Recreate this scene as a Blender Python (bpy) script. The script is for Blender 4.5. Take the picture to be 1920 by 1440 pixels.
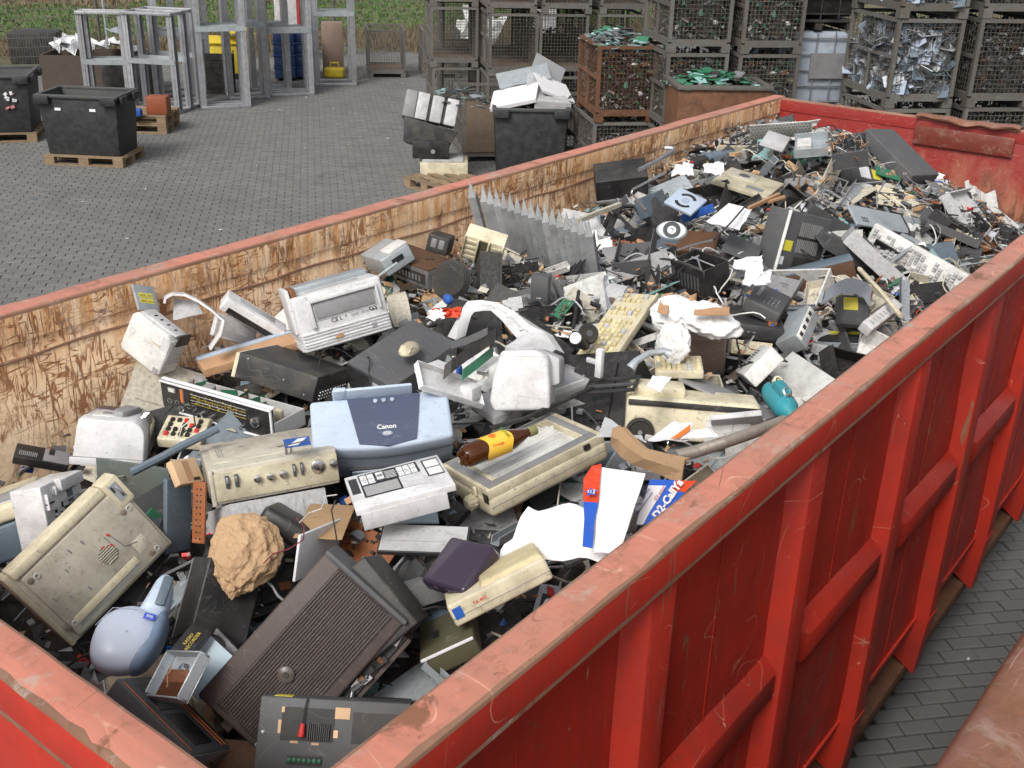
import bpy, bmesh, math, random
from mathutils import Vector, Matrix, Quaternion, noise
import numpy as np
R = math.radians
scene = bpy.context.scene
for o in list(bpy.data.objects): bpy.data.objects.remove(o)
COL = scene.collection

# ------------------------------------------------------------------ camera
FPX = 2076.4
yaw, pit, rol = -0.64596, 0.42109, 0.0271
CAM = Vector((3.366, -.8234, 1.3169))
_f = Vector((math.sin(yaw)*math.cos(pit), math.cos(yaw)*math.cos(pit), -math.sin(pit)))
_r = Vector((math.cos(yaw), -math.sin(yaw), 0)); _u = _r.cross(_f)
_r2 = _r*math.cos(rol)+_u*math.sin(rol); _u2 = _u*math.cos(rol)-_r*math.sin(rol)
cam = bpy.data.objects.new('camera', bpy.data.cameras.new('camera'))
COL.objects.link(cam); scene.camera = cam
cam.matrix_world = Matrix(((_r2.x, _u2.x, -_f.x, CAM.x), (_r2.y, _u2.y, -_f.y, CAM.y), (_r2.z, _u2.z, -_f.z, CAM.z), (0, 0, 0, 1)))
cam.data.sensor_width = 36; cam.data.lens = FPX/1920*36; cam.data.clip_end = 600; cam.data.clip_start = .05

# ------------------------------------------------------------------ world, sun, exposure
world = bpy.data.worlds.new('World'); scene.world = world; world.use_nodes = True
nt = world.node_tree; nt.nodes.clear()
sky = nt.nodes.new('ShaderNodeTexSky'); sky.sky_type = 'NISHITA'; sky.sun_disc = False
SUN_EL, SUN_AZ = R(46), R(168)          # azimuth from +y towards +x
sky.sun_elevation = SUN_EL; sky.sun_rotation = SUN_AZ
sky.dust_density = 5; sky.air_density = 1.2; sky.ozone_density = 1.0
hs = nt.nodes.new('ShaderNodeHueSaturation'); hs.inputs['Saturation'].default_value = .25
bg = nt.nodes.new('ShaderNodeBackground'); bg.inputs['Strength'].default_value = .14
wo = nt.nodes.new('ShaderNodeOutputWorld')
nt.links.new(sky.outputs[0], hs.inputs['Color']); nt.links.new(hs.outputs[0], bg.inputs['Color']); nt.links.new(bg.outputs[0], wo.inputs['Surface'])
sl = bpy.data.lights.new('sun', 'SUN'); sl.energy = 2.0; sl.angle = R(20); sl.color = (1, .96, .9)
sun = bpy.data.objects.new('sun', sl); COL.objects.link(sun)
sd = Vector((math.sin(SUN_AZ)*math.cos(SUN_EL), math.cos(SUN_AZ)*math.cos(SUN_EL), math.sin(SUN_EL)))
sun.rotation_euler = sd.to_track_quat('Z', 'Y').to_euler()
vs = scene.view_settings; vs.view_transform = 'Standard'; vs.look = 'None'; vs.gamma = 1; vs.use_curve_mapping = False
vs.exposure = 0.08

GZ = -2.45                                # level of the yard; the container's rim is z = 0
def ray(px, py):                          # direction of a point of the 1920x1440 photograph, for measuring places
    return _r2*((px-960)/FPX) + _u2*(-(py-720)/FPX) + _f
def at(px, py, z):
    d = ray(px, py); return CAM + d*((z-CAM.z)/d.z)
def toimg(p):
    q = Vector(p)-CAM; zc = q.dot(_f)
    return (960+FPX*q.dot(_r2)/zc, 720-FPX*q.dot(_u2)/zc, zc)

# ------------------------------------------------------------------ materials
MATS = {}
def nodes_of(name):
    m = bpy.data.materials.new(name); m.use_nodes = True
    t = m.node_tree; b = t.nodes['Principled BSDF']
    return m, t, b
def N(t, kind, **kw):
    n = t.nodes.new(kind)
    for k, v in kw.items():
        if k.startswith('i_'):
            key = k[2:]
            n.inputs[int(key) if key.isdigit() else key.replace('_', ' ')].default_value = v
        else: setattr(n, k, v)
    return n
def ramp(t, src, p0, p1, c0=(0, 0, 0, 1), c1=(1, 1, 1, 1)):
    r = t.nodes.new('ShaderNodeValToRGB'); e = r.color_ramp.elements
    e[0].position = p0; e[1].position = p1; e[0].color = c0; e[1].color = c1
    t.links.new(src, r.inputs[0]); return r.outputs[0]
def mix(t, fac, a, b, mode='MIX'):
    n = t.nodes.new('ShaderNodeMix'); n.data_type = 'RGBA'; n.blend_type = mode
    for s, v in ((n.inputs[0], fac), (n.inputs[6], a), (n.inputs[7], b)):
        if isinstance(v, bpy.types.NodeSocket): t.links.new(v, s)
        elif isinstance(v, (int, float)): s.default_value = v
        else: s.default_value = (*v, 1) if len(v) == 3 else v
    return n.outputs[2]
def math_(t, op, a, b=0., c=None):
    n = t.nodes.new('ShaderNodeMath'); n.operation = op
    for i, v in enumerate((a, b) if c is None else (a, b, c)):
        if isinstance(v, bpy.types.NodeSocket): t.links.new(v, n.inputs[i])
        else: n.inputs[i].default_value = v
    return n.outputs[0]
def coords(t, scale=(1, 1, 1), rot=(0, 0, 0), rand=False, kind='Object'):
    tc = t.nodes.new('ShaderNodeTexCoord'); mp = t.nodes.new('ShaderNodeMapping')
    mp.inputs['Scale'].default_value = scale; mp.inputs['Rotation'].default_value = rot
    t.links.new(tc.outputs[kind], mp.inputs['Vector'])
    if rand:
        oi = t.nodes.new('ShaderNodeObjectInfo')
        sc = N(t, 'ShaderNodeVectorMath', operation='SCALE'); sc.inputs[0].default_value = (37, 53, 71); t.links.new(oi.outputs['Random'], sc.inputs['Scale'])
        ad = N(t, 'ShaderNodeVectorMath', operation='ADD'); t.links.new(mp.outputs[0], ad.inputs[0]); t.links.new(sc.outputs[0], ad.inputs[1])
        return ad.outputs[0]
    return mp.outputs[0]
def noise_(t, vec, scale, detail=4, rough=.6, dist=0):
    n = N(t, 'ShaderNodeTexNoise'); n.inputs['Scale'].default_value = scale; n.inputs['Detail'].default_value = detail
    n.inputs['Roughness'].default_value = rough; n.inputs['Distortion'].default_value = dist
    t.links.new(vec, n.inputs['Vector']); return n.outputs['Fac']
def isoline(t, fac, lvl, w):              # thin curves: the contour lines of a noise
    a = math_(t, 'SUBTRACT', fac, lvl); a = math_(t, 'ABSOLUTE', a)
    return ramp(t, a, w*.35, w, (1, 1, 1, 1), (0, 0, 0, 1))
def bump(t, b, h, strength=.3, dist=.01):
    n = N(t, 'ShaderNodeBump'); n.inputs['Strength'].default_value = strength; n.inputs['Distance'].default_value = dist
    t.links.new(h, n.inputs['Height']); t.links.new(n.outputs[0], b.inputs['Normal'])

def M(name, col, rough=.5, metal=0., dirt=.45, dirtcol=(.10, .075, .05), scale=9., vary=.16, spec=.4, scr=.3):
    """worn plastic or metal: base colour, blotches of grime, specks, faint scratches, each thing a little different"""
    if name in MATS: return MATS[name]
    m, t, b = nodes_of(name)
    v = coords(t, rand=True)
    n1 = noise_(t, v, scale, 6, .65); n2 = noise_(t, v, scale*7, 3, .7); n3 = noise_(t, v, scale*26, 2, .6)
    oi = t.nodes.new('ShaderNodeObjectInfo')
    hv = N(t, 'ShaderNodeHueSaturation'); hv.inputs['Color'].default_value = (*col, 1)
    t.links.new(math_(t, 'MULTIPLY_ADD', oi.outputs['Random'], vary*2, 1-vary), hv.inputs['Value'])
    c = mix(t, math_(t, 'MULTIPLY', ramp(t, n1, .42, .72), dirt), hv.outputs[0], dirtcol)
    c = mix(t, math_(t, 'MULTIPLY', ramp(t, n2, .60, .70), dirt*.9), c, tuple(x*.6 for x in dirtcol))
    c = mix(t, math_(t, 'MULTIPLY', ramp(t, n3, .66, .72), dirt*.8), c, tuple(x*.35 for x in dirtcol))
    vs_ = coords(t, (2.2, 9, 5), (.3, .7, .9), rand=True)
    ln = isoline(t, noise_(t, vs_, 2.2, 2, .5, .8), .5, .006)
    lum = sum(col)/3
    c = mix(t, math_(t, 'MULTIPLY', ln, scr), c, tuple(min(1, x*1.6+.12) for x in col) if lum < .25 else tuple(x*.35 for x in col))
    t.links.new(c, b.inputs['Base Color'])
    b.inputs['Metallic'].default_value = metal
    r_ = math_(t, 'MULTIPLY_ADD', n1, .35, rough-.12); t.links.new(r_, b.inputs['Roughness'])
    b.inputs['Specular IOR Level'].default_value = spec
    bump(t, b, n2, .12, .004)
    MATS[name] = m; return m
CREAM = M('cream_plastic', (.64, .58, .42), .5, dirt=.5)
BEIGE = M('beige_plastic', (.56, .52, .43), .5, dirt=.5)
YELLOWED = M('yellowed_plastic', (.66, .57, .34), .5, dirt=.4)
WHITEP = M('white_plastic', (.66, .66, .67), .4, dirt=.4)
OFFW = M('off_white_plastic', (.68, .68, .66), .45, dirt=.4)
LGREY = M('light_grey_plastic', (.50, .50, .51), .45, dirt=.4)
MGREY = M('mid_grey_plastic', (.26, .26, .27), .5, dirt=.4)
DGREY = M('dark_grey_plastic', (.075, .078, .085), .5, dirt=.35, dirtcol=(.16, .14, .11))
BLACK = M('black_plastic', (.018, .018, .02), .4, dirt=.3, dirtcol=(.13, .11, .09))
BLACKM = M('black_painted_metal', (.028, .028, .030), .5, dirt=.45, dirtcol=(.15, .13, .10))
SLATE = M('slate_plastic', (.12, .16, .20), .45, dirt=.3)
BLUEG = M('pale_blue_plastic', (.42, .50, .61), .35, dirt=.15, scale=5)
BLUEG2 = M('pale_blue_lower', (.36, .42, .52), .4, dirt=.3, scale=5)
NAVY = M('smoky_blue_cover', (.065, .08, .13), .2, dirt=.15)
STEEL = M('galvanised_steel', (.45, .47, .50), .38, .75, dirt=.45)
SHEET = M('pale_sheet_steel', (.42, .46, .49), .45, .35, dirt=.35)
ALU = M('aluminium', (.42, .43, .46), .4, .45, dirt=.4)
CHROME = M('chrome', (.8, .8, .8), .12, 1., dirt=.2)
WOOD_B = M('brown_veneer', (.10, .048, .024), .5, dirt=.4, dirtcol=(.02, .015, .01))
MAROON = M('brown_black_cabinet', (.062, .047, .045), .48, dirt=.35, dirtcol=(.16, .12, .10))
TAN = M('tan_board', (.46, .27, .15), .6, dirt=.3)
CARD = M('cardboard', (.42, .27, .15), .8, dirt=.3)
CARTONM = M('brown_carton', (.26, .185, .15), .7, dirt=.2)
KRAFT = M('kraft_paper', (.46, .30, .17), .75, dirt=.15, vary=.02, scr=0)
PEACH = M('bare_mdf', (.74, .50, .30), .7, dirt=.2)
OLIVE = M('olive_metal', (.10, .095, .055), .45, dirt=.4)
PAPER = M('white_paper', (.74, .74, .76), .7, dirt=.12, vary=.04, scr=.1)
BAG = M('white_foam_bag', (.86, .86, .86), .6, dirt=.04, vary=.02, scr=0)
PCB = M('green_circuit_board', (.03, .16, .09), .4, dirt=.35)
PCBO = M('orange_circuit_board', (.32, .10, .03), .45, dirt=.4)
RED = M('red_plastic', (.6, .03, .03), .4, dirt=.2)
BLUEDK = M('dull_blue_plastic', (.015, .05, .16), .5, dirt=.35)
BLUE = M('blue_plastic', (.02, .10, .40), .4, dirt=.2)
TEAL = M('teal_paint', (.03, .25, .30), .3, dirt=.25)
TEAL2 = M('pale_teal_plastic', (.25, .42, .42), .4, dirt=.3)
YELLOW = M('yellow_plastic', (.72, .55, .04), .5, dirt=.2)
ORANGE = M('orange_plastic', (.27, .07, .03), .5, dirt=.3)
YLAB = M('yellow_label', (.72, .62, .06), .5, dirt=.12, vary=.02, scr=0)
RUBBER = M('rubber', (.02, .02, .02), .7, dirt=.4)
COPPER = M('copper_and_rust', (.30, .12, .05), .5, .4, dirt=.5)
RUSTY = M('rusty_steel', (.16, .075, .04), .75, .2, dirt=.6, dirtcol=(.05, .03, .02))
GITG = M('weathered_crate_steel', (.14, .138, .13), .6, .2, dirt=.55, dirtcol=(.12, .07, .04))
GITD = M('dark_crate_wire', (.13, .125, .11), .6, .3, dirt=.5, dirtcol=(.10, .05, .03))
PLANK = M('grey_planks', (.20, .15, .11), .8, dirt=.5, scale=6)
PALLET = M('pallet_wood', (.25, .18, .11), .8, dirt=.5, scale=6)
BINM = M('black_bin_plastic', (.022, .024, .026), .5, dirt=.35, dirtcol=(.09, .09, .09))
FOILM = M('crumpled_sheet_metal', (.62, .63, .65), .3, .5, dirt=.2)
IBCW = M('white_tank_plastic', (.36, .41, .48), .5, dirt=.3)
def flat(name, col, rough=.5):
    if name in MATS: return MATS[name]
    m, t, b = nodes_of(name); b.inputs['Base Color'].default_value = (*col, 1); b.inputs['Roughness'].default_value = rough
    MATS[name] = m; return m
INKW = flat('print_white', (.75, .75, .75)); INKK = flat('print_black', (.015, .015, .015)); INKB = flat('print_blue', (.03, .08, .45))
INKG = flat('print_grey', (.25, .25, .27)); INKR = flat('print_red', (.6, .03, .02)); INKO = flat('print_orange', (.75, .18, .02)); INKY = flat('print_gold', (.55, .42, .08))
def glassy(name, col, rough=.08, trans=.6):
    m, t, b = nodes_of(name); b.inputs['Base Color'].default_value = (*col, 1); b.inputs['Roughness'].default_value = rough
    b.inputs['Transmission Weight'].default_value = trans; MATS[name] = m; return m
GLASS = glassy('scanner_glass', (.30, .31, .33), .1, .0)
AMBER = glassy('brown_bottle_plastic', (.10, .03, .008), .06, .35)
VISOR = glassy('smoked_plastic', (.05, .035, .06), .12, .15)
FILM = glassy('clear_film', (.72, .74, .76), .2, .45)

# container paints
def paint(name, base, alt, rust=.5, scratch=.6, faded=0., chip=0.):
    m, t, b = nodes_of(name); v = coords(t)
    big = noise_(t, v, 1.3, 5, .6); mid = noise_(t, v, 6, 6, .7); fine = noise_(t, v, 38, 4, .7)
    c = mix(t, ramp(t, big, .38, .64), base, alt)
    c = mix(t, math_(t, 'MULTIPLY', ramp(t, mid, .5, .7), .35), c, tuple(x*.55 for x in alt))
    for i, (s, rt, lv, w, k) in enumerate((((3, 1, 1.2), (.4, .2, .5), .5, .006, scratch), ((1.2, 2.6, 4), (.9, .5, 1.2), .47, .005, scratch), ((4, 1, 1), (1.4, 1.0, .2), .52, .004, scratch), ((2, 5, 1), (.2, 1.9, 2.4), .5, .004, scratch*.8))):
        vv = coords(t, s, rt); ln = isoline(t, noise_(t, vv, 1.5, 1, .4, 0.), lv, w*.4)
        msk = ramp(t, noise_(t, v, 3.1+i*.7, 3), .52, .60)
        c = mix(t, math_(t, 'MULTIPLY', math_(t, 'MULTIPLY', ln, msk), k), c, (.75, .42, .30) if i % 2 else (.20, .085, .04))
    rm = ramp(t, noise_(t, coords(t, (1, 1, .45)), 5.5, 8, .72, .5), .66-.1*rust, .70-.08*rust)
    c = mix(t, math_(t, 'MULTIPLY', rm, .85), c, mix(t, fine, (.10, .04, .02), (.30, .13, .06)))
    st = ramp(t, noise_(t, coords(t, (1, 9, .5)), 3, 4, .6), .35, .75)
    c = mix(t, math_(t, 'MULTIPLY', st, .35), c, tuple(x*.5+.02 for x in alt))
    if chip:
        ch = ramp(t, noise_(t, coords(t, (1, 5.5, .9), (.12, 0, 0)), 3.2, 6, .66, .4), .645, .665)
        c = mix(t, math_(t, 'MULTIPLY', ch, chip), c, mix(t, fine, (.16, .08, .05), (.30, .16, .09)))
        pl_ = ramp(t, noise_(t, coords(t, (1, 8, 1.6), (.25, 0, 0)), 5, 4, .6, .3), .70, .72)
        c = mix(t, math_(t, 'MULTIPLY', pl_, chip), c, (.55, .30, .20))
    gs = ramp(t, noise_(t, coords(t, (1, .5, 1)), 9, 8, .8), .55, .66)
    if faded: c = mix(t, math_(t, 'MULTIPLY', gs, faded), c, (.42, .36, .30)); c = mix(t, math_(t, 'MULTIPLY', ramp(t, noise_(t, coords(t, (1, .6, 1), (0, 0, .4)), 13, 8, .82), .53, .64), faded*.8), c, (.30, .13, .08))
    t.links.new(c, b.inputs['Base Color'])
    t.links.new(math_(t, 'MULTIPLY_ADD', mid, .4, .25), b.inputs['Roughness'])
    bump(t, b, math_(t, 'ADD', mid, math_(t, 'MULTIPLY', rm, -.6)), .25, .006)
    MATS[name] = m; return m
RED_OUT = paint('red_container_paint', (.52, .033, .016), (.36, .030, .020), .15, .55, 0, .9)
RED_RAIL = paint('faded_red_rail_paint', (.64, .22, .15), (.46, .22, .16), .7, 1., .95)
RAIL_EDGE = paint('worn_rusty_rail_edge', (.20, .10, .06), (.36, .20, .13), .9, .5, .9)
RUST_RAIL = paint('rusted_rail_paint', (.22, .085, .055), (.28, .13, .09), 1.8, .9, .35)

def inner_wall(name, basea, baseb, low_zone=False):
    """once painted steel, scoured by years of scrap: rust in scratches, gouges and blots"""
    m, t, b = nodes_of(name); v = coords(t)
    big = noise_(t, v, 1.1, 4, .6); c = mix(t, ramp(t, big, .4, .62), basea, baseb)
    c = mix(t, math_(t, 'MULTIPLY', ramp(t, noise_(t, v, 5, 5), .45, .75), .45), c, (.70, .34, .12))
    fine = noise_(t, v, 45, 3, .7)
    rustc = mix(t, fine, (.13, .042, .013), (.36, .125, .030))
    rw = noise_(t, v, 1.9, 4, .6)                                   # where the wall is most scoured
    tot = None
    for i, (s, rt, sc, w) in enumerate((((1, 5.2, .9), (.35, 0, 0), 2.6, .030), ((1, 4.6, .9), (-.45, 0, 0), 3.2, .030), ((1, 1.2, 4.5), (.5, 0, 0), 3.0, .026),
                                        ((1, 6.0, .8), (.08, 0, 0), 5, .05), ((1, 1, 4.8), (-.25, 0, 0), 4.5, .03), ((1, 5, 1), (.9, 0, 0), 4, .026))):
        ln = isoline(t, noise_(t, coords(t, s, rt), sc, 2, .5, .12), .49+.012*(i % 3), w*.62)
        msk = ramp(t, noise_(t, v, 3.1+i*1.3, 4, .7), .45-.02*(i % 2), .53)
        ln = math_(t, 'MULTIPLY', ln, msk)
        tot = ln if tot is None else math_(t, 'MAXIMUM', tot, ln)
    free = ramp(t, rw, .40, .53)
    tot = math_(t, 'MULTIPLY', tot, math_(t, 'MULTIPLY_ADD', free, .85, .15))
    blot = ramp(t, noise_(t, coords(t, (1, 1.5, .75)), 3.0, 10, .72, .5), .560, .612)
    tot = math_(t, 'MAXIMUM', tot, blot)
    # rust below the rail, running down
    tc = t.nodes.new('ShaderNodeTexCoord'); sp = N(t, 'ShaderNodeSeparateXYZ'); t.links.new(tc.outputs['Object'], sp.inputs[0])
    band = ramp(t, sp.outputs['Z'], 0, 1); 
    mr = N(t, 'ShaderNodeMapRange'); mr.inputs['From Min'].default_value = -.30; mr.inputs['From Max'].default_value = -.06; t.links.new(sp.outputs['Z'], mr.inputs['Value'])
    run = math_(t, 'MULTIPLY', mr.outputs[0], ramp(t, noise_(t, coords(t, (1, 7, .7)), 3, 5, .7), .42, .60))
    c = mix(t, math_(t, 'MULTIPLY', run, .8), c, (.66, .29, .07))
    smear = ramp(t, noise_(t, coords(t, (1, 2.4, .8), (.3, 0, 0)), 3.5, 6, .68, .3), .50, .68)
    c = mix(t, math_(t, 'MULTIPLY', smear, .55), c, (.40, .20, .09))
    c = mix(t, math_(t, 'MULTIPLY', tot, .9), c, rustc)
    grey = isoline(t, noise_(t, coords(t, (1, 2, 1), (.7, 0, 0)), 6, 4, .6, .7), .56, .012)
    c = mix(t, math_(t, 'MULTIPLY', grey, .45), c, (.12, .11, .13))
    t.links.new(c, b.inputs['Base Color']); b.inputs['Roughness'].default_value = .6
    bump(t, b, math_(t, 'MULTIPLY', tot, -1), .35, .006)
    MATS[name] = m; return m
WALL_IN = inner_wall('scoured_cream_paint', (.92, .72, .50), (.90, .62, .40))

def end_wall_mat():
    m, t, b = nodes_of('red_paint_worn_to_rust'); v = coords(t)
    tc = t.nodes.new('ShaderNodeTexCoord'); sp = N(t, 'ShaderNodeSeparateXYZ'); t.links.new(tc.outputs['Object'], sp.inputs[0])
    mr = N(t, 'ShaderNodeMapRange'); mr.inputs['From Min'].default_value = -.1; mr.inputs['From Max'].default_value = -.75
    t.links.new(sp.outputs['Z'], mr.inputs['Value'])
    n = noise_(t, coords(t, (1.4, 1, .8)), 3.2, 7, .7, .3)
    wear = ramp(t, math_(t, 'ADD', math_(t, 'MULTIPLY', mr.outputs[0], .55), math_(t, 'MULTIPLY', n, .8)), .52, .74)
    red = mix(t, noise_(t, v, 4, 5), (.30, .012, .010), (.22, .025, .02))
    old = mix(t, noise_(t, v, 7, 6), (.36, .09, .055), (.36, .19, .11))
    c = mix(t, wear, red, old)
    rs = ramp(t, noise_(t, coords(t, (1.2, 1, .8)), 5.0, 9, .78, .5), .50, .60)
    c = mix(t, math_(t, 'MULTIPLY', rs, ramp(t, wear, .2, .8)), c, (.11, .04, .02))
    for i, (s, rt) in enumerate((((3, 1, 1), (0, .5, 0)), ((1, 1, 3), (0, .3, 0)), ((4, 1, 1), (0, 1.1, 0)))):
        ln = isoline(t, noise_(t, coords(t, s, rt), 4, 3, .6, .5), .5, .006)
        c = mix(t, math_(t, 'MULTIPLY', ln, .3), c, (.50, .28, .20) if i == 1 else (.08, .02, .015))
    t.links.new(c, b.inputs['Base Color']); b.inputs['Roughness'].default_value = .5
    bump(t, b, rs, .2, .005); return m
END_IN = end_wall_mat()

def brick_mat():
    m, t, b = nodes_of('concrete_paver'); v = coords(t, kind='Object')
    gi = t.nodes.new('ShaderNodeNewGeometry'); 
    n = noise_(t, v, 90, 3, .7); big = noise_(t, coords(t), .35, 4)
    oi = t.nodes.new('ShaderNodeObjectInfo')
    rv = math_(t, 'ADD', gi.outputs['Random Per Island'], 0.)
    c = mix(t, rv, (.125, .124, .120), (.178, .175, .166))
    c = mix(t, oi.outputs['Random'], c, (.14, .138, .132))
    c = mix(t, math_(t, 'MULTIPLY', ramp(t, big, .45, .7), .4), c, (.10, .098, .095)); c = mix(t, math_(t, 'MULTIPLY', ramp(t, noise_(t, coords(t, (1, 1, 1), (0, 0, 3.)), 1.3, 5, .65, .4), .60, .72), .55), c, (.06, .058, .055))
    c = mix(t, math_(t, 'MULTIPLY', ramp(t, n, .55, .75), .5), c, (.17, .17, .17))
    t.links.new(c, b.inputs['Base Color']); b.inputs['Roughness'].default_value = .8
    bump(t, b, n, .2, .002); MATS['paver'] = m; return m
PAVER = brick_mat()
def ground_mat():
    m, t, b = nodes_of('paved_yard_far')
    v = coords(t, (1, 1, 1), (0, 0, -R(47)))
    br = N(t, 'ShaderNodeTexBrick'); br.offset = .5; t.links.new(v, br.inputs['Vector'])
    for k, x in (('Scale', 1.), ('Brick Width', .2), ('Row Height', .1), ('Mortar Size', .006), ('Mortar Smooth', .3), ('Bias', 0.)): br.inputs[k].default_value = x
    br.inputs['Color1'].default_value = (.115, .117, .119, 1); br.inputs['Color2'].default_value = (.16, .16, .156, 1); br.inputs['Mortar'].default_value = (.03, .029, .027, 1)
    t.links.new(br.outputs['Color'], b.inputs['Base Color']); b.inputs['Roughness'].default_value = .85
    return m
GROUND = ground_mat()
def joint_mat():
    m, t, b = nodes_of('joint_sand'); n = noise_(t, coords(t), 30, 3)
    t.links.new(mix(t, n, (.028, .026, .024), (.055, .05, .044)), b.inputs['Base Color']); b.inputs['Roughness'].default_value = .9; return m
JOINT = joint_mat()
def field_mat():
    m, t, b = nodes_of('field_soil_and_grass'); v = coords(t)
    n = noise_(t, v, .5, 6, .7); f = noise_(t, v, 6, 5, .7)
    c = mix(t, ramp(t, n, .4, .6), (.10, .075, .04), (.07, .10, .03)); c = mix(t, f, c, (.16, .13, .075))
    t.links.new(c, b.inputs['Base Color']); b.inputs['Roughness'].default_value = .9; return m
FIELD = field_mat()
def leafy(name, a, c_):
    m, t, b = nodes_of(name); gi = t.nodes.new('ShaderNodeNewGeometry')
    t.links.new(mix(t, gi.outputs['Random Per Island'], a, c_), b.inputs['Base Color']); b.inputs['Roughness'].default_value = .7; return m
GRASS = leafy('green_grass_blades', (.05, .11, .02), (.09, .18, .035)); WEED = leafy('dry_weed_blades', (.12, .085, .045), (.20, .15, .08))

def ridged(name, base, dark, n_, axis):
    """fine moulded ribs, a relief far too small to model one by one"""
    m, t, b = nodes_of(name); tc = t.nodes.new('ShaderNodeTexCoord'); sp = N(t, 'ShaderNodeSeparateXYZ'); t.links.new(tc.outputs['Object'], sp.inputs[0])
    w = math_(t, 'SINE', math_(t, 'MULTIPLY', sp.outputs[axis], n_)); h = ramp(t, w, .35, .6)
    t.links.new(mix(t, h, dark, base), b.inputs['Base Color']); b.inputs['Roughness'].default_value = .5; bump(t, b, h, .6, .003); return m
HOSE = ridged('ribbed_hose', (.38, .33, .29), (.12, .10, .09), 900, 2)
def speck(name, base, dot, scale, thr):
    m, t, b = nodes_of(name); vo = N(t, 'ShaderNodeTexVoronoi'); vo.inputs['Scale'].default_value = scale; vo.inputs['Randomness'].default_value = 0
    t.links.new(coords(t), vo.inputs['Vector']); h = ramp(t, vo.outputs['Distance'], thr, thr+.05)
    t.links.new(mix(t, h, dot, base), b.inputs['Base Color']); b.inputs['Roughness'].default_value = .5; return m
DOTTED = speck('finely_perforated_pale_sheet', (.46, .56, .62), (.05, .06, .07), 75, .14)
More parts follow.
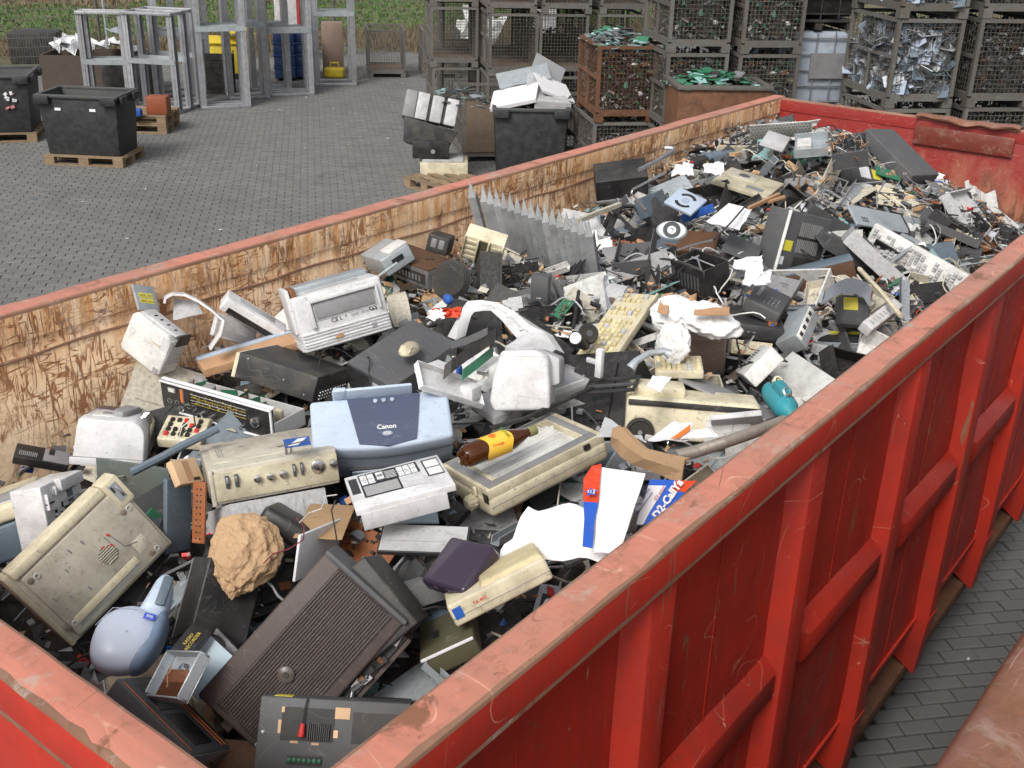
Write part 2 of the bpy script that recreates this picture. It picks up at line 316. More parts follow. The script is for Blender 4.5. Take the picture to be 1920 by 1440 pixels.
POSES = {
 'inkjet_printer':(1.188,1.400,-0.246,0.879,0.260,0.088,0.391,0.431,0.149,0.180),
 'mfp_housing':(1.444,1.797,-0.121,0.955,-0.165,-0.073,0.236,0.172,0.140,0.183),
 'mfp_base':(1.358,1.968,-0.253,0.810,0.050,-0.021,0.584,0.433,0.121,0.037),
 'ribbed_printer':(0.542,1.836,-0.122,0.860,-0.067,-0.137,0.487,0.330,0.328,0.203),
 'square_printer':(0.140,1.328,-0.193,0.970,-0.113,0.190,0.100,0.188,0.086,0.158),
 'fax':(0.346,1.005,-0.376,0.921,-0.124,0.004,0.369,0.224,0.228,0.153),
 'amp':(0.599,1.566,-0.262,0.965,-0.160,0.061,0.198,0.294,0.306,0.091),
 'dark_case':(0.874,1.836,-0.237,0.991,0.090,0.094,0.007,0.214,0.342,0.104),
 'tuner':(0.521,1.353,-0.323,0.999,-0.006,-0.024,0.046,0.528,0.148,0.109),
 'record_player':(0.976,1.115,-0.310,0.869,-0.098,-0.077,0.478,0.372,0.567,0.071),
 'printed_lid':(1.512,1.130,-0.224,0.888,-0.029,-0.100,0.448,0.274,0.325,0.020),
 'cream_scanner':(1.620,1.567,-0.265,0.807,-0.003,-0.113,0.580,0.433,0.327,0.088),
 'wheeled_box':(1.837,2.196,-0.272,0.955,-0.098,-0.017,0.280,0.433,0.213,0.127),
 'keyboard_a':(1.397,2.402,-0.149,0.982,0.170,-0.060,0.059,0.171,0.450,0.030),
 'keyboard_b':(1.850,4.320,-0.233,0.726,0.671,0.054,-0.141,0.409,0.108,0.030),
 'fin_sheet':(0.550,3.069,-0.113,0.956,0.278,0.081,0.040,0.605,0.030,0.365),
 'wood_amp':(0.213,2.620,-0.206,0.998,0.022,0.005,-0.057,0.369,0.164,0.072),
 'rib_plastic':(0.444,2.825,-0.118,0.940,0.183,0.178,0.228,0.175,0.080,0.141),
 'black_block':(0.100,2.927,-0.197,0.964,-0.096,0.079,0.235,0.103,0.128,0.084),
 'grey_printer':(0.164,2.506,-0.151,0.960,0.190,-0.116,-0.172,0.226,0.204,0.081),
 'black_cabinet':(0.192,4.331,-0.140,0.898,0.289,0.024,0.331,0.285,0.143,0.172),
 'player_lid':(0.883,3.807,-0.032,0.976,0.186,0.109,-0.024,0.142,0.125,0.030),
 'blue_tray':(0.928,3.854,-0.088,0.961,0.048,-0.242,-0.128,0.180,0.060,0.039),
 'slate_box':(0.653,3.888,-0.102,0.609,0.388,0.346,0.600,0.198,0.103,0.050),
 'white_sheet':(1.069,3.935,-0.096,0.993,0.080,0.054,0.061,0.147,0.229,0.010),
 'brown_board':(1.047,3.665,-0.172,0.795,-0.586,-0.119,0.097,0.135,0.099,0.171),
 'black_lid':(1.264,3.674,-0.154,0.974,0.007,0.154,0.164,0.149,0.206,0.015),
 'open_box':(1.233,3.347,-0.199,0.983,0.084,-0.029,-0.160,0.210,0.149,0.132),
 'beige_housing':(0.853,4.536,-0.080,0.992,-0.009,0.086,0.092,0.216,0.347,0.030),
 'black_chassis':(1.274,5.589,-0.043,0.688,0.667,0.071,-0.276,0.417,0.084,0.259),
 'bay_box':(1.245,4.886,0.097,0.961,0.171,-0.080,0.202,0.151,0.164,0.098),
 'steel_channel':(1.028,5.561,-0.060,0.885,0.410,0.004,0.221,0.254,0.050,0.040),
 'steel_tray':(0.955,5.065,0.062,0.970,0.116,-0.061,0.205,0.152,0.286,0.050),
 'perforated_panel':(0.702,5.208,0.083,0.908,0.349,0.016,0.233,0.287,0.020,0.118),
 'grey_cover':(0.751,5.042,0.053,0.981,0.089,0.118,0.124,0.123,0.190,0.020),
 'scanner_unit':(1.198,5.282,-0.128,0.774,0.285,0.334,0.457,0.262,0.083,0.099),
 'green_board':(1.291,5.393,-0.100,0.943,0.112,0.157,0.271,0.120,0.093,0.010),
 'blue_grey_panel':(1.603,4.600,-0.156,0.780,0.203,0.294,0.513,0.611,0.100,0.030),
 'dark_printer':(1.388,3.953,-0.160,0.641,0.488,0.482,0.344,0.319,0.166,0.120),
 'brown_box':(1.595,3.803,-0.236,0.953,-0.015,-0.172,0.251,0.296,0.135,0.076),
 'phone_panel':(1.627,3.186,-0.198,0.980,-0.036,0.149,0.124,0.150,0.250,0.060),
 'black_amp':(1.602,3.143,-0.275,0.970,-0.086,0.009,0.227,0.215,0.592,0.036),
 'laser_plate':(1.912,3.382,-0.211,0.735,0.634,-0.236,-0.049,0.174,0.134,0.040),
 'laser_chassis':(1.912,3.445,-0.355,0.983,0.122,-0.130,-0.040,0.249,0.139,0.036),
 'port_module':(1.820,3.066,-0.230,0.885,0.111,0.424,0.158,0.073,0.197,0.099),
 'white_bar':(2.033,3.374,-0.209,0.969,0.086,0.229,-0.037,0.043,0.253,0.050),
 'white_board':(1.979,2.761,-0.281,0.875,0.325,-0.179,-0.312,0.356,0.084,0.020),
 'beige_computer':(0.870,0.551,-0.411,0.798,0.189,0.559,0.121,0.280,0.395,0.100),
 'white_chassis':(0.588,0.615,-0.402,0.433,0.180,0.613,0.636,0.423,0.213,0.100),
 'tv':(1.678,0.621,-0.382,0.856,0.397,0.330,-0.018,0.257,0.451,0.119),
 'tv_back':(1.739,0.799,-0.313,0.512,-0.036,0.454,0.728,0.548,0.146,0.163),
 'black_speaker':(1.854,0.541,-0.483,0.890,-0.308,-0.075,0.328,0.319,0.187,0.158),
 'olive_box':(1.878,0.919,-0.421,0.900,0.012,-0.228,0.372,0.147,0.177,0.047),
 'answer_machine':(1.946,1.022,-0.277,0.879,-0.067,-0.259,0.395,0.242,0.190,0.060),
 'dark_visor':(1.834,1.012,-0.291,0.964,0.233,-0.125,-0.007,0.158,0.124,0.029),
 'silver_panel':(1.639,1.092,-0.306,0.951,0.120,0.016,0.283,0.245,0.105,0.020),
 'tray_pcb':(1.527,0.360,-0.415,0.919,0.309,-0.240,0.038,0.224,0.088,0.040),
 'cassette_deck':(1.513,0.332,-0.493,0.619,-0.112,0.322,0.708,0.169,0.246,0.060),
 'blue_sheet':(1.474,0.472,-0.435,0.954,0.249,-0.128,-0.106,0.146,0.097,0.010),
 'black_tower':(1.305,0.647,-0.433,0.870,0.442,-0.217,0.037,0.149,0.214,0.200),
 'wood_board':(0.346,1.577,-0.266,0.832,0.036,-0.053,0.551,0.310,0.128,0.030),
 'calculator':(0.502,1.162,-0.376,0.949,0.099,0.054,0.295,0.148,0.098,0.040),
 'black_device':(0.157,0.838,-0.460,0.889,-0.009,0.175,0.423,0.173,0.078,0.040),
 'left_printer':(0.413,0.590,-0.457,0.857,-0.083,-0.175,0.478,0.160,0.513,0.118),
 'orange_pcb':(1.024,0.820,-0.330,0.817,0.556,-0.015,0.153,0.041,0.175,0.010),
 'slate_disc':(0.909,0.824,-0.383,0.572,0.314,0.564,0.506,0.085,0.200,0.020),
 'peach_block':(0.904,0.870,-0.263,0.625,0.169,0.428,0.630,0.084,0.070,0.030),
 'grey_plate':(0.565,0.911,-0.445,0.721,0.659,0.148,0.153,0.170,0.093,0.020),
 'white_flap':(0.239,1.606,-0.207,0.628,0.319,0.594,0.389,0.208,0.085,0.020),
 'long_shell':(0.268,1.673,-0.166,0.862,-0.056,0.326,0.385,0.195,0.089,0.059),
 'yellow_plate':(0.044,1.375,-0.066,0.607,-0.363,-0.119,0.697,0.091,0.010,0.073),
 'black_frame':(1.619,2.048,-0.190,0.977,0.050,-0.111,0.176,0.179,0.113,0.030),
 'dusty_panel':(1.903,2.341,-0.238,0.989,-0.126,0.074,0.001,0.210,0.179,0.020),
 'carton':(1.606,2.692,-0.211,0.943,0.251,0.022,0.218,0.170,0.179,0.203),
 'grey_front':(2.002,2.203,-0.245,0.871,0.411,0.009,0.268,0.162,0.020,0.318),
 'vented_printer':(1.862,2.644,-0.230,0.833,0.280,-0.320,-0.354,0.175,0.128,0.080),
 'keyboard_c':(1.704,2.333,-0.179,0.958,0.026,-0.017,0.286,0.164,0.129,0.030),
 'black_phone':(1.254,0.947,-0.342,0.902,-0.294,0.169,0.266,0.114,0.639,0.081),
 'card_flat':(1.337,1.012,-0.326,0.949,-0.061,-0.017,0.308,0.111,0.258,0.006),
 'white_plate':(1.397,0.926,-0.351,0.499,0.330,0.633,0.491,0.295,0.107,0.020),
 'grille':(1.494,1.214,-0.339,0.922,-0.099,-0.018,0.374,0.108,0.127,0.010),
 'white_box_inner':(1.299,1.593,-0.114,0.818,0.081,0.330,0.465,0.243,0.086,0.030),
}
# ------------------------------------------------------------------ geometry helpers
class MB:
    """collects shapes and links them as ONE mesh object"""
    def __init__(s): s.v = []; s.f = []; s.m = []; s.mi = 0; s.T = None
    def add(s, vs, fs):
        o = len(s.v); s.v += [tuple(s.T @ Vector(p)) if s.T else tuple(p) for p in vs]; s.f += [tuple(i+o for i in f) for f in fs]; s.m += [s.mi]*len(fs); return s
    def box(s, c, d, rot=None):
        c = Vector(c); q = []
        for z in (-.5, .5):
            for x, y in ((-.5, -.5), (.5, -.5), (.5, .5), (-.5, .5)):
                p = Vector((x*d[0], y*d[1], z*d[2])); q.append(c+(rot @ p if rot else p))
        return s.add(q, [(3, 2, 1, 0), (4, 5, 6, 7), (0, 1, 5, 4), (1, 2, 6, 5), (2, 3, 7, 6), (3, 0, 4, 7)])
    def b2(s, lo, hi): return s.box([(a+b)/2 for a, b in zip(lo, hi)], [abs(b-a) for a, b in zip(lo, hi)])
    def hexa(s, p): return s.add(p, [(3, 2, 1, 0), (4, 5, 6, 7), (0, 1, 5, 4), (1, 2, 6, 5), (2, 3, 7, 6), (3, 0, 4, 7)])
    def prism(s, poly, z0, z1, top=1., axis='z'):
        n = len(poly); cx = sum(p[0] for p in poly)/n; cy = sum(p[1] for p in poly)/n
        def P(x, y, z): return (x, y, z) if axis == 'z' else ((x, z, y) if axis == 'y' else (z, x, y))
        vs = [P(x, y, z0) for x, y in poly]+[P(cx+(x-cx)*top, cy+(y-cy)*top, z1) for x, y in poly]
        fs = [tuple(range(n))[::-1], tuple(range(n, 2*n))]+[(i, (i+1) % n, n+(i+1) % n, n+i) for i in range(n)]
        if axis == 'y': fs = [f[::-1] for f in fs]
        return s.add(vs, fs)
    def cyl(s, p0, p1, r, n=12, r2=None):
        p0 = Vector(p0); p1 = Vector(p1); r2 = r if r2 is None else r2; d = (p1-p0).normalized()
        a = d.orthogonal().normalized(); b = d.cross(a); vs = []
        for p, rr in ((p0, r), (p1, r2)):
            for i in range(n): t = 2*math.pi*i/n; vs.append(p+(a*math.cos(t)+b*math.sin(t))*rr)
        return s.add(vs, [tuple(range(n))[::-1], tuple(range(n, 2*n))]+[(i, (i+1) % n, n+(i+1) % n, n+i) for i in range(n)])
    def tube(s, pts, r, n=6):
        pts = [Vector(p) for p in pts]; vs = []; a = None
        for i, p in enumerate(pts):
            d = (pts[min(i+1, len(pts)-1)]-pts[max(i-1, 0)]); d = d.normalized() if d.length > 1e-9 else Vector((0, 0, 1))
            a = d.orthogonal().normalized() if a is None else (a-d*a.dot(d)).normalized(); b = d.cross(a)
            rr = r[i] if isinstance(r, (list, tuple)) else r
            for k in range(n): t = 2*math.pi*k/n; vs.append(p+(a*math.cos(t)+b*math.sin(t))*rr)
        fs = [(i*n+k, i*n+(k+1) % n, (i+1)*n+(k+1) % n, (i+1)*n+k) for i in range(len(pts)-1) for k in range(n)]
        return s.add(vs, fs+[tuple(range(n))[::-1], tuple(range(len(pts)*n-n, len(pts)*n))])
    def lathe(s, prof, n=20, axis=(0, 0, 1), o=(0, 0, 0)):
        d = Vector(axis).normalized(); a = d.orthogonal().normalized(); b = d.cross(a); o = Vector(o); vs = []
        for r, z in prof:
            for i in range(n): t = 2*math.pi*i/n; vs.append(o+d*z+(a*math.cos(t)+b*math.sin(t))*max(r, 1e-4))
        return s.add(vs, [(j*n+i, j*n+(i+1) % n, (j+1)*n+(i+1) % n, (j+1)*n+i) for j in range(len(prof)-1) for i in range(n)])
    def sheet(s, g, th):
        """a grid of points (rows of Vectors) given thickness th downwards along its normals"""
        h = len(g); w = len(g[0]); top = []; bot = []
        for j in range(h):
            for i in range(w):
                du = Vector(g[j][min(i+1, w-1)])-Vector(g[j][max(i-1, 0)]); dv = Vector(g[min(j+1, h-1)][i])-Vector(g[max(j-1, 0)][i])
                nn = du.cross(dv); nn = nn.normalized() if nn.length > 1e-9 else Vector((0, 0, 1))
                top.append(Vector(g[j][i])); bot.append(Vector(g[j][i])-nn*th)
        k = w*h; fs = []
        for j in range(h-1):
            for i in range(w-1):
                a = j*w+i; fs += [(a, a+1, a+w+1, a+w), (k+a+w, k+a+w+1, k+a+1, k+a)]
        rim = list(range(w))+[j*w+w-1 for j in range(1, h)]+[(h-1)*w+i for i in range(w-2, -1, -1)]+[j*w for j in range(h-2, 0, -1)]
        fs += [(rim[(i+1) % len(rim)], rim[i], k+rim[i], k+rim[(i+1) % len(rim)]) for i in range(len(rim))]
        return s.add(top+bot, fs)
    def mesh(s, name, mats, bevel=0, smooth=False, seg=2):
        me = bpy.data.meshes.new(name); me.from_pydata(s.v, [], s.f)
        for m in (mats if isinstance(mats, (list, tuple)) else [mats]): me.materials.append(m)
        me.polygons.foreach_set('material_index', s.m)
        if bevel:
            bm = bmesh.new(); bm.from_mesh(me); bmesh.ops.recalc_face_normals(bm, faces=bm.faces)
            es = [e for e in bm.edges if len(e.link_faces) == 2 and e.calc_face_angle(0) > .5]
            bmesh.ops.bevel(bm, geom=es, offset=bevel, segments=seg, affect='EDGES', profile=.5, clamp_overlap=True)
            bm.to_mesh(me); bm.free()
        if smooth or bevel:
            me.polygons.foreach_set('use_smooth', [True]*len(me.polygons))
            try: me.set_sharp_from_angle(angle=R(38))
            except Exception: pass
        me.update(); return me
    def obj(s, name, mats, parent=None, bevel=0, smooth=False, seg=2):
        o = bpy.data.objects.new(name, s.mesh(name, mats, bevel, smooth, seg)); COL.objects.link(o)
        if parent: o.parent = parent
        return o
def tag(o, label=None, cat=None, group=None, kind=None):
    if label: o['label'] = label
    if cat: o['category'] = cat
    if group: o['group'] = group
    if kind: o['kind'] = kind
    return o
def thing(name, label, cat, loc=(0, 0, 0), rz=0., group=None, q=None):
    o = bpy.data.objects.new(name, None); COL.objects.link(o); o.empty_display_size = .1; o.location = loc
    if q is not None: o.rotation_mode = 'QUATERNION'; o.rotation_quaternion = q
    else: o.rotation_euler = (0, 0, rz)
    return tag(o, label, cat, group)
KIDS = {}
def children(o): return [c for c in bpy.data.objects if c.parent == o]
def copy_tree(o, parent=None, kids=None):
    c = o.copy(); COL.objects.link(c); c.parent = parent
    for ch in (o.children if kids is None else kids): copy_tree(ch, c)
    return c
def recol(root, mp):
    """give a copy its own materials through object-level slots"""
    for o in [root]+list(root.children_recursive):
        if o.type != 'MESH': continue
        for s in o.material_slots:
            if s.material and s.material.name in mp: m = mp[s.material.name]; s.link = 'OBJECT'; s.material = m
def textmesh(name, s, size, mat, parent, M4, depth=.0006, bold=0, align='CENTER', name2=None):
    c = bpy.data.curves.new(name, 'FONT'); c.body = s; c.size = size; c.extrude = depth; c.align_x = align; c.align_y = 'CENTER'; c.offset = bold; c.resolution_u = 2
    t = bpy.data.objects.new('tmp', c); COL.objects.link(t); dg = bpy.context.evaluated_depsgraph_get(); dg.update()
    me = bpy.data.meshes.new_from_object(t.evaluated_get(dg)); bpy.data.objects.remove(t); me.name = name
    me.materials.clear(); me.materials.append(mat)
    o = bpy.data.objects.new(name, me); COL.objects.link(o); o.parent = parent; o.matrix_local = M4
    return o

# ------------------------------------------------------------------ the yard
sx = MB(); sx.b2((-90, -40, GZ-.3), (60, 120, GZ-.035)); g0 = tag(sx.obj('ground', GROUND), kind='structure')
sx = MB(); sx.b2((-21, -1, GZ-.2), (6, 24, GZ-.016)); yard = tag(sx.obj('paved_yard', JOINT), kind='structure')
A47 = R(47.2); U = Vector((math.cos(A47), math.sin(A47), 0)); V = Vector((-math.sin(A47), math.cos(A47), 0))
def paver_mb(mb, c, tilt=0, d=(.0960, .0438)):
    ct, st = math.cos(A47), math.sin(A47); q = []
    for z, k in ((-.02, 0), (-.0035, 0), (0, .006)):
        for a, b in ((-1, -1), (1, -1), (1, 1), (-1, 1)):
            x = a*(d[0]-k); y = b*(d[1]-k); q.append((c[0]+x*ct-y*st, c[1]+x*st+y*ct, c[2]+z+tilt*a*.002))
    mb.add(q, [(0, 1, 5, 4), (1, 2, 6, 5), (2, 3, 7, 6), (3, 0, 4, 7), (4, 5, 9, 8), (5, 6, 10, 9), (6, 7, 11, 10), (7, 4, 8, 11), (8, 9, 10, 11)])
rnd = random.Random(5)
cells = []
for j in range(-60, 330):
    for i in range(-80, 130):
        u = (i+.5*(j % 2))*.2; v = j*.1; x = u*U.x+v*V.x; y = u*U.y+v*V.y
        if -1.0 < x < 2.15 and -.5 < y < 6.9: continue
        if not(-20.5 < x < 5.5 and -.6 < y < 23.5): continue
        px, py, zc = toimg((x, y, GZ))
        if zc < 1 or not(-70 < px < 1990 and -30 < py < 1520): continue
        if x < -17.5 and y < 12.5 and False: continue
        cells.append((zc, x, y))
cells.sort()
pm = MB(); paver_mb(pm, (0, 0, 0)); pmesh = pm.mesh('brick', PAVER)
for k, (zc, x, y) in enumerate(cells[:300]):
    o = bpy.data.objects.new('brick', pmesh); COL.objects.link(o); o.parent = yard
    o.location = (x, y, GZ+rnd.uniform(-.003, .002)); o.rotation_euler = (rnd.uniform(-.012, .012), rnd.uniform(-.012, .012), rnd.uniform(-.012, .012))
pm = MB()
for zc, x, y in cells[300:]: paver_mb(pm, (x, y, GZ+rnd.uniform(-.003, .002)), rnd.uniform(-1, 1))
tag(pm.obj('brick_paving', PAVER, yard), kind='stuff')
# weeds and litter in the joints
pm = MB()
for k in range(260):
    zc, x, y = rnd.choice(cells); s = rnd.uniform(.006, .022)
    pm.mi = rnd.choice((0, 0, 0, 1, 2)); a = rnd.uniform(0, 6.28)
    pm.box((x+rnd.uniform(-.1, .1), y+rnd.uniform(-.1, .1), GZ+.003), (s*rnd.uniform(.5, 2.2), s, .004), Matrix.Rotation(a, 3, 'Z'))
tag(pm.obj('litter_specks', [PAPER, STEEL, TAN]), 'tiny pale scraps and chips scattered over the grey pavers', 'litter', kind='stuff')

m = MB()
for k in range(26):
    a_ = at(30+6*k+rnd.uniform(-2, 2), 388-3.1*k+rnd.uniform(-1.5, 1.5), GZ); m.box((a_.x, a_.y, GZ+.0012), (rnd.uniform(.03, .16), .010, .0016), Matrix.Rotation(R(62), 3, 'Z'))
tag(m.obj('chalk_line', M('worn_chalk', (.30, .30, .30), .8), yard), kind='stuff')
# field beyond the fence
FA, FB = Vector((-23.5, 4.0, GZ)), Vector((-13.2, 25.5, GZ)); FD = (FB-FA).normalized(); FN = Vector((-FD.y, FD.x, 0))
pm = MB(); a = FA-FD*30; b = FB+FD*40
pm.hexa([a+FN*.3+Vector((0, 0, -.2)), b+FN*.3+Vector((0, 0, -.2)), b+FN*90+Vector((0, 0, -.2)), a+FN*90+Vector((0, 0, -.2)), a+FN*.3, b+FN*.3, b+FN*90, a+FN*90])
tag(pm.obj('field', FIELD), kind='structure')
def blades(n, d0, d1, hmin, hmax, seed, w=.02):
    r = random.Random(seed); vs = []; fs = []
    for k in range(n):
        d = r.uniform(d0, d1); t = r.uniform(-6, 30); p = FA+FD*t+FN*(d+.7*math.sin(t*.9)+.4*math.sin(t*2.3+1)); hh = r.uniform(hmin, hmax); a = r.uniform(0, 3.14)
        e = Vector((math.cos(a), math.sin(a), 0))*w*r.uniform(.6, 1.5); tip = p+Vector((r.uniform(-.5, .5)*hh, r.uniform(-.5, .5)*hh, hh))
        o = len(vs); vs += [tuple(p-e), tuple(p+e), tuple(tip)]; fs.append((o, o+1, o+2))
    m = MB(); m.add(vs, fs); return m
tag(blades(26000, 4.2, 13.5, .03, .10, 1, .035).obj('grass', GRASS), 'band of bright green grass growing in the field', 'grass', kind='stuff')
tag(blades(17000, .4, 4.6, .08, .3, 2, .02).obj('dry_weeds', WEED), 'brown dry weeds along the foot of the wire fence', 'weeds', kind='stuff')
tag(blades(9000, 12.5, 26, .05, .22, 3, .05).obj('stubble', WEED), 'pale brown stubble beyond the green grass', 'stubble', kind='stuff')

# wire fence
fen = thing('wire_fence', 'grey double wire mesh fence running between the yard and the grass field', 'fence', FA)
L_ = (FB-FA).length; npost = 10
for k in range(npost):
    p = FD*(L_*k/(npost-1)); pm = MB(); pm.box(p+Vector((0, 0, 1.0)), (.06, .05, 2.05)); pm.obj('post', GITG, fen)
for k in range(npost-1):
    pm = MB(); p = FD*(L_*k/(npost-1)); w = L_/(npost-1)
    for j in range(11): pm.box(p+FD*w/2+Vector((0, 0, .05+.19*j)), (w, .009, .009), Matrix.Rotation(math.atan2(FD.y, FD.x), 3, 'Z'))
    for i in range(int(w/.055)): pm.box(p+FD*(i*.055)+Vector((0, 0, 1.0)), (.005, .005, 1.95))
    pm.obj('mesh_panel', GITG, fen)

# ------------------------------------------------------------------ the red scrap container
CL, CW = 6.74, 2.3
con = thing('scrap_container', 'large open red steel skip container full of electronic scrap', 'skip', (0, 0, 0))
def plate(name, lo, hi, mat, par=None, bevel=.003):
    m = MB(); m.b2(lo, hi); return m.obj(name, mat, par or con, bevel)
def longrail(name, p0, p1, wdir, wid, hgt, mat):
    """a hollow-section rail: slightly wavy, dented top edges"""
    m = MB(); p0 = Vector(p0); p1 = Vector(p1); n = 60; rr = random.Random(len(name)); g = []
    for i in range(n+1):
        t = i/n; p = p0.lerp(p1, t); wv = noise.noise(Vector((t*9, p0.x, p0.y)))*.004; w2 = noise.noise(Vector((t*23, 5, p0.x)))*.003; wd = Vector(wdir)
        e1 = .010+.006*noise.noise(Vector((t*60, 1, p0.x))); e2 = .012+.010*noise.noise(Vector((t*50, 7, p0.x)))
        ring = [(0, -hgt), (0, -.012), (.003, -.003), (e1, 0), (wid-e2, 0), (wid-.003, -.003), (wid, -.010), (wid, -hgt+.012+.006*noise.noise(Vector((t*70, 3, 3)))), (wid, -hgt)]
        g.append([p+wd*(a+wv)+Vector((0, 0, b+w2*(b > -.05))) for a, b in ring])
    vs = [q for r_ in g for q in r_]; k = 9; fs = []; ms = []
    flip = Vector(wdir).cross(p1-p0).z < 0
    for i in range(n):
        for j in range(k):
            f = (i*k+j, i*k+(j+1) % k, (i+1)*k+(j+1) % k, (i+1)*k+j); fs.append(f[::-1] if flip else f); ms.append((1, 3, 3, 0, 3, 3, 2, 3, 2)[j])
    fs += [tuple(range(k)), tuple(range(n*k, n*k+k))[::-1]]
    m.add(vs, fs); m.m = ms+[2, 2]; return m.obj(name, mat, con, 0, True)
plate('side_wall', (-.045, 0, -2.0), (-.008, CL, -.1), WALL_IN)
m = MB(); g = []
for j in range(29):
    z = -1.66+1.56*j/28; g.append([Vector((CW+.034+(.010*noise.noise(Vector((y_*.056*1.3, z*1.2, 3)))+.005*noise.noise(Vector((y_*.056*4, z*3, 8))))*min(1, (28-j)/4, j/3), CL*y_/120, z)) for y_ in range(121)])
m.sheet([r_ for r_ in g], .024); m.obj('side_wall', RED_OUT, con, 0, True)
plate('end_wall', (-.004, CL+.006, -1.9), (CW+.004, CL+.04, -.085), END_IN)
plate('end_wall', (-.004, -.04, -1.9), (CW+.004, -.01, -.085), RED_OUT)
plate('floor_plate', (-.04, -.03, -2.02), (CW+.03, CL+.03, -1.95), RUSTY)
longrail('top_rail', (0, -.1, 0), (0, CL+.08, 0), (-1, 0, 0), .1, .105, [RED_RAIL, WALL_IN, RED_OUT, RAIL_EDGE])
longrail('top_rail', (CW, -.1, 0), (CW, CL+.08, 0), (1, 0, 0), .1, .105, [RED_RAIL, WALL_IN, RED_OUT, RAIL_EDGE])
longrail('top_rail', (.0005, 0, -.002), (CW-.0005, 0, -.002), (0, -1, 0), .095, .105, [RED_RAIL, RED_OUT, RED_OUT, RAIL_EDGE])
longrail('top_rail', (.0005, CL, -.002), (CW-.0005, CL, -.002), (0, 1, 0), .035, .085, [RED_RAIL, END_IN, RED_OUT, RAIL_EDGE])
m = MB(); m.tube([(-.009+.002*math.sin(i*1.7), CL*i/90, -.165+.004*math.sin(i*.9)) for i in range(91)], .006, 6); m.obj('weld_bead', RAIL_EDGE, con)
# weld line and lap plates on the inside of the end wall
plate('lap_seam', (1.235, CL-.002, -1.9), (1.245, CL+.0055, -.21), END_IN)
m = MB(); m.b2((.98, CL-.02, -.18), (1.62, CL-.001, -.055)); m.obj('latch_box', paint('worn_latch_paint', (.20, .018, .014), (.17, .04, .025), 1.2, .5, .5), con, .008)
m = MB(); g = []
for i in range(21):
    t = i/20; x = .98+.66*t; w = .012*math.sin(t*9)+.008*math.sin(t*21+1)
    g.append([Vector((x, CL-.045+.01*math.sin(t*14), .0+w)), Vector((x, CL-.02, .016+w*.6)), Vector((x, CL+.03, .018+w*.4)), Vector((x, CL+.06, .004))])
m.sheet([list(r_) for r_ in zip(*g)], .012); o = m.obj('bent_cover_plate', RUST_RAIL, con, 0, True); o['label'] = 'bent and rusted cover plate'
# ribs on the near long side, each a folded channel tapering in at the foot
RY = [.19, 1.07, 1.95, 2.83, 3.71, 4.59, 5.47, 6.35]
for y in RY:
    m = MB(); x0, x1 = CW+.034, CW+.090; a, b = .100, .055
    zs = [(-.104, 0), (-1.66, 0), (-1.90, 0)]
    sec = lambda y0, z, k: [(x0-.01, y0-a, z), (x1-k, y0-b, z), (x1-k, y0+b, z), (x0-.01, y0+a, z)]
    vs = sec(y, -.104, 0)+sec(y, -1.66, 0)+[(x0-.26, y-a, -1.76), (x1-.02, y-b, -1.98), (x1-.02, y+b, -1.98), (x0-.26, y+a, -1.76)]
    fs = []
    for j in (0, 1):
        for k in range(3): fs.append((j*4+k, j*4+k+4, j*4+k+5, j*4+k+1))
    m.add(vs, fs+[(8, 11, 10, 9), (0, 1, 2, 3)]); m.obj('rib', RED_OUT, con, .004)
    m = MB(); m.b2((x1-.001, y-b+.004, -1.672), (x1+.003, y+b-.004, -1.660)); m.obj('weld_seam', RED_OUT, con)
# stiffener bars between the ribs
for y0, y1 in zip(RY[:-1], RY[1:]):
    m = MB(); xa, xb = CW+.033, CW+.082; ya, yb = y0+.11, y1-.09
    m.add([(xa, ya-.05, -.93), (xb, ya+.02, -.945), (xb, yb, -.945), (xa, yb, -.93), (xa, ya-.05, -.80), (xb, ya+.06, -.855), (xb, yb, -.855), (xa, yb, -.80)],
          [(3, 2, 1, 0), (4, 5, 6, 7), (0, 1, 5, 4), (1, 2, 6, 5), (2, 3, 7, 6), (3, 0, 4, 7)]); m.obj('stiffener_bar', RED_OUT, con, .003)
# sill under the side wall, turning in below the wall
m = MB(); m.add([(CW+.036, 0, -1.655), (CW+.036, CL, -1.655), (CW+.034, CL, -1.72), (CW+.034, 0, -1.72), (CW-.25, 0, -1.9), (CW-.25, CL, -1.9), (CW-.25, 0, -1.66), (CW-.25, CL, -1.66)],
                [(1, 0, 3, 2), (2, 3, 4, 5), (6, 7, 5, 4), (0, 1, 7, 6), (0, 6, 4, 3), (1, 2, 5, 7)]); m.obj('sill', RED_OUT, con, .004)
m = MB(); m.b2((CW+.035, .02, -1.664), (CW+.046, CL-.02, -1.652)); m.obj('sill_seam', RED_OUT, con, .002)
for y in RY[:-1]:
    m = MB(); m.b2((CW+.035, y+.40, -1.65), (CW+.0375, y+.405, -.11)); m.obj('plate_seam', RED_OUT, con)
for x in (.55, 1.25):
    plate('skid_beam', (x, -.1, GZ+.16), (x+.12, CL+.1, -2.02), RUSTY)
for x in (.53, 1.23):
    for y in (.5, CL-.6):
        m = MB(); m.cyl((x-.05, y, GZ+.11), (x+.2, y, GZ+.11), .11, 20); m.obj('roller', RUSTY, con, .004)

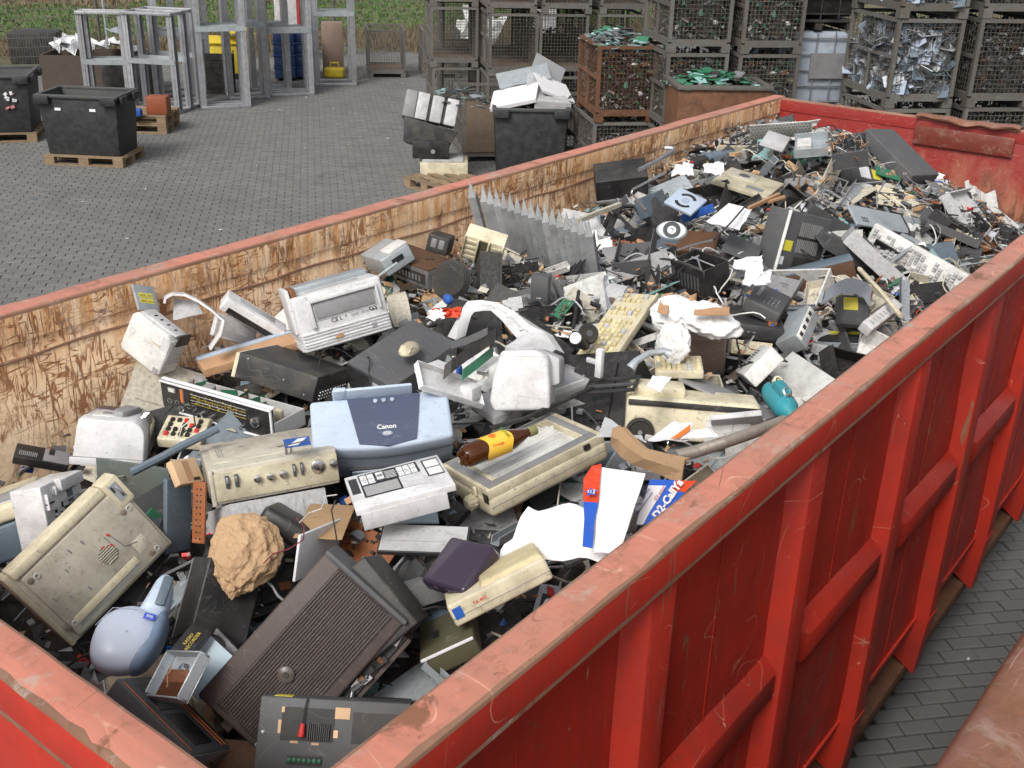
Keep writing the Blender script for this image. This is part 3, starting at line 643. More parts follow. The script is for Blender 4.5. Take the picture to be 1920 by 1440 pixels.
# rusty rim of the container standing next to it
P0, P1 = at(1742, 1440, .0), at(1925, 1160, .0); dv = (P1-P0); dv.z = 0; dv.normalize(); wv = Vector((dv.y, -dv.x, 0))
con2 = thing('rusty_container', 'rusted edge of a second container beside the red one', 'skip', (P0.x, P0.y, 0), math.atan2(dv.y, dv.x))
m = MB(); n = 70; ring = [(0, -.13), (0, -.03), (.012, -.012), (.03, -.004), (.06, 0), (.10, -.003), (.125, -.012), (.135, -.03), (.135, -.13)]
vs = []; fs = []; k = len(ring)
for i in range(n+1):
    x = -1.6+6*i/n; w = noise.noise(Vector((x*1.7, 3, 1)))*.012; w2 = noise.noise(Vector((x*3, 1, 8)))*.008
    vs += [(x, -(a+w), b+w2) for a, b in ring]
for i in range(n):
    for j in range(k): fs.append((i*k+j, (i+1)*k+j, (i+1)*k+(j+1) % k, i*k+(j+1) % k))
m.add(vs, fs); m.obj('top_rail', RUST_RAIL, con2, 0, True)
m = MB(); m.b2((-1.6, -.10, -1.9), (4.4, -.04, -.12)); m.obj('side_wall', RUST_RAIL, con2)
m = MB(); m.b2((-1.6, -2.3, -2.0), (4.4, -.04, -1.91)); m.obj('floor_plate', RUST_RAIL, con2)
for x in (-1.0, 3.8):
    m = MB(); m.b2((x, -2.1, GZ), (x+.15, -.3, -2.0)); m.obj('skid_beam', RUST_RAIL, con2)

# ------------------------------------------------------------------ mesh crates
def wires(mb, o, ux, uy, w, h, nx, ny, r=.0034):
    o = Vector(o); ux = Vector(ux); uy = Vector(uy); nn = ux.cross(uy)
    for i in range(1, nx):
        p = o+ux*(w*i/nx); mb.cyl(p, p+uy*h, r, 4)
    for j in range(1, ny):
        p = o+uy*(h*j/ny)+nn*.004; mb.cyl(p, p+ux*w, r, 4)
def make_crate(w=.8, d=1.2, h=.97, name='mesh_crate'):
    t = thing(name, 'x', 'crate'); F = .13; T = .045
    for x in (0, w):
        for y in (0, d):
            m = MB(); x_ = min(max(x, T/2), w-T/2); y_ = min(max(y, T/2), d-T/2)
            m.box((x_, y_, F+(h-F)/2), (T, T, h-F)); m.obj('corner_post', GITG, t)
            m = MB(); m.box((x_+(.03 if x == 0 else -.03), y_+(.03 if y == 0 else -.03), .055), (.11, .11, .105)); m.obj('foot', GITG, t)
    m = MB()
    for a in ((T, 0, w-T, T*.9), (T, d-T*.9, w-T, d)): m.b2((a[0], a[1], h-.04), (a[2], a[3], h)); 
    for a in ((0, T, T*.9, d-T), (w-T*.9, T, w, d-T)): m.b2((a[0], a[1], h-.04), (a[2], a[3], h))
    m.obj('top_frame', GITG, t)
    m = MB(); m.b2((0, T, F-.05), (T, d-T, F+.03)); m.b2((w-T, T, F-.05), (w, d-T, F+.03)); m.b2((T, 0, F-.05), (w-T, T, F+.03)); m.b2((T, d-T, F-.05), (w-T, d, F+.03)); m.obj('base_frame', GITG, t)
    for k in range(6):
        y0 = T+(d-2*T)*k/6; m = MB(); m.b2((T+.002, y0+.004, F-.03), (w-T-.002, y0+(d-2*T)/6-.004, F-.005)); m.obj('plank', PLANK, t)
    zz = F+.03; hh = h-.04-zz
    for (o_, ux, wd, nx) in (((T, T*.5, zz), (1, 0, 0), w-2*T, 14), ((T, d-T*.5, zz), (1, 0, 0), w-2*T, 14), ((T*.5, T, zz), (0, 1, 0), d-2*T, 20), ((w-T*.5, T, zz), (0, 1, 0), d-2*T, 20)):
        m = MB(); wires(m, o_, ux, (0, 0, 1), wd, hh, nx, 15); m.obj('wire_mesh', GITD, t)
    for x in (0, w-.03):
        m = MB(); m.b2((x, T, F+.41), (x+.03, d-T, F+.45)); m.b2((x, d*.5-.015, F+.03), (x+.03, d*.5+.015, F+.41)); m.obj('drop_gate', GITG, t)
    return t
crate0 = make_crate(); crate_first = [True]
RUSTMAP = {'weathered_crate_steel': RUSTY, 'dark_crate_wire': RUSTY}
def crate(x, y, z, rz, label, rusty=False, group='wire mesh crates in the stacks'):
    if crate_first[0]: c = crate0; crate_first[0] = False
    else: c = copy_tree(crate0)
    c.location = (x, y, z); c.rotation_euler = (0, 0, rz); c['label'] = label; c['group'] = group
    if rusty: recol(c, RUSTMAP)
    return c
# bulk loads seen through the wires
def load_mesh(name, mats, w, d, h, n, seed, smin=.02, smax=.09):
    r = random.Random(seed); m = MB()
    for k in range(n):
        f = r.random(); x = r.uniform(.03, w-.03); y = r.uniform(.03, d-.03); z = r.uniform(.02, h)
        if f < .35: y = r.uniform(0, .10)
        elif f < .6: x = r.uniform(0, .10)
        elif f < .7: x = w-r.uniform(0, .1)
        elif f < .92: z = h+r.uniform(-.08, .06)*(1-abs(x/w-.5))
        s = r.uniform(smin, smax); m.mi = r.randrange(len(mats))
        q = Matrix.Rotation(r.uniform(0, 6.28), 3, Vector((r.uniform(-1, 1), r.uniform(-1, 1), r.uniform(-1, 1))).normalized())
        m.box((x, y, z), (s*r.uniform(.3, 1.6), s*r.uniform(.3, 1), s*(r.choice((.06, .1, .5)) if smax < .1 else .04)), q)
    m.mi = 0; m.b2((.06, .06, 0), (w-.06, d-.06, h-.09)); return m.mesh(name, mats)
LM_ = {}
LM_['dark'] = load_mesh('scrap_load', [BLACKM, DGREY, MGREY, RUSTY, BLACK, BLACK, ALU], .70, 1.1, .74, 1500, 1, .015, .06)
LM_['green'] = load_mesh('scrap_load', [BLACKM, PCB, DGREY, BLACK, RUSTY, DGREY, OLIVE, BLACK, MGREY, OFFW], .70, 1.1, .74, 1500, 2, .015, .06)
LM_['blue'] = load_mesh('scrap_load', [DGREY, BLUEG2, SLATE, SLATE, MGREY, SHEET], .70, 1.1, .70, 900, 3, .04, .2)
LM_['half'] = load_mesh('scrap_load', [DGREY, BLACKM, STEEL, RUSTY], .70, 1.1, .3, 700, 4)
def load(c, kind, label):
    o = bpy.data.objects.new('scrap_load', LM_[kind]); COL.objects.link(o); M_ = c.matrix_world
    M_ = Matrix.Translation(c.location) @ c.rotation_euler.to_matrix().to_4x4()
    o.location = M_ @ Vector((.05, .05, .135)); o.rotation_euler = c.rotation_euler; tag(o, label, 'scrap', kind='stuff'); return o
AZ = R(46.5); DX = Vector((math.cos(AZ), math.sin(AZ), 0)); DY = Vector((-math.sin(AZ), math.cos(AZ), 0)); LV = .975
ORD = ['lowest', 'second from the ground', 'third from the ground', 'topmost']
def stack(p, n, desc, loads=None, rusty=(), lv0=0, yaw=AZ, sc=1., zoff=0):
    if zoff:
        m = MB()
        for q in range(4): m.b2((0, 0, q*.155), (.8, 1.2, q*.155+.02)); m.b2((0, 0, q*.155+.02), (.12, 1.2, q*.155+.135)); m.b2((.68, 0, q*.155+.02), (.8, 1.2, q*.155+.135)); m.b2((.34, 0, q*.155+.02), (.46, 1.2, q*.155+.135)); m.b2((0, 0, q*.155+.135), (.8, 1.2, q*.155+.155))
        o = m.obj('pallet_pile', PALLET); o.location = (p[0], p[1], GZ); o.rotation_euler = (0, 0, yaw); tag(o, 'pile of pallets under the crates '+desc, 'pallets')
    for k in range(n):
        c = crate(p[0]+rnd.uniform(-.02, .02), p[1]+rnd.uniform(-.02, .02), GZ+zoff+LV*(k+lv0), yaw+rnd.uniform(-.015, .015), '%s wire crate, %s, %s' % ('rusty' if k in rusty else 'grey', ORD[k+lv0], desc), k in rusty)
        if loads and k < len(loads) and loads[k]:
            load(c, loads[k], {'dark': 'dark scrap', 'green': 'circuit board scrap', 'blue': 'pale blue offcuts', 'half': 'low dark scrap'}[loads[k]]+' in the %s crate %s' % (ORD[k+lv0], desc))
S1 = Vector((-9.38, 13.59, 0)); S2 = Vector((-8.12, 13.53, 0)); S3 = Vector((-7.53, 14.16, 0)); S4 = Vector((-6.9, 14.85, 0))
stack(S1, 4, 'in the leftmost empty stack', None)
stack(S2, 4, 'in the second stack from the left')
for k_, S_ in enumerate((S1+DY*1.35+DX*.3, S2+DY*1.4, S3+DY*1.4, S4+DY*1.4)): stack(S_, 3, 'of the %s stack in the rear row' % ('first', 'second', 'third', 'fourth')[k_], [None, 'half', None] if k_ > 1 else None)
stack(S3, 4, 'in the third stack from the left', [None, None, None, 'half'])
stack(S4, 4, 'in the fourth stack, left of the filled ones')
stack(Vector((-3.74-.0, 11.6, 0))+DY*.0, 4, 'of the tall filled stack behind the rusty crate', ['green', 'green', 'green', 'green'])
stack(Vector((-3.15, 12.13, 0))+DX*.13, 4, 'of the filled stack left of the white tank', ['dark', 'green', 'green', 'dark'])
P7 = at(1658, 205, -.86); P8 = at(1812, 203, -.86)
stack(Vector((P7.x, P7.y, 0)), 3, 'right of the white tank with blue scrap', ['dark', 'blue', 'blue'], lv0=0, zoff=.62)
stack(Vector((P8.x, P8.y, 0)), 3, 'at the right edge of the photo', ['dark', 'dark', 'dark'], lv0=0, zoff=.62)
stack(Vector((P8.x, P8.y, 0))+DX*.95, 3, 'behind the right end of the red container', ['dark', 'dark', 'dark'], zoff=.62)
stack(Vector((-4.71, 11.53, 0)), 2, 'in front of the filled stacks', ['dark', 'green'], rusty=(1,))
G1 = Vector((-13.77, 16.53, 0)); crate(G1.x, G1.y, GZ, AZ, 'single empty wire crate on the ground beside the aluminium frames')
c_ = crate(-12.95, 17.35, GZ, AZ, 'single empty wire crate on the ground left of the stacks')
# a heap of boards crowning the rusty crate
def crown(p, w, d, mats, n, seed, label, hgt=.14):
    r = random.Random(seed); m = MB()
    for k in range(n):
        x = r.uniform(-.5, .5); y = r.uniform(-.5, .5); z = hgt*(1-4*max(x*x, y*y))*r.uniform(.5, 1); s = r.uniform(.04, .17); m.mi = r.randrange(len(mats))
        q = Matrix.Rotation(r.uniform(0, 3.1), 3, 'Z') @ Matrix.Rotation(r.uniform(-.6, .6), 3, 'X')
        m.box((x*w, y*d, z), (s, s*r.uniform(.3, .8), .006), q)
    o = m.obj('scrap_boards', mats); o.location = p; o.rotation_euler = (0, 0, AZ); tag(o, label, 'scrap', kind='stuff')
crown(Vector((-4.71, 11.53, GZ+1.90))+DX*.4+DY*.6, .75, 1.15, [TEAL2, PCB, STEEL, DGREY, TEAL2], 190, 3, 'loose pale green circuit boards heaped on the rusty crate', .22)
# solid sided rusty box of circuit boards
W2, D2, H2 = 1.15, .8, 1.62; qa = at(1273, 168, GZ+H2); qb = at(1447, 170, GZ+H2); W2 = (qb-qa).length
b2 = thing('board_box', 'rusty solid sided steel box heaped with green circuit boards', 'crate', (qa.x, qa.y, GZ), math.atan2(qb.y-qa.y, qb.x-qa.x))
for nm, lo, hi in (('side_panel', (0, 0, .1), (W2, .03, H2)), ('side_panel', (0, D2-.03, .1), (W2, D2, H2)), ('side_panel', (0, .03, .1), (.03, D2-.03, H2)), ('side_panel', (W2-.03, .03, .1), (W2, D2-.03, H2)), ('base_plate', (.03, .03, .1), (W2-.03, D2-.03, .14))):
    m = MB(); m.b2(lo, hi); m.obj(nm, RUSTY, b2, .004)
m = MB(); m.b2((-.02, -.03, H2), (W2+.02, .05, H2+.05)); m.b2((-.02, D2-.05, H2), (W2+.02, D2+.02, H2+.05)); m.b2((-.02, .05, H2), (.05, D2-.05, H2+.05)); m.b2((W2-.05, .05, H2), (W2+.02, D2-.05, H2+.05)); m.obj('top_frame', GITG, b2, .004)
m = MB(); m.box((W2*.35, -.02, H2*.55), (1.1, .03, .07), Matrix.Rotation(-.75, 3, 'Y').inverted()); m.obj('brace', RUSTY, b2)
for x in (.06, W2-.06):
    for y in (.06, D2-.06): m = MB(); m.box((x, y, .05), (.1, .1, .1)); m.obj('foot', RUSTY, b2)
crown(b2.location+(qb-qa)*.5+DY*.42+Vector((0, 0, H2-.02)), W2*.9, .72, [PCB, TEAL2, PCB, BLACKM, STEEL, PCB], 240, 8, 'green circuit boards heaped in the rusty solid sided box', .2)

# white liquid tank in its cage, and the black one on top of it
def tank(x, y, z, mat, lab, cagemat):
    t = thing('caged_tank', lab, 'tank', (x, y, z), AZ)
    m = MB(); m.b2((.03, .03, .16), (.95, 1.15, 1.08)); m.obj('tank_body', mat, t, .06, seg=3)
    for k in range(5):
        zz = .2+.2*k; m = MB()
        m.tube([(0, 0, zz), (.98, 0, zz), (.98, 1.18, zz), (0, 1.18, zz), (0, 0, zz)], .011, 6); m.obj('cage_hoop', cagemat, t)
    for k in range(5):
        for y_ in (0, 1.18):
            m = MB(); m.cyl((.0+.245*k, y_, .14), (.0+.245*k, y_, 1.08), .010, 6); m.obj('cage_bar', cagemat, t)
    for k in range(1, 5):
        for x_ in (0, .98):
            m = MB(); m.cyl((x_, .236*k, .14), (x_, .236*k, 1.08), .010, 6); m.obj('cage_bar', cagemat, t)
    m = MB(); m.b2((.42, -.022, .5), (.92, -.012, .82)); m.obj('sign_plate', MGREY, t)
    m = MB(); m.b2((0, 0, .10), (.98, 1.18, .13))
    for a in (.06, .49, .92): m.box((a, .59, .05), (.1, 1.15, .1))
    m.obj('pallet_base', BLACKM, t)
T0 = at(1583, 0, 0)*0+Vector((-3.15, 13.35, 0))
tank(-2.86, 12.95, GZ+.0, IBCW, 'white plastic liquid tank in a steel cage, lowest of three', STEEL)
tank(-2.86, 12.95, GZ+1.1, IBCW, 'white plastic liquid tank in a steel cage, below the black tank', STEEL)
tank(-2.86, 12.95, GZ+2.2, BLACK, 'black liquid tank stacked on the white caged tank', BLACKM)
# ------------------------------------------------------------------ aluminium frames
def ztop(x, y, py):
    lo, hi = GZ, 3.
    for _ in range(40):
        mi = (lo+hi)/2
        if toimg((x, y, mi))[1] > py: lo = mi
        else: hi = mi
    return lo
def alu_frame(pa, pb, depth, top_py, mid, label, n=3, z1=None):
    a = at(pa[0], pa[1], GZ); b = at(pb[0], pb[1], GZ); d = b-a; w = d.length; hh = (ztop(a.x, a.y, top_py) if z1 is None else z1)-GZ
    t = thing('aluminium_frame', label, 'frame', (a.x, a.y, GZ), math.atan2(d.y, d.x), 'tall aluminium frames along the fence')
    for x in (0, w-.10):
        for k in range(n):
            y = depth*k/max(1, n-1); m = MB(); m.b2((x, y, .05), (x+.012, y+.12, hh-.05)); m.b2((x+.012, y, .05), (x+.10, y+.012, hh-.05)); m.b2((x+.012, y+.108, .05), (x+.10, y+.12, hh-.05)); m.b2((x+.05, y-.008, .05), (x+.06, y, hh-.05)); m.obj('upright', ALU, t)
    for nm, z, hgt in (('base_rail', 0, .05), ('top_rail', hh-.05, .05)):
        for k in range(n):
            y = depth*k/max(1, n-1); m = MB(); m.b2((0, y-.03, z), (w, y+.04, z+hgt)); m.obj(nm, ALU, t, .004)
        for x in (0, w-.05):
            m = MB(); m.b2((x, .04, z+.004), (x+.05, depth-.03, z+hgt-.004)); m.obj(nm, ALU, t)
    for y in (-.004, depth*.5, depth+.104):
        m = MB(); m.b2((.012, y-.006, hh*mid), (w-.012, y, hh*mid+.09)); m.obj('cross_bar', SHEET, t)
    return t
alu_frame((163, 204), (250, 205), .3, 20, .46, 'shorter aluminium frame leftmost, behind the empty black bin', 2)
alu_frame((247, 208), (338, 214), .85, 20, .49, 'aluminium frame with three base rails, second from the left', 3)
alu_frame((300, 190), (378, 187), .5, -60, .5, 'taller aluminium frame behind the second one', 2)
alu_frame((378, 205), (471, 201), .45, -60, .56, 'nearest tall aluminium frame with the yellow bin behind', 3)
alu_frame((430, 187), (507, 184), .4, -60, .56, 'narrow aluminium frame between the two widest', 2)
alu_frame((474, 170), (548, 168), .35, -60, .52, 'slim aluminium frame in the rear row before the cupboard', 2)
alu_frame((330, 176), (400, 174), .35, -60, .44, 'slim aluminium frame in the rear row beside the yellow bin', 2)
alu_frame((500, 181), (590, 178), .5, -12, .62, 'aluminium frame standing before the blue plastic crates', 3)
alu_frame((592, 161), (669, 160), .5, -60, .60, 'rightmost aluminium frame beside the single wire crates', 2)
m = MB(); m.b2((0, 0, 0), (.05, .04, 2.3)); o = m.obj('galvanised_pole', SHEET); o.location = at(202, 100, GZ); o.location.z = GZ; tag(o, 'thin galvanised pole seen through the leftmost aluminium frame', 'pole')

# ------------------------------------------------------------------ pallets and bins
def make_pallet(label, loc, rz, w=1.2, d=.8, group='wooden pallets'):
    t = thing('pallet', label, 'pallet', loc, rz, group)
    for k in range(5):
        y = (d-.1)*k/4; m = MB(); m.b2((0, y, .122), (w, y+.1, .144)); m.obj('top_plank', PALLET, t)
    for x in (0, (w-.145)/2, w-.145):
        for y in (0, (d-.1)/2, d-.1):
            m = MB(); m.b2((x, y+.002, .022), (x+.145, y+.098, .10)); m.obj('block', PALLET, t)
        m = MB(); m.b2((x, 0, .1), (x+.145, d, .122)); m.obj('stringer', PALLET, t)
    for y in (0, (d-.1)/2, d-.1):
        m = MB(); m.b2((0, y, 0), (w, y+.1, .022)); m.obj('bottom_plank', PALLET, t)
    return t
def make_bin(label, loc, rz, w=1.2, d=1.0, h=.80, stick=True, filled=False):
    t = thing('waste_bin', label, 'bin', loc, rz, 'large black plastic bins')
    k = .05; th = .025; bo = [(k, k), (w-k, k), (w-k, d-k), (k, d-k)]; to = [(0, 0), (w, 0), (w, d), (0, d)]
    def ring(p, z, i=0): return [(x+(i if x < w/2 else -i), y+(i if y < d/2 else -i), z) for x, y in p]
    rings = [ring(bo, 0), ring(to, h), ring(to, h, th), ring(bo, .03, th)]
    vs = [q for r_ in rings for q in r_]; fs = [(3, 2, 1, 0), (12, 13, 14, 15)]
    for a in range(3):
        for i in range(4): fs.append((a*4+i, a*4+(i+1) % 4, a*4+4+(i+1) % 4, a*4+4+i))
    m = MB(); m.add(vs, fs); m.obj('body', BINM, t, .012)
    m = MB()
    for a in ((-.03, -.03, w+.03, .03), (-.03, d-.03, w+.03, d+.03), (-.03, .03, .03, d-.03), (w-.03, .03, w+.03, d-.03)): m.b2((a[0], a[1], h-.02), (a[2], a[3], h+.025))
    m.obj('rim', M('worn_bin_rim', (.06, .065, .065), .45, dirt=.3), t, .01)
    for x in (-.02, w-.2):
        m = MB(); m.b2((x, -.075, h-.10), (x+.22, -.032, h+.01)); m.obj('lift_lug', BINM, t, .01)
    for y in (.05, d-.25):
        m = MB(); m.b2((w+.032, y, h-.10), (w+.075, y+.2, h+.01)); m.obj('lift_lug', BINM, t, .01)
    if stick:
        for x in (.28, .78):
            m = MB(); m.box((x, .012, h*.80), (.085, .006, .06), Matrix.Rotation(-.087, 3, 'X')); m.obj('sticker', PAPER, t)
    return t
pb = at(84, 309, GZ); rz1 = R(33)
make_pallet('wooden pallet under the empty black bin', (pb.x, pb.y, GZ), rz1, 1.15, .8)
make_bin('empty black bin with two small white stickers, standing on a pallet', (pb.x+.0, pb.y+.02, GZ+.146), rz1, 1.13, .74, .82)
pb = at(-100, 270, GZ); make_pallet('wooden pallet under the bin at the left photo edge', (pb.x, pb.y, GZ), R(50), 1.3, 1.0)
bL = make_bin('black bin with torn pinkish sticker, cut off by the left photo edge', (pb.x, pb.y, GZ+.146), R(50), 1.28, .98, .84, False)
m = MB(); r = random.Random(3)
for k in range(9): m.mi = k % 3; m.box((1.0+r.uniform(-.06, .06), .0, .50+r.uniform(-.12, .12)), (r.uniform(.02, .07), .02, r.uniform(.02, .06)), Matrix.Rotation(r.uniform(-1, 1), 3, 'Y'))
m.obj('torn_sticker', [PAPER, M('faded_pink_print', (.5, .2, .22), .6), PAPER], bL)
pb = at(246, 262, GZ); make_pallet('lower of two stacked pallets right of the empty bin', (pb.x-.9, pb.y-.1, GZ), R(38), 1.2, .8)
make_pallet('upper of two stacked pallets right of the empty bin', (pb.x-.92, pb.y-.08, GZ+.146), R(37), 1.2, .8)
o = MB(); o.b2((0, 0, 0), (.34, .26, .28)); o = o.obj('orange_crate', ORANGE, None, .02); o.location = (pb.x-.25, pb.y+.5, GZ+.295); o.rotation_euler = (0, 0, R(38)); tag(o, 'orange plastic crate on the two stacked pallets', 'crate')
o = MB(); o.b2((0, 0, 0), (.2, .14, .12)); o = o.obj('blue_tub', BLUE, None, .02); o.location = (pb.x-.28, pb.y+.18, GZ+.295); o.rotation_euler = (0, 0, R(38)); tag(o, 'small blue tub in front of the orange crate', 'tub')
def crumple(seed, nx, ny, w, d, amp, fr=2.5, curl=0.):
    g = []
    for j in range(ny):
        row = []
        for i in range(nx):
            x = (i/(nx-1)-.5); y = (j/(ny-1)-.5); p = Vector((x*fr+seed, y*fr, seed*.37))
            nz = noise.noise(p)*amp+abs(noise.noise(p*2.3))*amp*.5+curl*(x*x+y*y*.4)
            row.append(Vector((x*w+noise.noise(p+Vector((9, 0, 0)))*amp*.5, y*d+noise.noise(p+Vector((0, 9, 0)))*amp*.5, nz)))
        g.append(row)
    return g
# sheet metal piled behind the left bins, in a wooden box
pb = at(60, 190, GZ); bx = thing('scrap_box', 'dark wooden box of bent white sheet metal behind the left bins', 'box', (pb.x-.6, pb.y+.6, GZ), R(40))
for lo, hi in (((0, 0, 0), (1.9, .04, .7)), ((0, 1.0, 0), (1.9, 1.04, .7)), ((0, .04, 0), (.04, 1.0, .7)), ((1.86, .04, 0), (1.9, 1.0, .7)), ((.04, .04, .02), (1.86, 1.0, .05))):
    m = MB(); m.b2(lo, hi); m.obj('box_board', M('dark_boards', (.07, .055, .045), .8), bx)
for k, (a, b, z, s, tl) in enumerate(((.45, .5, .95, .5, .5), (.95, .45, .92, .45, -.5), (1.45, .5, 1.05, .6, .9), (.2, .6, .95, .4, -.3), (1.2, .7, .95, .5, .3))):
    m = MB(); m.sheet(crumple(k*3.1, 7, 6, s, s*.8, .22, 2.2), .004); o = m.obj('bent_sheet', [FOILM, PAPER, SHEET][k % 3], None, 0, False)
    p = bx.location+Matrix.Rotation(R(40), 3, 'Z') @ Vector((a, b, z)); o.location = p; o.location.z -= .12; o.rotation_euler = (tl, .3*tl, k); tag(o, 'bent %s sheet metal piece, %s on the wooden box behind the left bins' % (['silver', 'white', 'pale'][k % 3], ['at the middle', 'right of the middle', 'standing up at the right end', 'at the left end', 'at the back'][k]), 'sheet metal')
m = MB(); m.b2((0, 0, 0), (1.0, .8, .65)); o = m.obj('dark_cabinet', BLACKM, None, .03); o.location = at(20, 120, GZ)*1.0; o.location.z = GZ; o.rotation_euler = (0, 0, AZ); tag(o, 'dark cabinet at the left edge before the fence', 'cabinet')
m = MB(); m.b2((0, 0, 0), (.9, .7, .72)); o = m.obj('black_crate', BLACKM, None, .02); p = at(196, 190, GZ); o.location = p; o.rotation_euler = (0, 0, AZ); tag(o, 'black crate standing behind the leftmost aluminium frame', 'crate')

# yellow and blue containers behind the frames
p = at(395, 148, GZ); t = thing('yellow_grit_bin', 'yellow grit bin with a rounded lid behind the aluminium frames', 'bin', p, AZ-.1)
m = MB(); m.prism([(0, 0), (.66, 0), (.63, .7), (.03, .7)], 0, .7, axis='y'); m.obj('body', YELLOW, t, .03)
m = MB(); m.lathe([(.0, -.02), (.38, -.02), (.40, .02), (.38, .04), (0, .04)], 4, (0, 0, 1)); m = MB()
g = [[Vector((x-.04, y-.04, .72+.12*math.sin(math.pi*min(1, max(0, y/.78)))*.9)) for x in (0, .18, .36, .54, .72)] for y in (0, .12, .25, .4, .55, .7, .78)]
m.sheet(g, .03); m.obj('lid', YELLOW, t, 0, True)
m = MB(); m.cyl((.25, -.01, .02), (.25, .03, .02), .16, 16); m.cyl((.55, -.01, .02), (.55, .03, .02), .10, 16); m.obj('wheel_arch', BLACK, t)
textmesh('lettering', 'KLE', .09, INKK, t, Matrix.Translation((.45, -.005, .55)) @ Matrix.Rotation(R(90), 4, 'X'))
m = MB(); m.sheet(crumple(4, 9, 7, .6, .6, .12, 3), .01); o = m.obj('yellow_tarp', YELLOW, None, 0, True); o.location = p+Vector((.25, .5, .95)); tag(o, 'crumpled yellow cover lying on the yellow grit bin', 'cover')
m = MB(); m.b2((0, 0, 0), (.55, .05, .75)); 
for k in range(5): m.b2((.02, -.01, .1+k*.13), (.53, 0, .12+k*.13))
o = m.obj('black_grille_panel', BLACKM); o.location = at(388, 176, GZ); o.rotation_euler = (R(-6), 0, AZ-.1); tag(o, 'black panel with slots leaning before the yellow grit bin', 'panel')
for k in range(4):
    for j, pp in enumerate(((516, 152), (549, 150))):
        p = at(pp[0], pp[1], GZ); t = thing('blue_crate', 'blue plastic crate, %s of the %s pile behind the frames' % (ORD[k], ('left', 'right')[j]), 'crate', p+Vector((0, 0, .05+k*.24)), AZ, 'blue stacking crates')
        m = MB(); m.b2((0, 0, 0), (.42, .6, .2)); m.obj('body', BLUEDK, t, .015)
        m = MB(); m.b2((-.02, -.02, .2), (.44, .62, .235)); m.obj('rim', BLUEDK, t, .008)
p = at(607, 146, GZ); t = thing('yellow_canister', 'small yellow machine housing on the ground under the right frame', 'canister', p, .6)
m = MB(); m.b2((0, 0, 0), (.42, .26, .2)); m.obj('body', YELLOW, t, .04, seg=3); m = MB(); m.tube([(.12, .13, .19), (.12, .13, .3), (.3, .13, .3), (.3, .13, .19)], .02, 6); m.obj('handle', YELLOW, t, 0, True)
m = MB(); m.b2((0, 0, 0), (.45, .35, 1.05)); o = m.obj('cardboard_box', CARTONM, None, .01); o.location = at(606, 138, GZ); o.rotation_euler = (0, 0, AZ); tag(o, 'tall brown cardboard box behind the rightmost frame', 'box')
m = MB(); m.b2((0, 0, 0), (.5, .4, 1.9)); o = m.obj('white_door_leaf', LGREY, None, .01); o.location = at(520, 118, GZ); o.rotation_euler = (0, 0, AZ); tag(o, 'grey white cupboard standing behind the blue crates', 'cupboard')
m = MB(); m.b2((0, 0, 0), (.09, .09, 2.3)); o = m.obj('red_post', M('red_post_paint', (.30, .03, .03), .5), None, .006); o.location = at(561, 125, GZ); tag(o, 'dark red steel post between the aluminium frames', 'post')
m = MB(); m.sheet(crumple(7.7, 14, 12, 1.0, 1.0, .5, 3, -.8), .006); o = m.obj('plastic_wrap', BAG, None, 0, False); p = at(880, 130, GZ); o.location = p+Vector((-.9, 1.4, .75)); o.rotation_euler = (1.0, .3, .5); tag(o, 'crumpled white plastic wrap behind the left crate stacks', 'plastic wrap')
m = MB(); m.b2((0, 0, 0), (.9, .5, 1.4)); o = m.obj('white_cabinet', LGREY, None, .01); o.location = p+Vector((-.2, 2.2, 0)); o.rotation_euler = (0, 0, AZ); tag(o, 'pale cabinet behind the second crate stack', 'cabinet')
m = MB(); m.b2((0, 0, 0), (.45, .05, .05)); 

# third bin with sheet metal, and the pile of old sets on a pallet beside it
p3 = at(925, 338, GZ); bin3 = make_bin('black bin heaped with folded white sheet metal, behind the red container', (p3.x, p3.y, GZ), AZ-.12, 1.02, 1.2, .98, False)
def onbin(a, b, z): return Vector((p3.x, p3.y, GZ))+Matrix.Rotation(AZ-.12, 3, 'Z') @ Vector((a, b, z))
for k, (a, b, z, w, d, h_, rx, ry, rz, mt, lb) in enumerate((
    (.28, .38, 1.12, .66, .55, .05, .28, -.25, -.2, PAPER, 'flat white folded panel at the left of the heap on the third bin'),
    (.78, .33, 1.10, .52, .40, .16, .15, .1, .2, LGREY, 'pale grey box shaped sheet lying at the right on the third bin'),
    (.85, .60, 1.20, .60, .42, .03, .5, .35, .5, PAPER, 'white bent panel at the back right of the third bin'),
    (.42, .80, 1.32, .75, .30, .03, .6, -.2, .1, SHEET, 'grey bracket sheet standing up on the third bin'),
    (.56, .58, 1.26, .20, .30, .04, .9, .1, 0, STEEL, 'small galvanised bracket in the middle of the third bin heap'),
    (.75, .95, 1.30, .5, .5, .02, 1.1, .5, .2, FOILM, 'thin shiny sheet standing at the back of the third bin'))):
    m = MB(); m.box((0, 0, 0), (w, d, .006)); m.box((0, -d/2, -h_/2), (w, .006, h_)); m.box((w/2, 0, -h_/2), (.006, d, h_))
    o = m.obj('folded_sheet', mt); o.location = onbin(a, b, z); o.rotation_euler = (rx, ry, rz+AZ-.12); tag(o, lb, 'sheet metal')
m = MB(); m.sheet(crumple(2.2, 9, 8, .9, .9, .25, 2.5), .006); o = m.obj('dark_liner', BLACKM); o.location = onbin(.5, .6, 1.0); tag(o, 'dark crumpled liner under the sheet metal in the third bin', 'liner')
pp = at(757, 349, GZ); rzp = AZ-.1; Rz = Matrix.Rotation(rzp, 3, 'Z')
make_pallet('reddish wooden pallet at the foot of the pile of old sets', (pp.x, pp.y, GZ), rzp-.9, .9, .8)
def onp(a, b, z): return Vector((pp.x, pp.y, GZ))+Rz @ Vector((a, b, z))
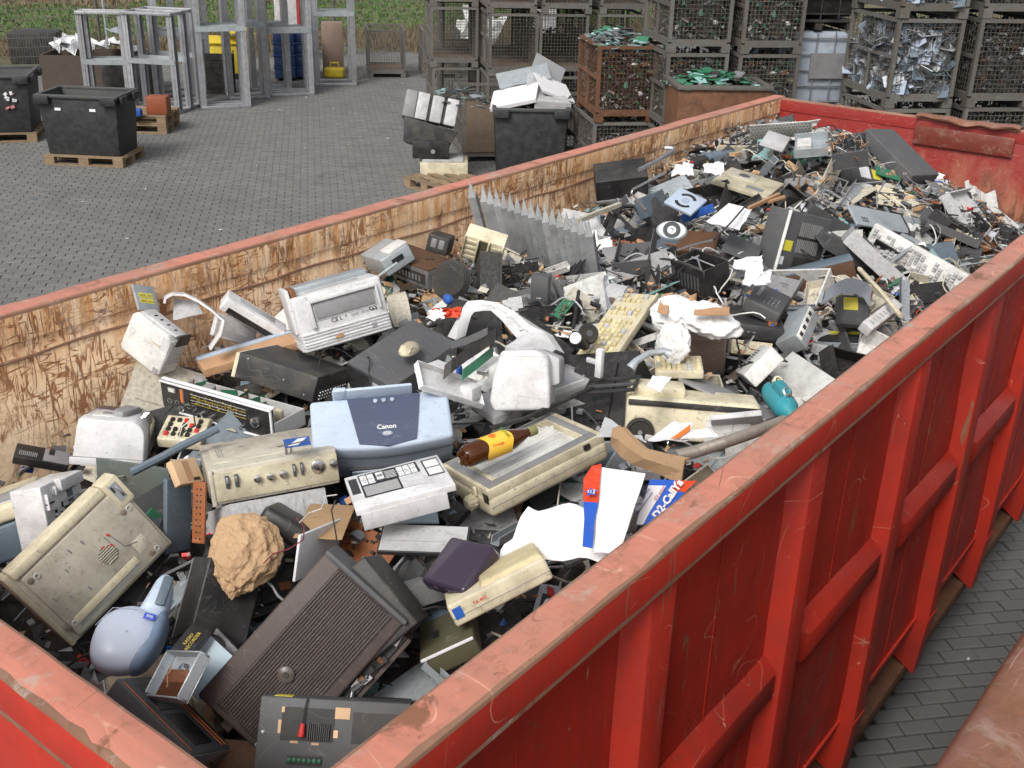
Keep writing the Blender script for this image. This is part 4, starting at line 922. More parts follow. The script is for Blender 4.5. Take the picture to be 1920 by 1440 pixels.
t = thing('beige_machine', 'beige office machine with a red label, lowest of the pile', 'machine', onp(.22, .16, .03), rzp)
m = MB(); m.b2((0, 0, 0), (.66, .5, .26)); m.obj('body', CREAM, t, .012)
m = MB(); m.b2((.05, -.004, .03), (.24, .001, .09)); m.obj('red_label', RED, t)
textmesh('label_print', 'SIEMENS', .03, INKW, t, Matrix.Translation((.145, -.006, .06)) @ Matrix.Rotation(R(90), 4, 'X'))
m = MB(); m.b2((.03, .02, .262), (.60, .45, .30)); m.obj('cover', LGREY, t, .006)
t = thing('black_speaker_box', 'black box with a round silver knob in the pile of old sets', 'speaker', onp(.12, .18, .34), rzp)
m = MB(); m.b2((0, 0, 0), (.50, .4, .24)); m.obj('body', BLACK, t, .012); m = MB(); m.cyl((.28, -.012, .1), (.28, .0, .1), .03, 14); m.obj('knob', STEEL, t)
t = thing('black_television', 'black television lying tilted on the black box', 'television', onp(.04, .2, .56), 0, q=(Matrix.Rotation(rzp, 4, 'Z') @ Matrix.Rotation(.28, 4, 'Y') @ Matrix.Rotation(-.25, 4, 'X')).to_quaternion())
m = MB(); m.hexa([(-.05, .0, 0), (.55, 0, 0), (.5, .4, 0), (0, .4, 0), (-.12, -.05, .33), (.64, -.05, .33), (.64, .5, .33), (-.12, .5, .33)]); m.obj('cabinet', BLACKM, t, .015)
for k in range(5): m = MB(); m.b2((.1, -.045+.012*k, .05+.03*k), (.4, -.03, .06+.03*k))
t = thing('panel_stack', 'four grey printer covers in a row on the black television', 'printer cover', onp(.07, .23, .90), 0, q=(Matrix.Rotation(rzp, 4, 'Z') @ Matrix.Rotation(.2, 4, 'Y') @ Matrix.Rotation(-.3, 4, 'X')).to_quaternion())
for k, x in enumerate((0, .17, .37, .57)):
    m = MB(); m.b2((x-.09, 0, 0), (x+.07, .35, .36)); m.obj('cover_panel', LGREY if k else MGREY, t, .015)
for x in (.29, .49): m = MB(); m.b2((x-.04, .02, .0), (x-.012, .3, .37)); m.obj('gap_strip', BLACK, t)
crown(onp(.75, .6, 1.02), .8, .7, [STEEL, DGREY, SHEET, TEAL2, BLACKM], 60, 12, 'tangle of thin metal strips beside the stacked printer covers', .25)
pc = at(866, 304, GZ); cr = crate(pc.x, pc.y, GZ, AZ, 'wire crate between the old sets and the third bin', False)
m = MB(); m.b2((.05, -.02, .15), (.75, -.005, .9)); m.obj('wooden_liner', PLANK, cr)
pc = Vector((p3.x, p3.y, 0))+DX*1.2+DY*.25; c_ = crate(pc.x, pc.y, GZ, AZ+.05, 'wire crate squeezed between the third bin and the rusty crate')
# ------------------------------------------------------------------ hero pieces of the heap
class Dev:
    """a thing with its pose and its half sizes; helpers put parts on its faces"""
    def __init__(s, pose, name, label, cat, group=None, dz=0, grow=(1, 1, 1)):
        x, y, z, qw, qx, qy, qz, w, d, h = POSES[pose]
        s.w, s.d, s.h = w*grow[0], d*grow[1], h*grow[2]
        s.t = thing(name, label, cat, (x, y, z+dz), group=group, q=(qw, qx, qy, qz)); DEVS.append((s.t, s.w, s.d, s.h, label))
    def fr(s, face):
        w, d, h = s.w/2, s.d/2, s.h/2
        return {'T': (Vector((-w, -d, h)), Vector((2*w, 0, 0)), Vector((0, 2*d, 0)), Vector((0, 0, 1))), 'F': (Vector((-w, -d, -h)), Vector((2*w, 0, 0)), Vector((0, 0, 2*h)), Vector((0, -1, 0))),
                'R': (Vector((w, -d, -h)), Vector((0, 2*d, 0)), Vector((0, 0, 2*h)), Vector((1, 0, 0))), 'L': (Vector((-w, d, -h)), Vector((0, -2*d, 0)), Vector((0, 0, 2*h)), Vector((-1, 0, 0))),
                'K': (Vector((w, d, -h)), Vector((-2*w, 0, 0)), Vector((0, 0, 2*h)), Vector((0, 1, 0)))}[face]
    def P(s, face, u, v, out=0): o, a, b, n = s.fr(face); return o+a*u+b*v+n*out
    def slab(s, mb, face, u0, v0, u1, v1, out, inn=.003, k=1.):
        q = [s.P(face, u0, v0, -inn), s.P(face, u1, v0, -inn), s.P(face, u1, v1, -inn), s.P(face, u0, v1, -inn)]
        c = s.P(face, (u0+u1)/2, (v0+v1)/2, out); t = [c+(s.P(face, a, b, out)-c)*k for a, b in ((u0, v0), (u1, v0), (u1, v1), (u0, v1))]
        mb.hexa(q+t); return mb
    def pl(s, name, face, u0, v0, u1, v1, out, mat, bevel=0, parent=None, k=1.):
        return s.slab(MB(), face, u0, v0, u1, v1, out, k=k).obj(name, mat, parent or s.t, bevel)
    def body(s, mat, bevel=.012, name='body', lo=(0, 0, 0), hi=(1, 1, 1), seg=3):
        m = MB(); W = (s.w, s.d, s.h); m.b2([(lo[i]-.5)*W[i] for i in range(3)], [(hi[i]-.5)*W[i] for i in range(3)]); return m.obj(name, mat, s.t, bevel, seg=seg)
    def vents(s, face, u0, v0, u1, v1, n, mat, horiz=True, out=.0012, name='vent_slots', fill=.5):
        m = MB()
        for i in range(n):
            if horiz: a = v0+(v1-v0)*i/n; s.slab(m, face, u0, a, u1, a+(v1-v0)*fill/n, out)
            else: a = u0+(u1-u0)*i/n; s.slab(m, face, a, v0, a+(u1-u0)*fill/n, v1, out)
        o = m.obj(name, mat, s.t); return tag(o, kind='stuff')
    def rib(s, face, u0, v0, u1, v1, n, mat, horiz=True, out=.004):
        for i in range(n):
            m = MB()
            if horiz: a = v0+(v1-v0)*i/n; s.slab(m, face, u0, a, u1, a+(v1-v0)*.55/n, out)
            else: a = u0+(u1-u0)*i/n; s.slab(m, face, a, v0, a+(u1-u0)*.55/n, v1, out)
            m.obj('rib', mat, s.t, .001)
    def knob(s, face, u, v, r, ln, mat, name='knob', n=18):
        m = MB(); a = s.P(face, u, v, -.001); b = s.P(face, u, v, ln); m.cyl(a, b, r, n, r*.85); o = m.obj(name, mat, s.t, .0012); return o
    def text(s, face, u, v, size, txt, mat, rot=0, name='lettering', align='CENTER', bold=0, out=.0012):
        o, a, b, n = s.fr(face); a = a.normalized(); b = b.normalized()
        if rot: a, b = a*math.cos(rot)+b*math.sin(rot), b*math.cos(rot)-a*math.sin(rot)
        p = s.P(face, u, v, out); M4 = Matrix(((a.x, b.x, n.x, p.x), (a.y, b.y, n.y, p.y), (a.z, b.z, n.z, p.z), (0, 0, 0, 1)))
        return textmesh(name, txt, size, mat, s.t, M4, .0004, bold, align)
    def feet(s, face, pts, r, mat, name='rubber_foot', ln=.004):
        for u, v in pts: s.knob(face, u, v, r, ln, mat, name, 14)
    def tray(s, mat, th=.004, name='shell', bevel=.002, walls='FKLR', zt=1.):
        m = MB(); w, d, h = s.w/2, s.d/2, s.h/2; hz = -h+2*h*zt
        m.b2((-w, -d, -h), (w, d, -h+th))
        if 'F' in walls: m.b2((-w, -d, -h+th), (w, -d+th, hz))
        if 'K' in walls: m.b2((-w, d-th, -h+th), (w, d, hz))
        if 'L' in walls: m.b2((-w, -d+th, -h+th), (-w+th, d-th, hz))
        if 'R' in walls: m.b2((w-th, -d+th, -h+th), (w, d-th, hz))
        return m.obj(name, mat, s.t, bevel, seg=1)
DEVS = []

# -- pale blue ink jet printer
D = Dev('inkjet_printer', 'inkjet_printer', 'pale blue inkjet printer with a smoky blue lid, sitting on top of the beige record player', 'printer', grow=(1, 1.15, 1))
w, d, h = D.w/2, D.d/2, D.h/2
def arcpoly(w, d, sag, n=9):            # plan with a front edge bowed outwards
    return [(-w+2*w*i/(n-1), -d-sag*math.sin(math.pi*i/(n-1))) for i in range(n)]+[(w, d), (-w, d)]
m = MB(); m.prism(arcpoly(w*.985, d*.96, .018), -h, h*.30); m.obj('lower_body', BLUEG2, D.t, .008)
m = MB(); m.prism(arcpoly(w, d, .022), h*.30+.0015, h, .985); m.obj('upper_shell', BLUEG, D.t, .012, seg=3)
m = MB(); n = 7; g = []
for j in range(6):
    v = -1.02+1.92*j/5; row = []
    for i in range(n): u = -1+2*i/(n-1); a = (.40+.12*(j/5)); row.append(Vector((u*w*a+w*.06, v*d-(.016*(1-abs(u))*(1-j/5)), h+.004+(.004*math.sin(math.pi*j/5)) - (.03 if j == 0 else 0)*0)))
    g.append(row)
m.sheet(g, .006); o = m.obj('lid', NAVY, D.t, 0, True)
textmesh('brand_print', 'Canon', .022, INKW, o, Matrix.Translation((w*.06, -d*.45, h+.0098)), .0004, .0004)
m = MB(); m.lathe([(.0, 0), (.016, 0), (.016, .0006), (0, .0006)], 20, (0, 0, 1), (0, 0, 0)); e = m.obj('badge', BLUEG2, o); e.location = (w*.06, -d*.72, h+.0088); e.scale = (1, .55, 1)
textmesh('model_print', 'S520', .011, INKW, o, Matrix.Translation((w*.06, -d*.72, h+.0105)))
for u in (-.12, 0, .12): m = MB(); m.cyl((w*(.06+u), d*.68, h+.004), (w*(.06+u), d*.68, h+.011), .007, 14); m.obj('button', BLUEG2, D.t, .001)
m = MB(); m.b2((-w*.50, -d-.021, -h*1.02), (w*.55, -d+.03, -h*.30)); m.obj('paper_exit', DGREY, D.t)
m = MB(); m.b2((-w*.48, -d-.026, -h*.75), (w*.53, -d-.012, -h*.38)); m.obj('tray_flap', BLUEG2, D.t, .003)
m = MB(); m.b2((-w*.66, d*.96, h*.2), (w*.48, d*1.10, h*1.45)); m.obj('paper_feed', BLUEG, D.t, .006)
m = MB(); m.b2((-w*.64, d*.93, h*1.02), (-w*.46, d*1.12, h*1.50)); m.obj('paper_guide', BLUEG, D.t, .004)

# -- multifunction printer with its arched side
D = Dev('mfp_housing', 'multifunction_printer', 'large white grey multifunction printer with an arched arm, toppled in the middle of the heap', 'printer', grow=(1.05, 1.2, 1.05))
w, d, h = D.w/2, D.d/2, D.h/2
m = MB(); poly = [(-w*.75, h*.96), (w*.5, h*1.03), (w*.92, h*.82), (w*1.0, -h*.2), (w*1.02, -h*.92), (-w*.95, -h*1.05), (-w*1.12, -h*.72), (-w*1.02, h*.1)]
m.prism(poly[::-1], -d, d*.7, axis='y'); m.obj('end_housing', WHITEP, D.t, .012, seg=3); D.pl('seam', 'F', .08, .90, .92, .905, .0012, LGREY)
m = MB(); m.prism([(w*.5, h*1.02), (w*1.25, h*.75), (w*1.28, -h*.1), (w*.95, -h*.2)][::-1], -d*.4, d*1.2, axis='y'); m.obj('side_housing', LGREY, D.t, .008)
inv = D.t.matrix_world; Mw = Matrix.Translation(D.t.location) @ D.t.rotation_quaternion.to_matrix().to_4x4(); Mi = Mw.inverted()
def kp(x, y, z, sc=3.097, ox=740, oy=400): return at(ox+x/sc, oy+y/sc, z)
def arch(name, outer, width, th, mat, parent, Mi, wd=None):
    m = MB(); pts = [Vector(p) for p in outer]; wd = Vector(wd or (0, 0, 1)).normalized()*width
    g = [[Mi @ p for p in pts], [Mi @ (p+wd) for p in pts]]
    m.sheet(g, th); return m.obj(name, mat, parent, .002, True)
ap = [kp(*q) for q in ((355, 735, -.16), (372, 640, -.10), (400, 545, -.04), (425, 512, -.02), (500, 505, -.02), (600, 522, -.02), (690, 575, -.02), (770, 650, -.03), (860, 740, -.05), (890, 800, -.07))]
AO = ((355, 735, -.19), (372, 640, -.13), (396, 545, -.08), (425, 510, -.06), (500, 503, -.055), (600, 518, -.055), (700, 572, -.06), (785, 650, -.07), (870, 690, -.08), (935, 790, -.11))
AI = ((412, 712, -.19), (428, 645, -.14), (445, 595, -.11), (462, 573, -.10), (510, 566, -.09), (560, 566, -.09), (620, 620, -.10), (680, 692, -.12), (735, 752, -.14), (800, 800, -.15))
oo = [Mi @ kp(*q) for q in AO]; ii = [Mi @ kp(*q) for q in AI]; mid_ = [a*.5+b*.5 for a, b in zip(oo, ii)]; cn_ = (Mi @ CAM).normalized()
m = MB(); m.sheet([ii, [p+cn_*.004 for p in mid_], oo], .045); m.obj('arch_arm', WHITEP, D.t, 0, True)
m = MB(); m.sheet([[p+cn_*.0055 for p in mid_[4:9]], [p*.75+q_*.25+cn_*.0055 for p, q_ in zip(mid_[4:9], oo[4:9])]], .003); m.obj('arch_groove', LGREY, D.t)
sh_ = [[Mi @ kp(*q) for q in ((640, 775, -.11), (735, 800, -.10), (800, 825, -.095), (880, 842, -.09))], [Mi @ kp(*q) for q in ((700, 735, -.12), (760, 735, -.10), (840, 760, -.09), (915, 805, -.09))], [Mi @ kp(*q) for q in ((745, 690, -.13), (800, 675, -.09), (865, 690, -.08), (935, 790, -.11))]]
m = MB(); m.sheet(sh_, .05); m.obj('shoulder', WHITEP, D.t, 0, True)
for k in (5, 6, 7): m = MB(); m.box(mid_[k]+cn_*.010, (.014, .006, .010)); m.obj('arch_clip', OFFW, D.t, .002)
for k, (c, sz, rz, mt) in enumerate((((620, 900, -.14), (.13, .11, .03), .5, OFFW), ((260, 920, -.17), (.13, .11, .02), .2, WHITEP), ((300, 1010, -.17), (.15, .06, .03), .35, WHITEP), ((440, 1035, -.15), (.05, .05, .045), .35, WHITEP), ((480, 880, -.13), (.10, .09, .004), .6, PAPER))):
    m = MB(); p = kp(*c); Q = Mi.to_3x3() @ Matrix.Rotation(rz-.3, 3, 'Z'); m.box(Mi @ p, sz, Q); m.obj('tray_part', mt, D.t, .003)
m = MB(); m.box(Mi @ kp(375, 915, -.12), (.014, .02, .035), Mi.to_3x3()); m.obj('paper_guide', BLUE, D.t, .004)
B_ = Dev('mfp_base', 'scanner_base', 'light grey scanner base with a glass bed under the arched white printer', 'scanner base', grow=(1, 1.3, 1))
B_.body(LGREY, .01); B_.pl('glass_bed', 'T', .52, .18, .86, .86, .0015, GLASS); B_.pl('bed_frame', 'T', .49, .10, .89, .17, .004, OFFW); B_.pl('bed_frame', 'T', .49, .87, .89, .95, .004, OFFW)
for u, v in ((.93, .3), (.93, .5), (.96, .4), (.93, .7)): B_.knob('T', u, v, .006, .003, MGREY, 'button', 10)
for k, (pts, wd, mt, nm, lb, ct) in enumerate((
    (((290, 885, -.06), (330, 850, -.045), (420, 780, -.03), (520, 715, -.02), (585, 672, -.01)), .05, BLACK, 'black_roller_cover', 'black curved roller cover thrust into the arched printer', 'roller cover'),
    (((395, 905, -.08), (470, 850, -.075), (570, 770, -.07)), .04, PCB, 'circuit_board', 'dark green circuit board lying inside the arched printer', 'circuit board'),
    (((330, 745, -.06), (420, 720, -.05), (540, 665, -.03)), .03, DGREY, 'grey_strip', 'dark grey strip behind the black roller cover', 'strip'))):
    m = MB(); pp_ = [kp(*q) for q in pts]; g = [pp_, [p+Vector((.35, -.5, -.5)).normalized()*wd for p in pp_]]; m.sheet(g, .004); o = m.obj(nm, mt, None, 0, True); tag(o, lb, ct)

# -- ribbed white printer
D = Dev('ribbed_printer', 'ribbed_printer', 'white printer seen from its ribbed back with print and symbols, left of the heap centre', 'printer', grow=(1, .75, 1))
D.body(WHITEP, .01); D.rib('F', .015, .03, .985, .36, 6, WHITEP, True, .006)
D.rib('L', .02, .03, .95, .36, 6, WHITEP, True, .004)
D.pl('recess', 'F', .20, .50, .90, .88, .003, LGREY, .003); D.pl('inner_flap', 'F', .22, .54, .88, .84, .008, MGREY, .003); D.pl('recess_lip', 'F', .18, .84, .92, .92, .018, WHITEP, .004)
D.pl('recess_side', 'F', .14, .40, .19, .88, .016, WHITEP, .004); D.pl('recess_side', 'F', .905, .44, .935, .9, .016, WHITEP, .004)
D.text('F', .40, .45, .022, 'CE', INKK); D.text('F', .47, .45, .02, 'L', INKK); D.text('F', .53, .45, .018, '*', INKK); D.text('F', .84, .47, .026, 'GS', INKK, bold=.0006)
for k in range(5): D.vents('F', .58, .43+k*.012, .68, .432+k*.012, 1, INKG); D.vents('F', .70, .43+k*.012, .80, .432+k*.012, 1, INKG)
D.pl('serial_port', 'F', .36, .12, .45, .19, .009, TAN, .001); D.pl('socket', 'F', .78, .13, .83, .22, .009, INKG)
D.pl('top_rail', 'T', .05, .55, .95, .95, .02, SHEET, .003); D.pl('end_bracket', 'L', .3, .35, .9, 1.15, .012, WHITEP, .004); D.pl('hinge_plate', 'T', .02, .1, .08, .5, .03, COPPER, .002)
D.vents('T', .2, .2, .8, .45, 5, LGREY)

# -- square white housing at the left wall
D = Dev('square_printer', 'square_housing', 'white square housing of a small printer leaning against the left wall', 'housing', grow=(1.02, 1.1, 1.05))
w, d, h = D.w/2, D.d/2, D.h/2
m = MB(); m.prism([(-w*.8, h), (w*.75, h*.96), (w, h*.62), (w*1.0, -h*.9), (w*.85, -h), (-w*.9, -h*.98), (-w, -h*.8), (-w, h*.78)][::-1], -d, d, axis='y'); m.obj('body', OFFW, D.t, .012, seg=3)
D.vents('F', .80, .60, .99, .92, 9, LGREY, True, .001); D.vents('F', .84, .04, .97, .16, 6, MGREY, False, .001); D.pl('name_plate', 'F', .60, .62, .82, .66, .001, CREAM)
D.vents('R', .1, .3, .9, .95, 9, LGREY, True, .002); D.pl('black_latch', 'R', .3, .75, 1.0, 1.02, .006, BLACK, .004); D.pl('lid_edge', 'T', .1, .2, .98, .8, .004, WHITEP, .004)
for u in (.3, .45, .62, .8): D.pl('hole', 'T', u, .45, u+.035, .6, .0052, INKK)

# -- white sheet-fed machine
D = Dev('fax', 'fax_machine', 'white fax machine with a rounded corner, next to the rusty left wall', 'fax machine')
w, d, h = D.w/2, D.d/2, D.h/2
pr = [(-w*1.0, -h), (w, -h*1.0), (w, h*.35)]+[(w*(.55+.45*math.cos(a)), h*(.30+.70*math.sin(a))) for a in (0.2, .5, .8, 1.1, 1.4)]+[(-w*.85, h*.98), (-w*.9, h*.6)]
m = MB(); m.prism(pr[::-1], -d, -d*.35, axis='y'); m.obj('front_shell', WHITEP, D.t, .006, seg=3)
m = MB(); m.prism([(x*.97, z*.97+.002) for x, z in pr][::-1], -d*.35+.002, d*.9, .92, axis='y'); m.obj('rear_shell', LGREY, D.t, .01, seg=3)
m = MB(); m.b2((-w*1.02, -d-.002, -h*.66), (w*1.0, -d+.01, -h*.64)); m.obj('base_line', MGREY, D.t)
m = MB(); m.b2((-w*1.06, -d-.006, -h), (w*.98, -d+.002, -h*.67)); m.obj('base_skirt', WHITEP, D.t, .003)
m = MB(); m.b2((-w*.3, -d-.0075, -h*.93), (w*.5, -d-.005, -h*.82)); m.obj('label_strip', LGREY, D.t)
m = MB(); m.prism([(-.02, -.055), (.02, -.055), (.03, -.02), (.03, .055), (-.03, .055), (-.03, -.02)], 0, .02, .9); o = m.obj('paper_slide', MGREY, D.t, .005); o.location = (w*.25, 0, h*.96); o.rotation_euler = (0, 0, -.3)
m = MB(); m.b2((-w*.6, -d*.5, h*.92), (w*.1, d*.1, h*1.03)); m.obj('keypad', OFFW, D.t, .004)
m = MB(); m.b2((-w*.35, -d*.35, h*1.03), (w*.0, -d*.1, h*1.05)); m.obj('display', MGREY, D.t, .001)
m = MB(); m.b2((-w*.75, d*.35, h*.85), (w*.6, d*.8, h*1.0)); m.obj('rear_cover', VISOR, D.t, .004)
for k in range(5): m = MB(); m.tube([(w*.72, -d*.2+k*.016, h*.9), (w*.86, -d*.2+k*.016, h*.98), (w*.98, -d*.15+k*.016, h*.6), (w*1.02, -d*.2+k*.016, -h*.5)], .0025, 5); m.obj('wire_rib', CHROME, D.t)

# -- amplifier in its black cover
D = Dev('amp', 'amplifier', 'black metal clad amplifier with rows of sockets on its end, behind the radio tuner', 'amplifier')
D.body(BLACKM, .004); D.pl('cream_front', 'L', .0, .0, 1, .96, .012, CREAM, .003)
D.pl('socket_panel', 'R', .1, .04, .95, .5, .0015, BLACK)
for j in range(3):
    for i in range(11): D.knob('R', .14+.078*i, .10+.13*j, .0042, .008, CHROME, 'socket', 8)
for u, v in ((.12, .85), (.88, .2), (.6, .5)): D.knob('F', u, v, .0035, .002, STEEL, 'screw', 8)

# -- dark case with beige mouse on it
D = Dev('dark_case', 'dark_case', 'large flat dark grey computer case with a beige mouse on it', 'computer case')
D.body(DGREY, .004); D.vents('L', .2, .3, .8, .7, 5, BLACK, False, .001)
D.vents('F', .55, .6, .75, .75, 2, INKW, True, .001); D.pl('front_bezel', 'F', .0, .02, .5, .9, .006, BLACK, .004)
o_ = kp(1755-0, 742, 0, 3.097, 200, 420); q = at(200+1757/3.097, 420+742/3.097, -.16)
t = thing('computer_mouse', 'dirty beige computer mouse lying on the dark grey case', 'mouse', q, -2.75)
m = MB(); prof = [(.0, .0), (.5, .0), (.97, .12), (1., .3), (.88, .62), (.6, .88), (.25, 1.), (0, 1.)]
mm = MB(); mm.lathe(prof, 20); mm.v = [(x*.034, y*.058, z*.030) for x, y, z in mm.v]; mm.obj('shell', CREAM, t, 0, True)
for s_ in (-1, 1): m = MB(); m.box((s_*.011, .036, .0235), (.020, .030, .003), Matrix.Rotation(-.55, 3, 'X')); m.obj('button', CREAM, t, .0015)

# -- radio tuner with its open back full of parts
D = Dev('tuner', 'radio_tuner', 'open radio tuner with a black dial front in a white frame and silver knobs', 'radio')
D.tray(LGREY, .004, 'chassis', .001, 'KLR', .55); w, d, h = D.w/2, D.d/2, D.h/2
D.pl('front_panel', 'F', 0, 0, 1, 1, .006, BLACK, .001)
for a in ((0, .95, 1, 1.0), (0, 0, 1, .05)): D.pl('frame_strip', 'F', a[0], a[1], a[2], a[3], .014, PAPER, .002)
D.pl('frame_strip', 'F', .985, .05, 1, .95, .010, PAPER); D.pl('frame_top', 'T', 0, 0, 1, .10, .006, PAPER, .002)
D.pl('dial_glass', 'F', .26, .42, .78, .82, .0075, INKK)
for k, v in enumerate((.48, .58, .68, .78)): D.pl('dial_line', 'F', .28, v, .78, v+.008, .0085, INKW if k % 2 else INKY)
r = random.Random(8); mrk = MB()
for k in range(90): u = r.uniform(.28, .77); v = r.choice((.50, .53, .60, .63, .70, .73, .80)); D.slab(mrk, 'F', u, v, u+r.uniform(.002, .008), v+.02, .0085)
tag(mrk.obj('dial_marks', INKY, D.t), kind='stuff')
D.pl('meter', 'F', .07, .66, .14, .82, .009, MGREY, .001); D.pl('meter_face', 'F', .08, .68, .13, .80, .0105, OFFW); D.pl('level_meter', 'F', .185, .40, .215, .86, .009, STEEL, .001); D.pl('level_face', 'F', .19, .42, .21, .84, .0105, INKO)
D.text('F', .06, .90, .012, 'WEGA 3120', INKW); D.text('F', .88, .18, .008, 'TUNING', INKW)
for u, v, rr in ((.86, .48, .021), (.19, .22, .014), (.36, .16, .013), (.45, .15, .013), (.53, .15, .009), (.58, .15, .009), (.63, .15, .009), (.68, .15, .009), (.73, .15, .009)): D.knob('F', u, v, rr, .018, CHROME)
for u in (.07, .14, .25, .30): 
    for k in range(8): a = k*.785; D.knob('F', u+.018*math.cos(a), .33+.075*math.sin(a), .0012, .0075, INKW, 'dial_dot', 6)
for k in range(46):
    kind = r.random(); x = r.uniform(-w*.92, w*.9); y = r.uniform(-d*.75, d*.8); z0 = -h*.7; m = MB()
    if kind < .35: m.cyl((x, y, z0), (x, y, z0+r.uniform(.015, .045)), r.uniform(.004, .012), 10); nm, mt = 'capacitor', r.choice((OFFW, RED, BLUE, CHROME, DGREY, ORANGE))
    elif kind < .7: m.box((x, y, z0+.015), (r.uniform(.008, .03), r.uniform(.008, .025), r.uniform(.01, .04)), Matrix.Rotation(r.uniform(0, 3), 3, 'Z')); nm, mt = 'component', r.choice((TAN, STEEL, BLACK, CREAM, PCB, COPPER))
    else: m.box((x, y, z0+.03), (r.uniform(.03, .07), .0016, r.uniform(.02, .05)), Matrix.Rotation(r.uniform(0, 3), 3, 'Z')); nm, mt = 'small_board', r.choice((TEAL2, PCB, CREAM, TAN))
    m.obj(nm, mt, D.t)
m = MB(); m.cyl((-w*.45, d*.1, -h*.6), (-w*.45, d*.1, h*.55), .024, 20); m.obj('transformer_can', ALU, D.t, .002)
m = MB(); m.b2((w*.1, -d*.2, -h*.6), (w*.9, d*.05, h*.4)); m.obj('tuning_box', CREAM, D.t, .002)

# -- record player
D = Dev('record_player', 'record_player', 'long beige record player with silver knobs along its front, under the pale blue printer', 'record player', grow=(1, .62, 1.5))
D.body(BEIGE, .006); D.pl('top_deck', 'T', .06, .18, .97, .92, .004, BEIGE, .004); D.pl('front_panel', 'F', .03, .10, .995, .88, .006, CREAM, .002)
D.pl('side_block', 'F', .0, .0, .035, 1.0, .010, BEIGE, .003)
for u in (.12, .19): D.pl('slide_switch', 'F', u, .45, u+.028, .80, .012, DGREY, .001); D.pl('switch_tip', 'F', u+.004, .60, u+.024, .76, .020, STEEL, .001)
for u in (.36, .46, .56): D.knob('F', u, .58, .0125, .020, CHROME); 
for u in (.64, .70): D.pl('slide_switch', 'F', u, .45, u+.022, .80, .012, DGREY, .001); D.pl('switch_tip', 'F', u+.003, .60, u+.019, .76, .020, STEEL, .001)
D.knob('F', .84, .60, .024, .012, CHROME, 'big_knob', 24); D.knob('F', .96, .62, .014, .02, CHROME)
for u in (.62, .66): m = MB(); m.cyl(D.P('T', u, .06), D.P('T', u, .06, .022), .0055, 10, .004); m.obj('plug_pin', CHROME, D.t)
D.vents('T', .11, .35, .17, .85, 3, MGREY, False, .0052, fill=.2); D.vents('T', .74, .40, .80, .85, 3, MGREY, False, .0052, fill=.2)
for a in ((.2, .88, .28), (.38, .90, .43), (.55, .82, .58), (.3, .6, .33)): D.pl('scuff_slot', 'T', a[0], a[1], a[2], a[1]+.03, .0056, MGREY)
D.text('F', .30, .24, .007, 'DUAL P 50  HIFI STEREO TUNER SYSTEM', INKG)
for k in range(9): D.pl('print_tick', 'F', .10+.095*k, .33, .115+.095*k, .345, .0068, INKG)
q = at(557, 829, -.16); m = MB(); m.box((0, 0, 0), (.075, .055, .0012)); m.mi = 1; m.prism([(-.03, -.02), (.0, -.02), (.03, .02), (.005, .02)], .0007, .0011)
o = m.obj('blue_card', [BLUE, PAPER]); o.location = q; o.rotation_euler = (0, -.03, .95); tag(o, 'small blue and white printed card on the beige record player', 'card')
m = MB(); m.tube([at(520, 838, -.155), at(540, 834, -.15), at(575, 826, -.147)], .0018, 5); tag(m.obj('thin_rod', DGREY), 'thin dark rod lying across the blue printed card', 'rod')

# -- printed lid
D = Dev('printed_lid', 'printed_lid', 'white printer lid with black printed instructions, below the pale blue printer', 'printer lid', dz=.03, grow=(1, .75, 1))
D.body(WHITEP, .003); D.pl('instruction_print', 'T', .13, .25, .75, .94, .0008, INKK)
for i in range(2):
    for j in range(2): D.pl('picture_field', 'T', .145+.075*i, .62+.15*j, .21+.075*i, .755+.15*j, .0014, INKW)
D.pl('picture_field', 'T', .31, .68, .385, .90, .0014, INKW); D.knob('T', .347, .79, .011, .0020, INKG, 'picture_ring', 20)
for i in range(3):
    for j in range(2): D.pl('picture_field', 'T', .53+.068*i, .62+.15*j, .59+.068*i, .755+.15*j, .0014, INKW)
D.vents('T', .15, .29, .50, .58, 13, INKW, True, .0012, 'text_lines', .3); D.vents('T', .40, .66, .51, .90, 6, INKW, True, .0012, 'text_lines', .3); D.pl('blank_field', 'T', .52, .25, .75, .60, .0013, WHITEP)
r = random.Random(4); m = MB()
for k in range(60): u = .15+.60*r.random(); v = .63+.27*r.random(); D.slab(m, 'T', u, v, u+.012, v+.012, .0017)
tag(m.obj('picture_marks', INKG, D.t), kind='stuff')
D.pl('corner_print', 'T', .80, .40, .97, .92, .0008, INKK); D.pl('corner_field', 'T', .815, .43, .96, .64, .0014, INKW); D.pl('corner_field', 'T', .815, .67, .96, .88, .0014, INKW)
D.pl('window_hole', 'T', .025, .42, .11, .88, .0010, BLACK); D.pl('lid_lip', 'F', .04, -2.2, .9, .2, .003, WHITEP, .002)

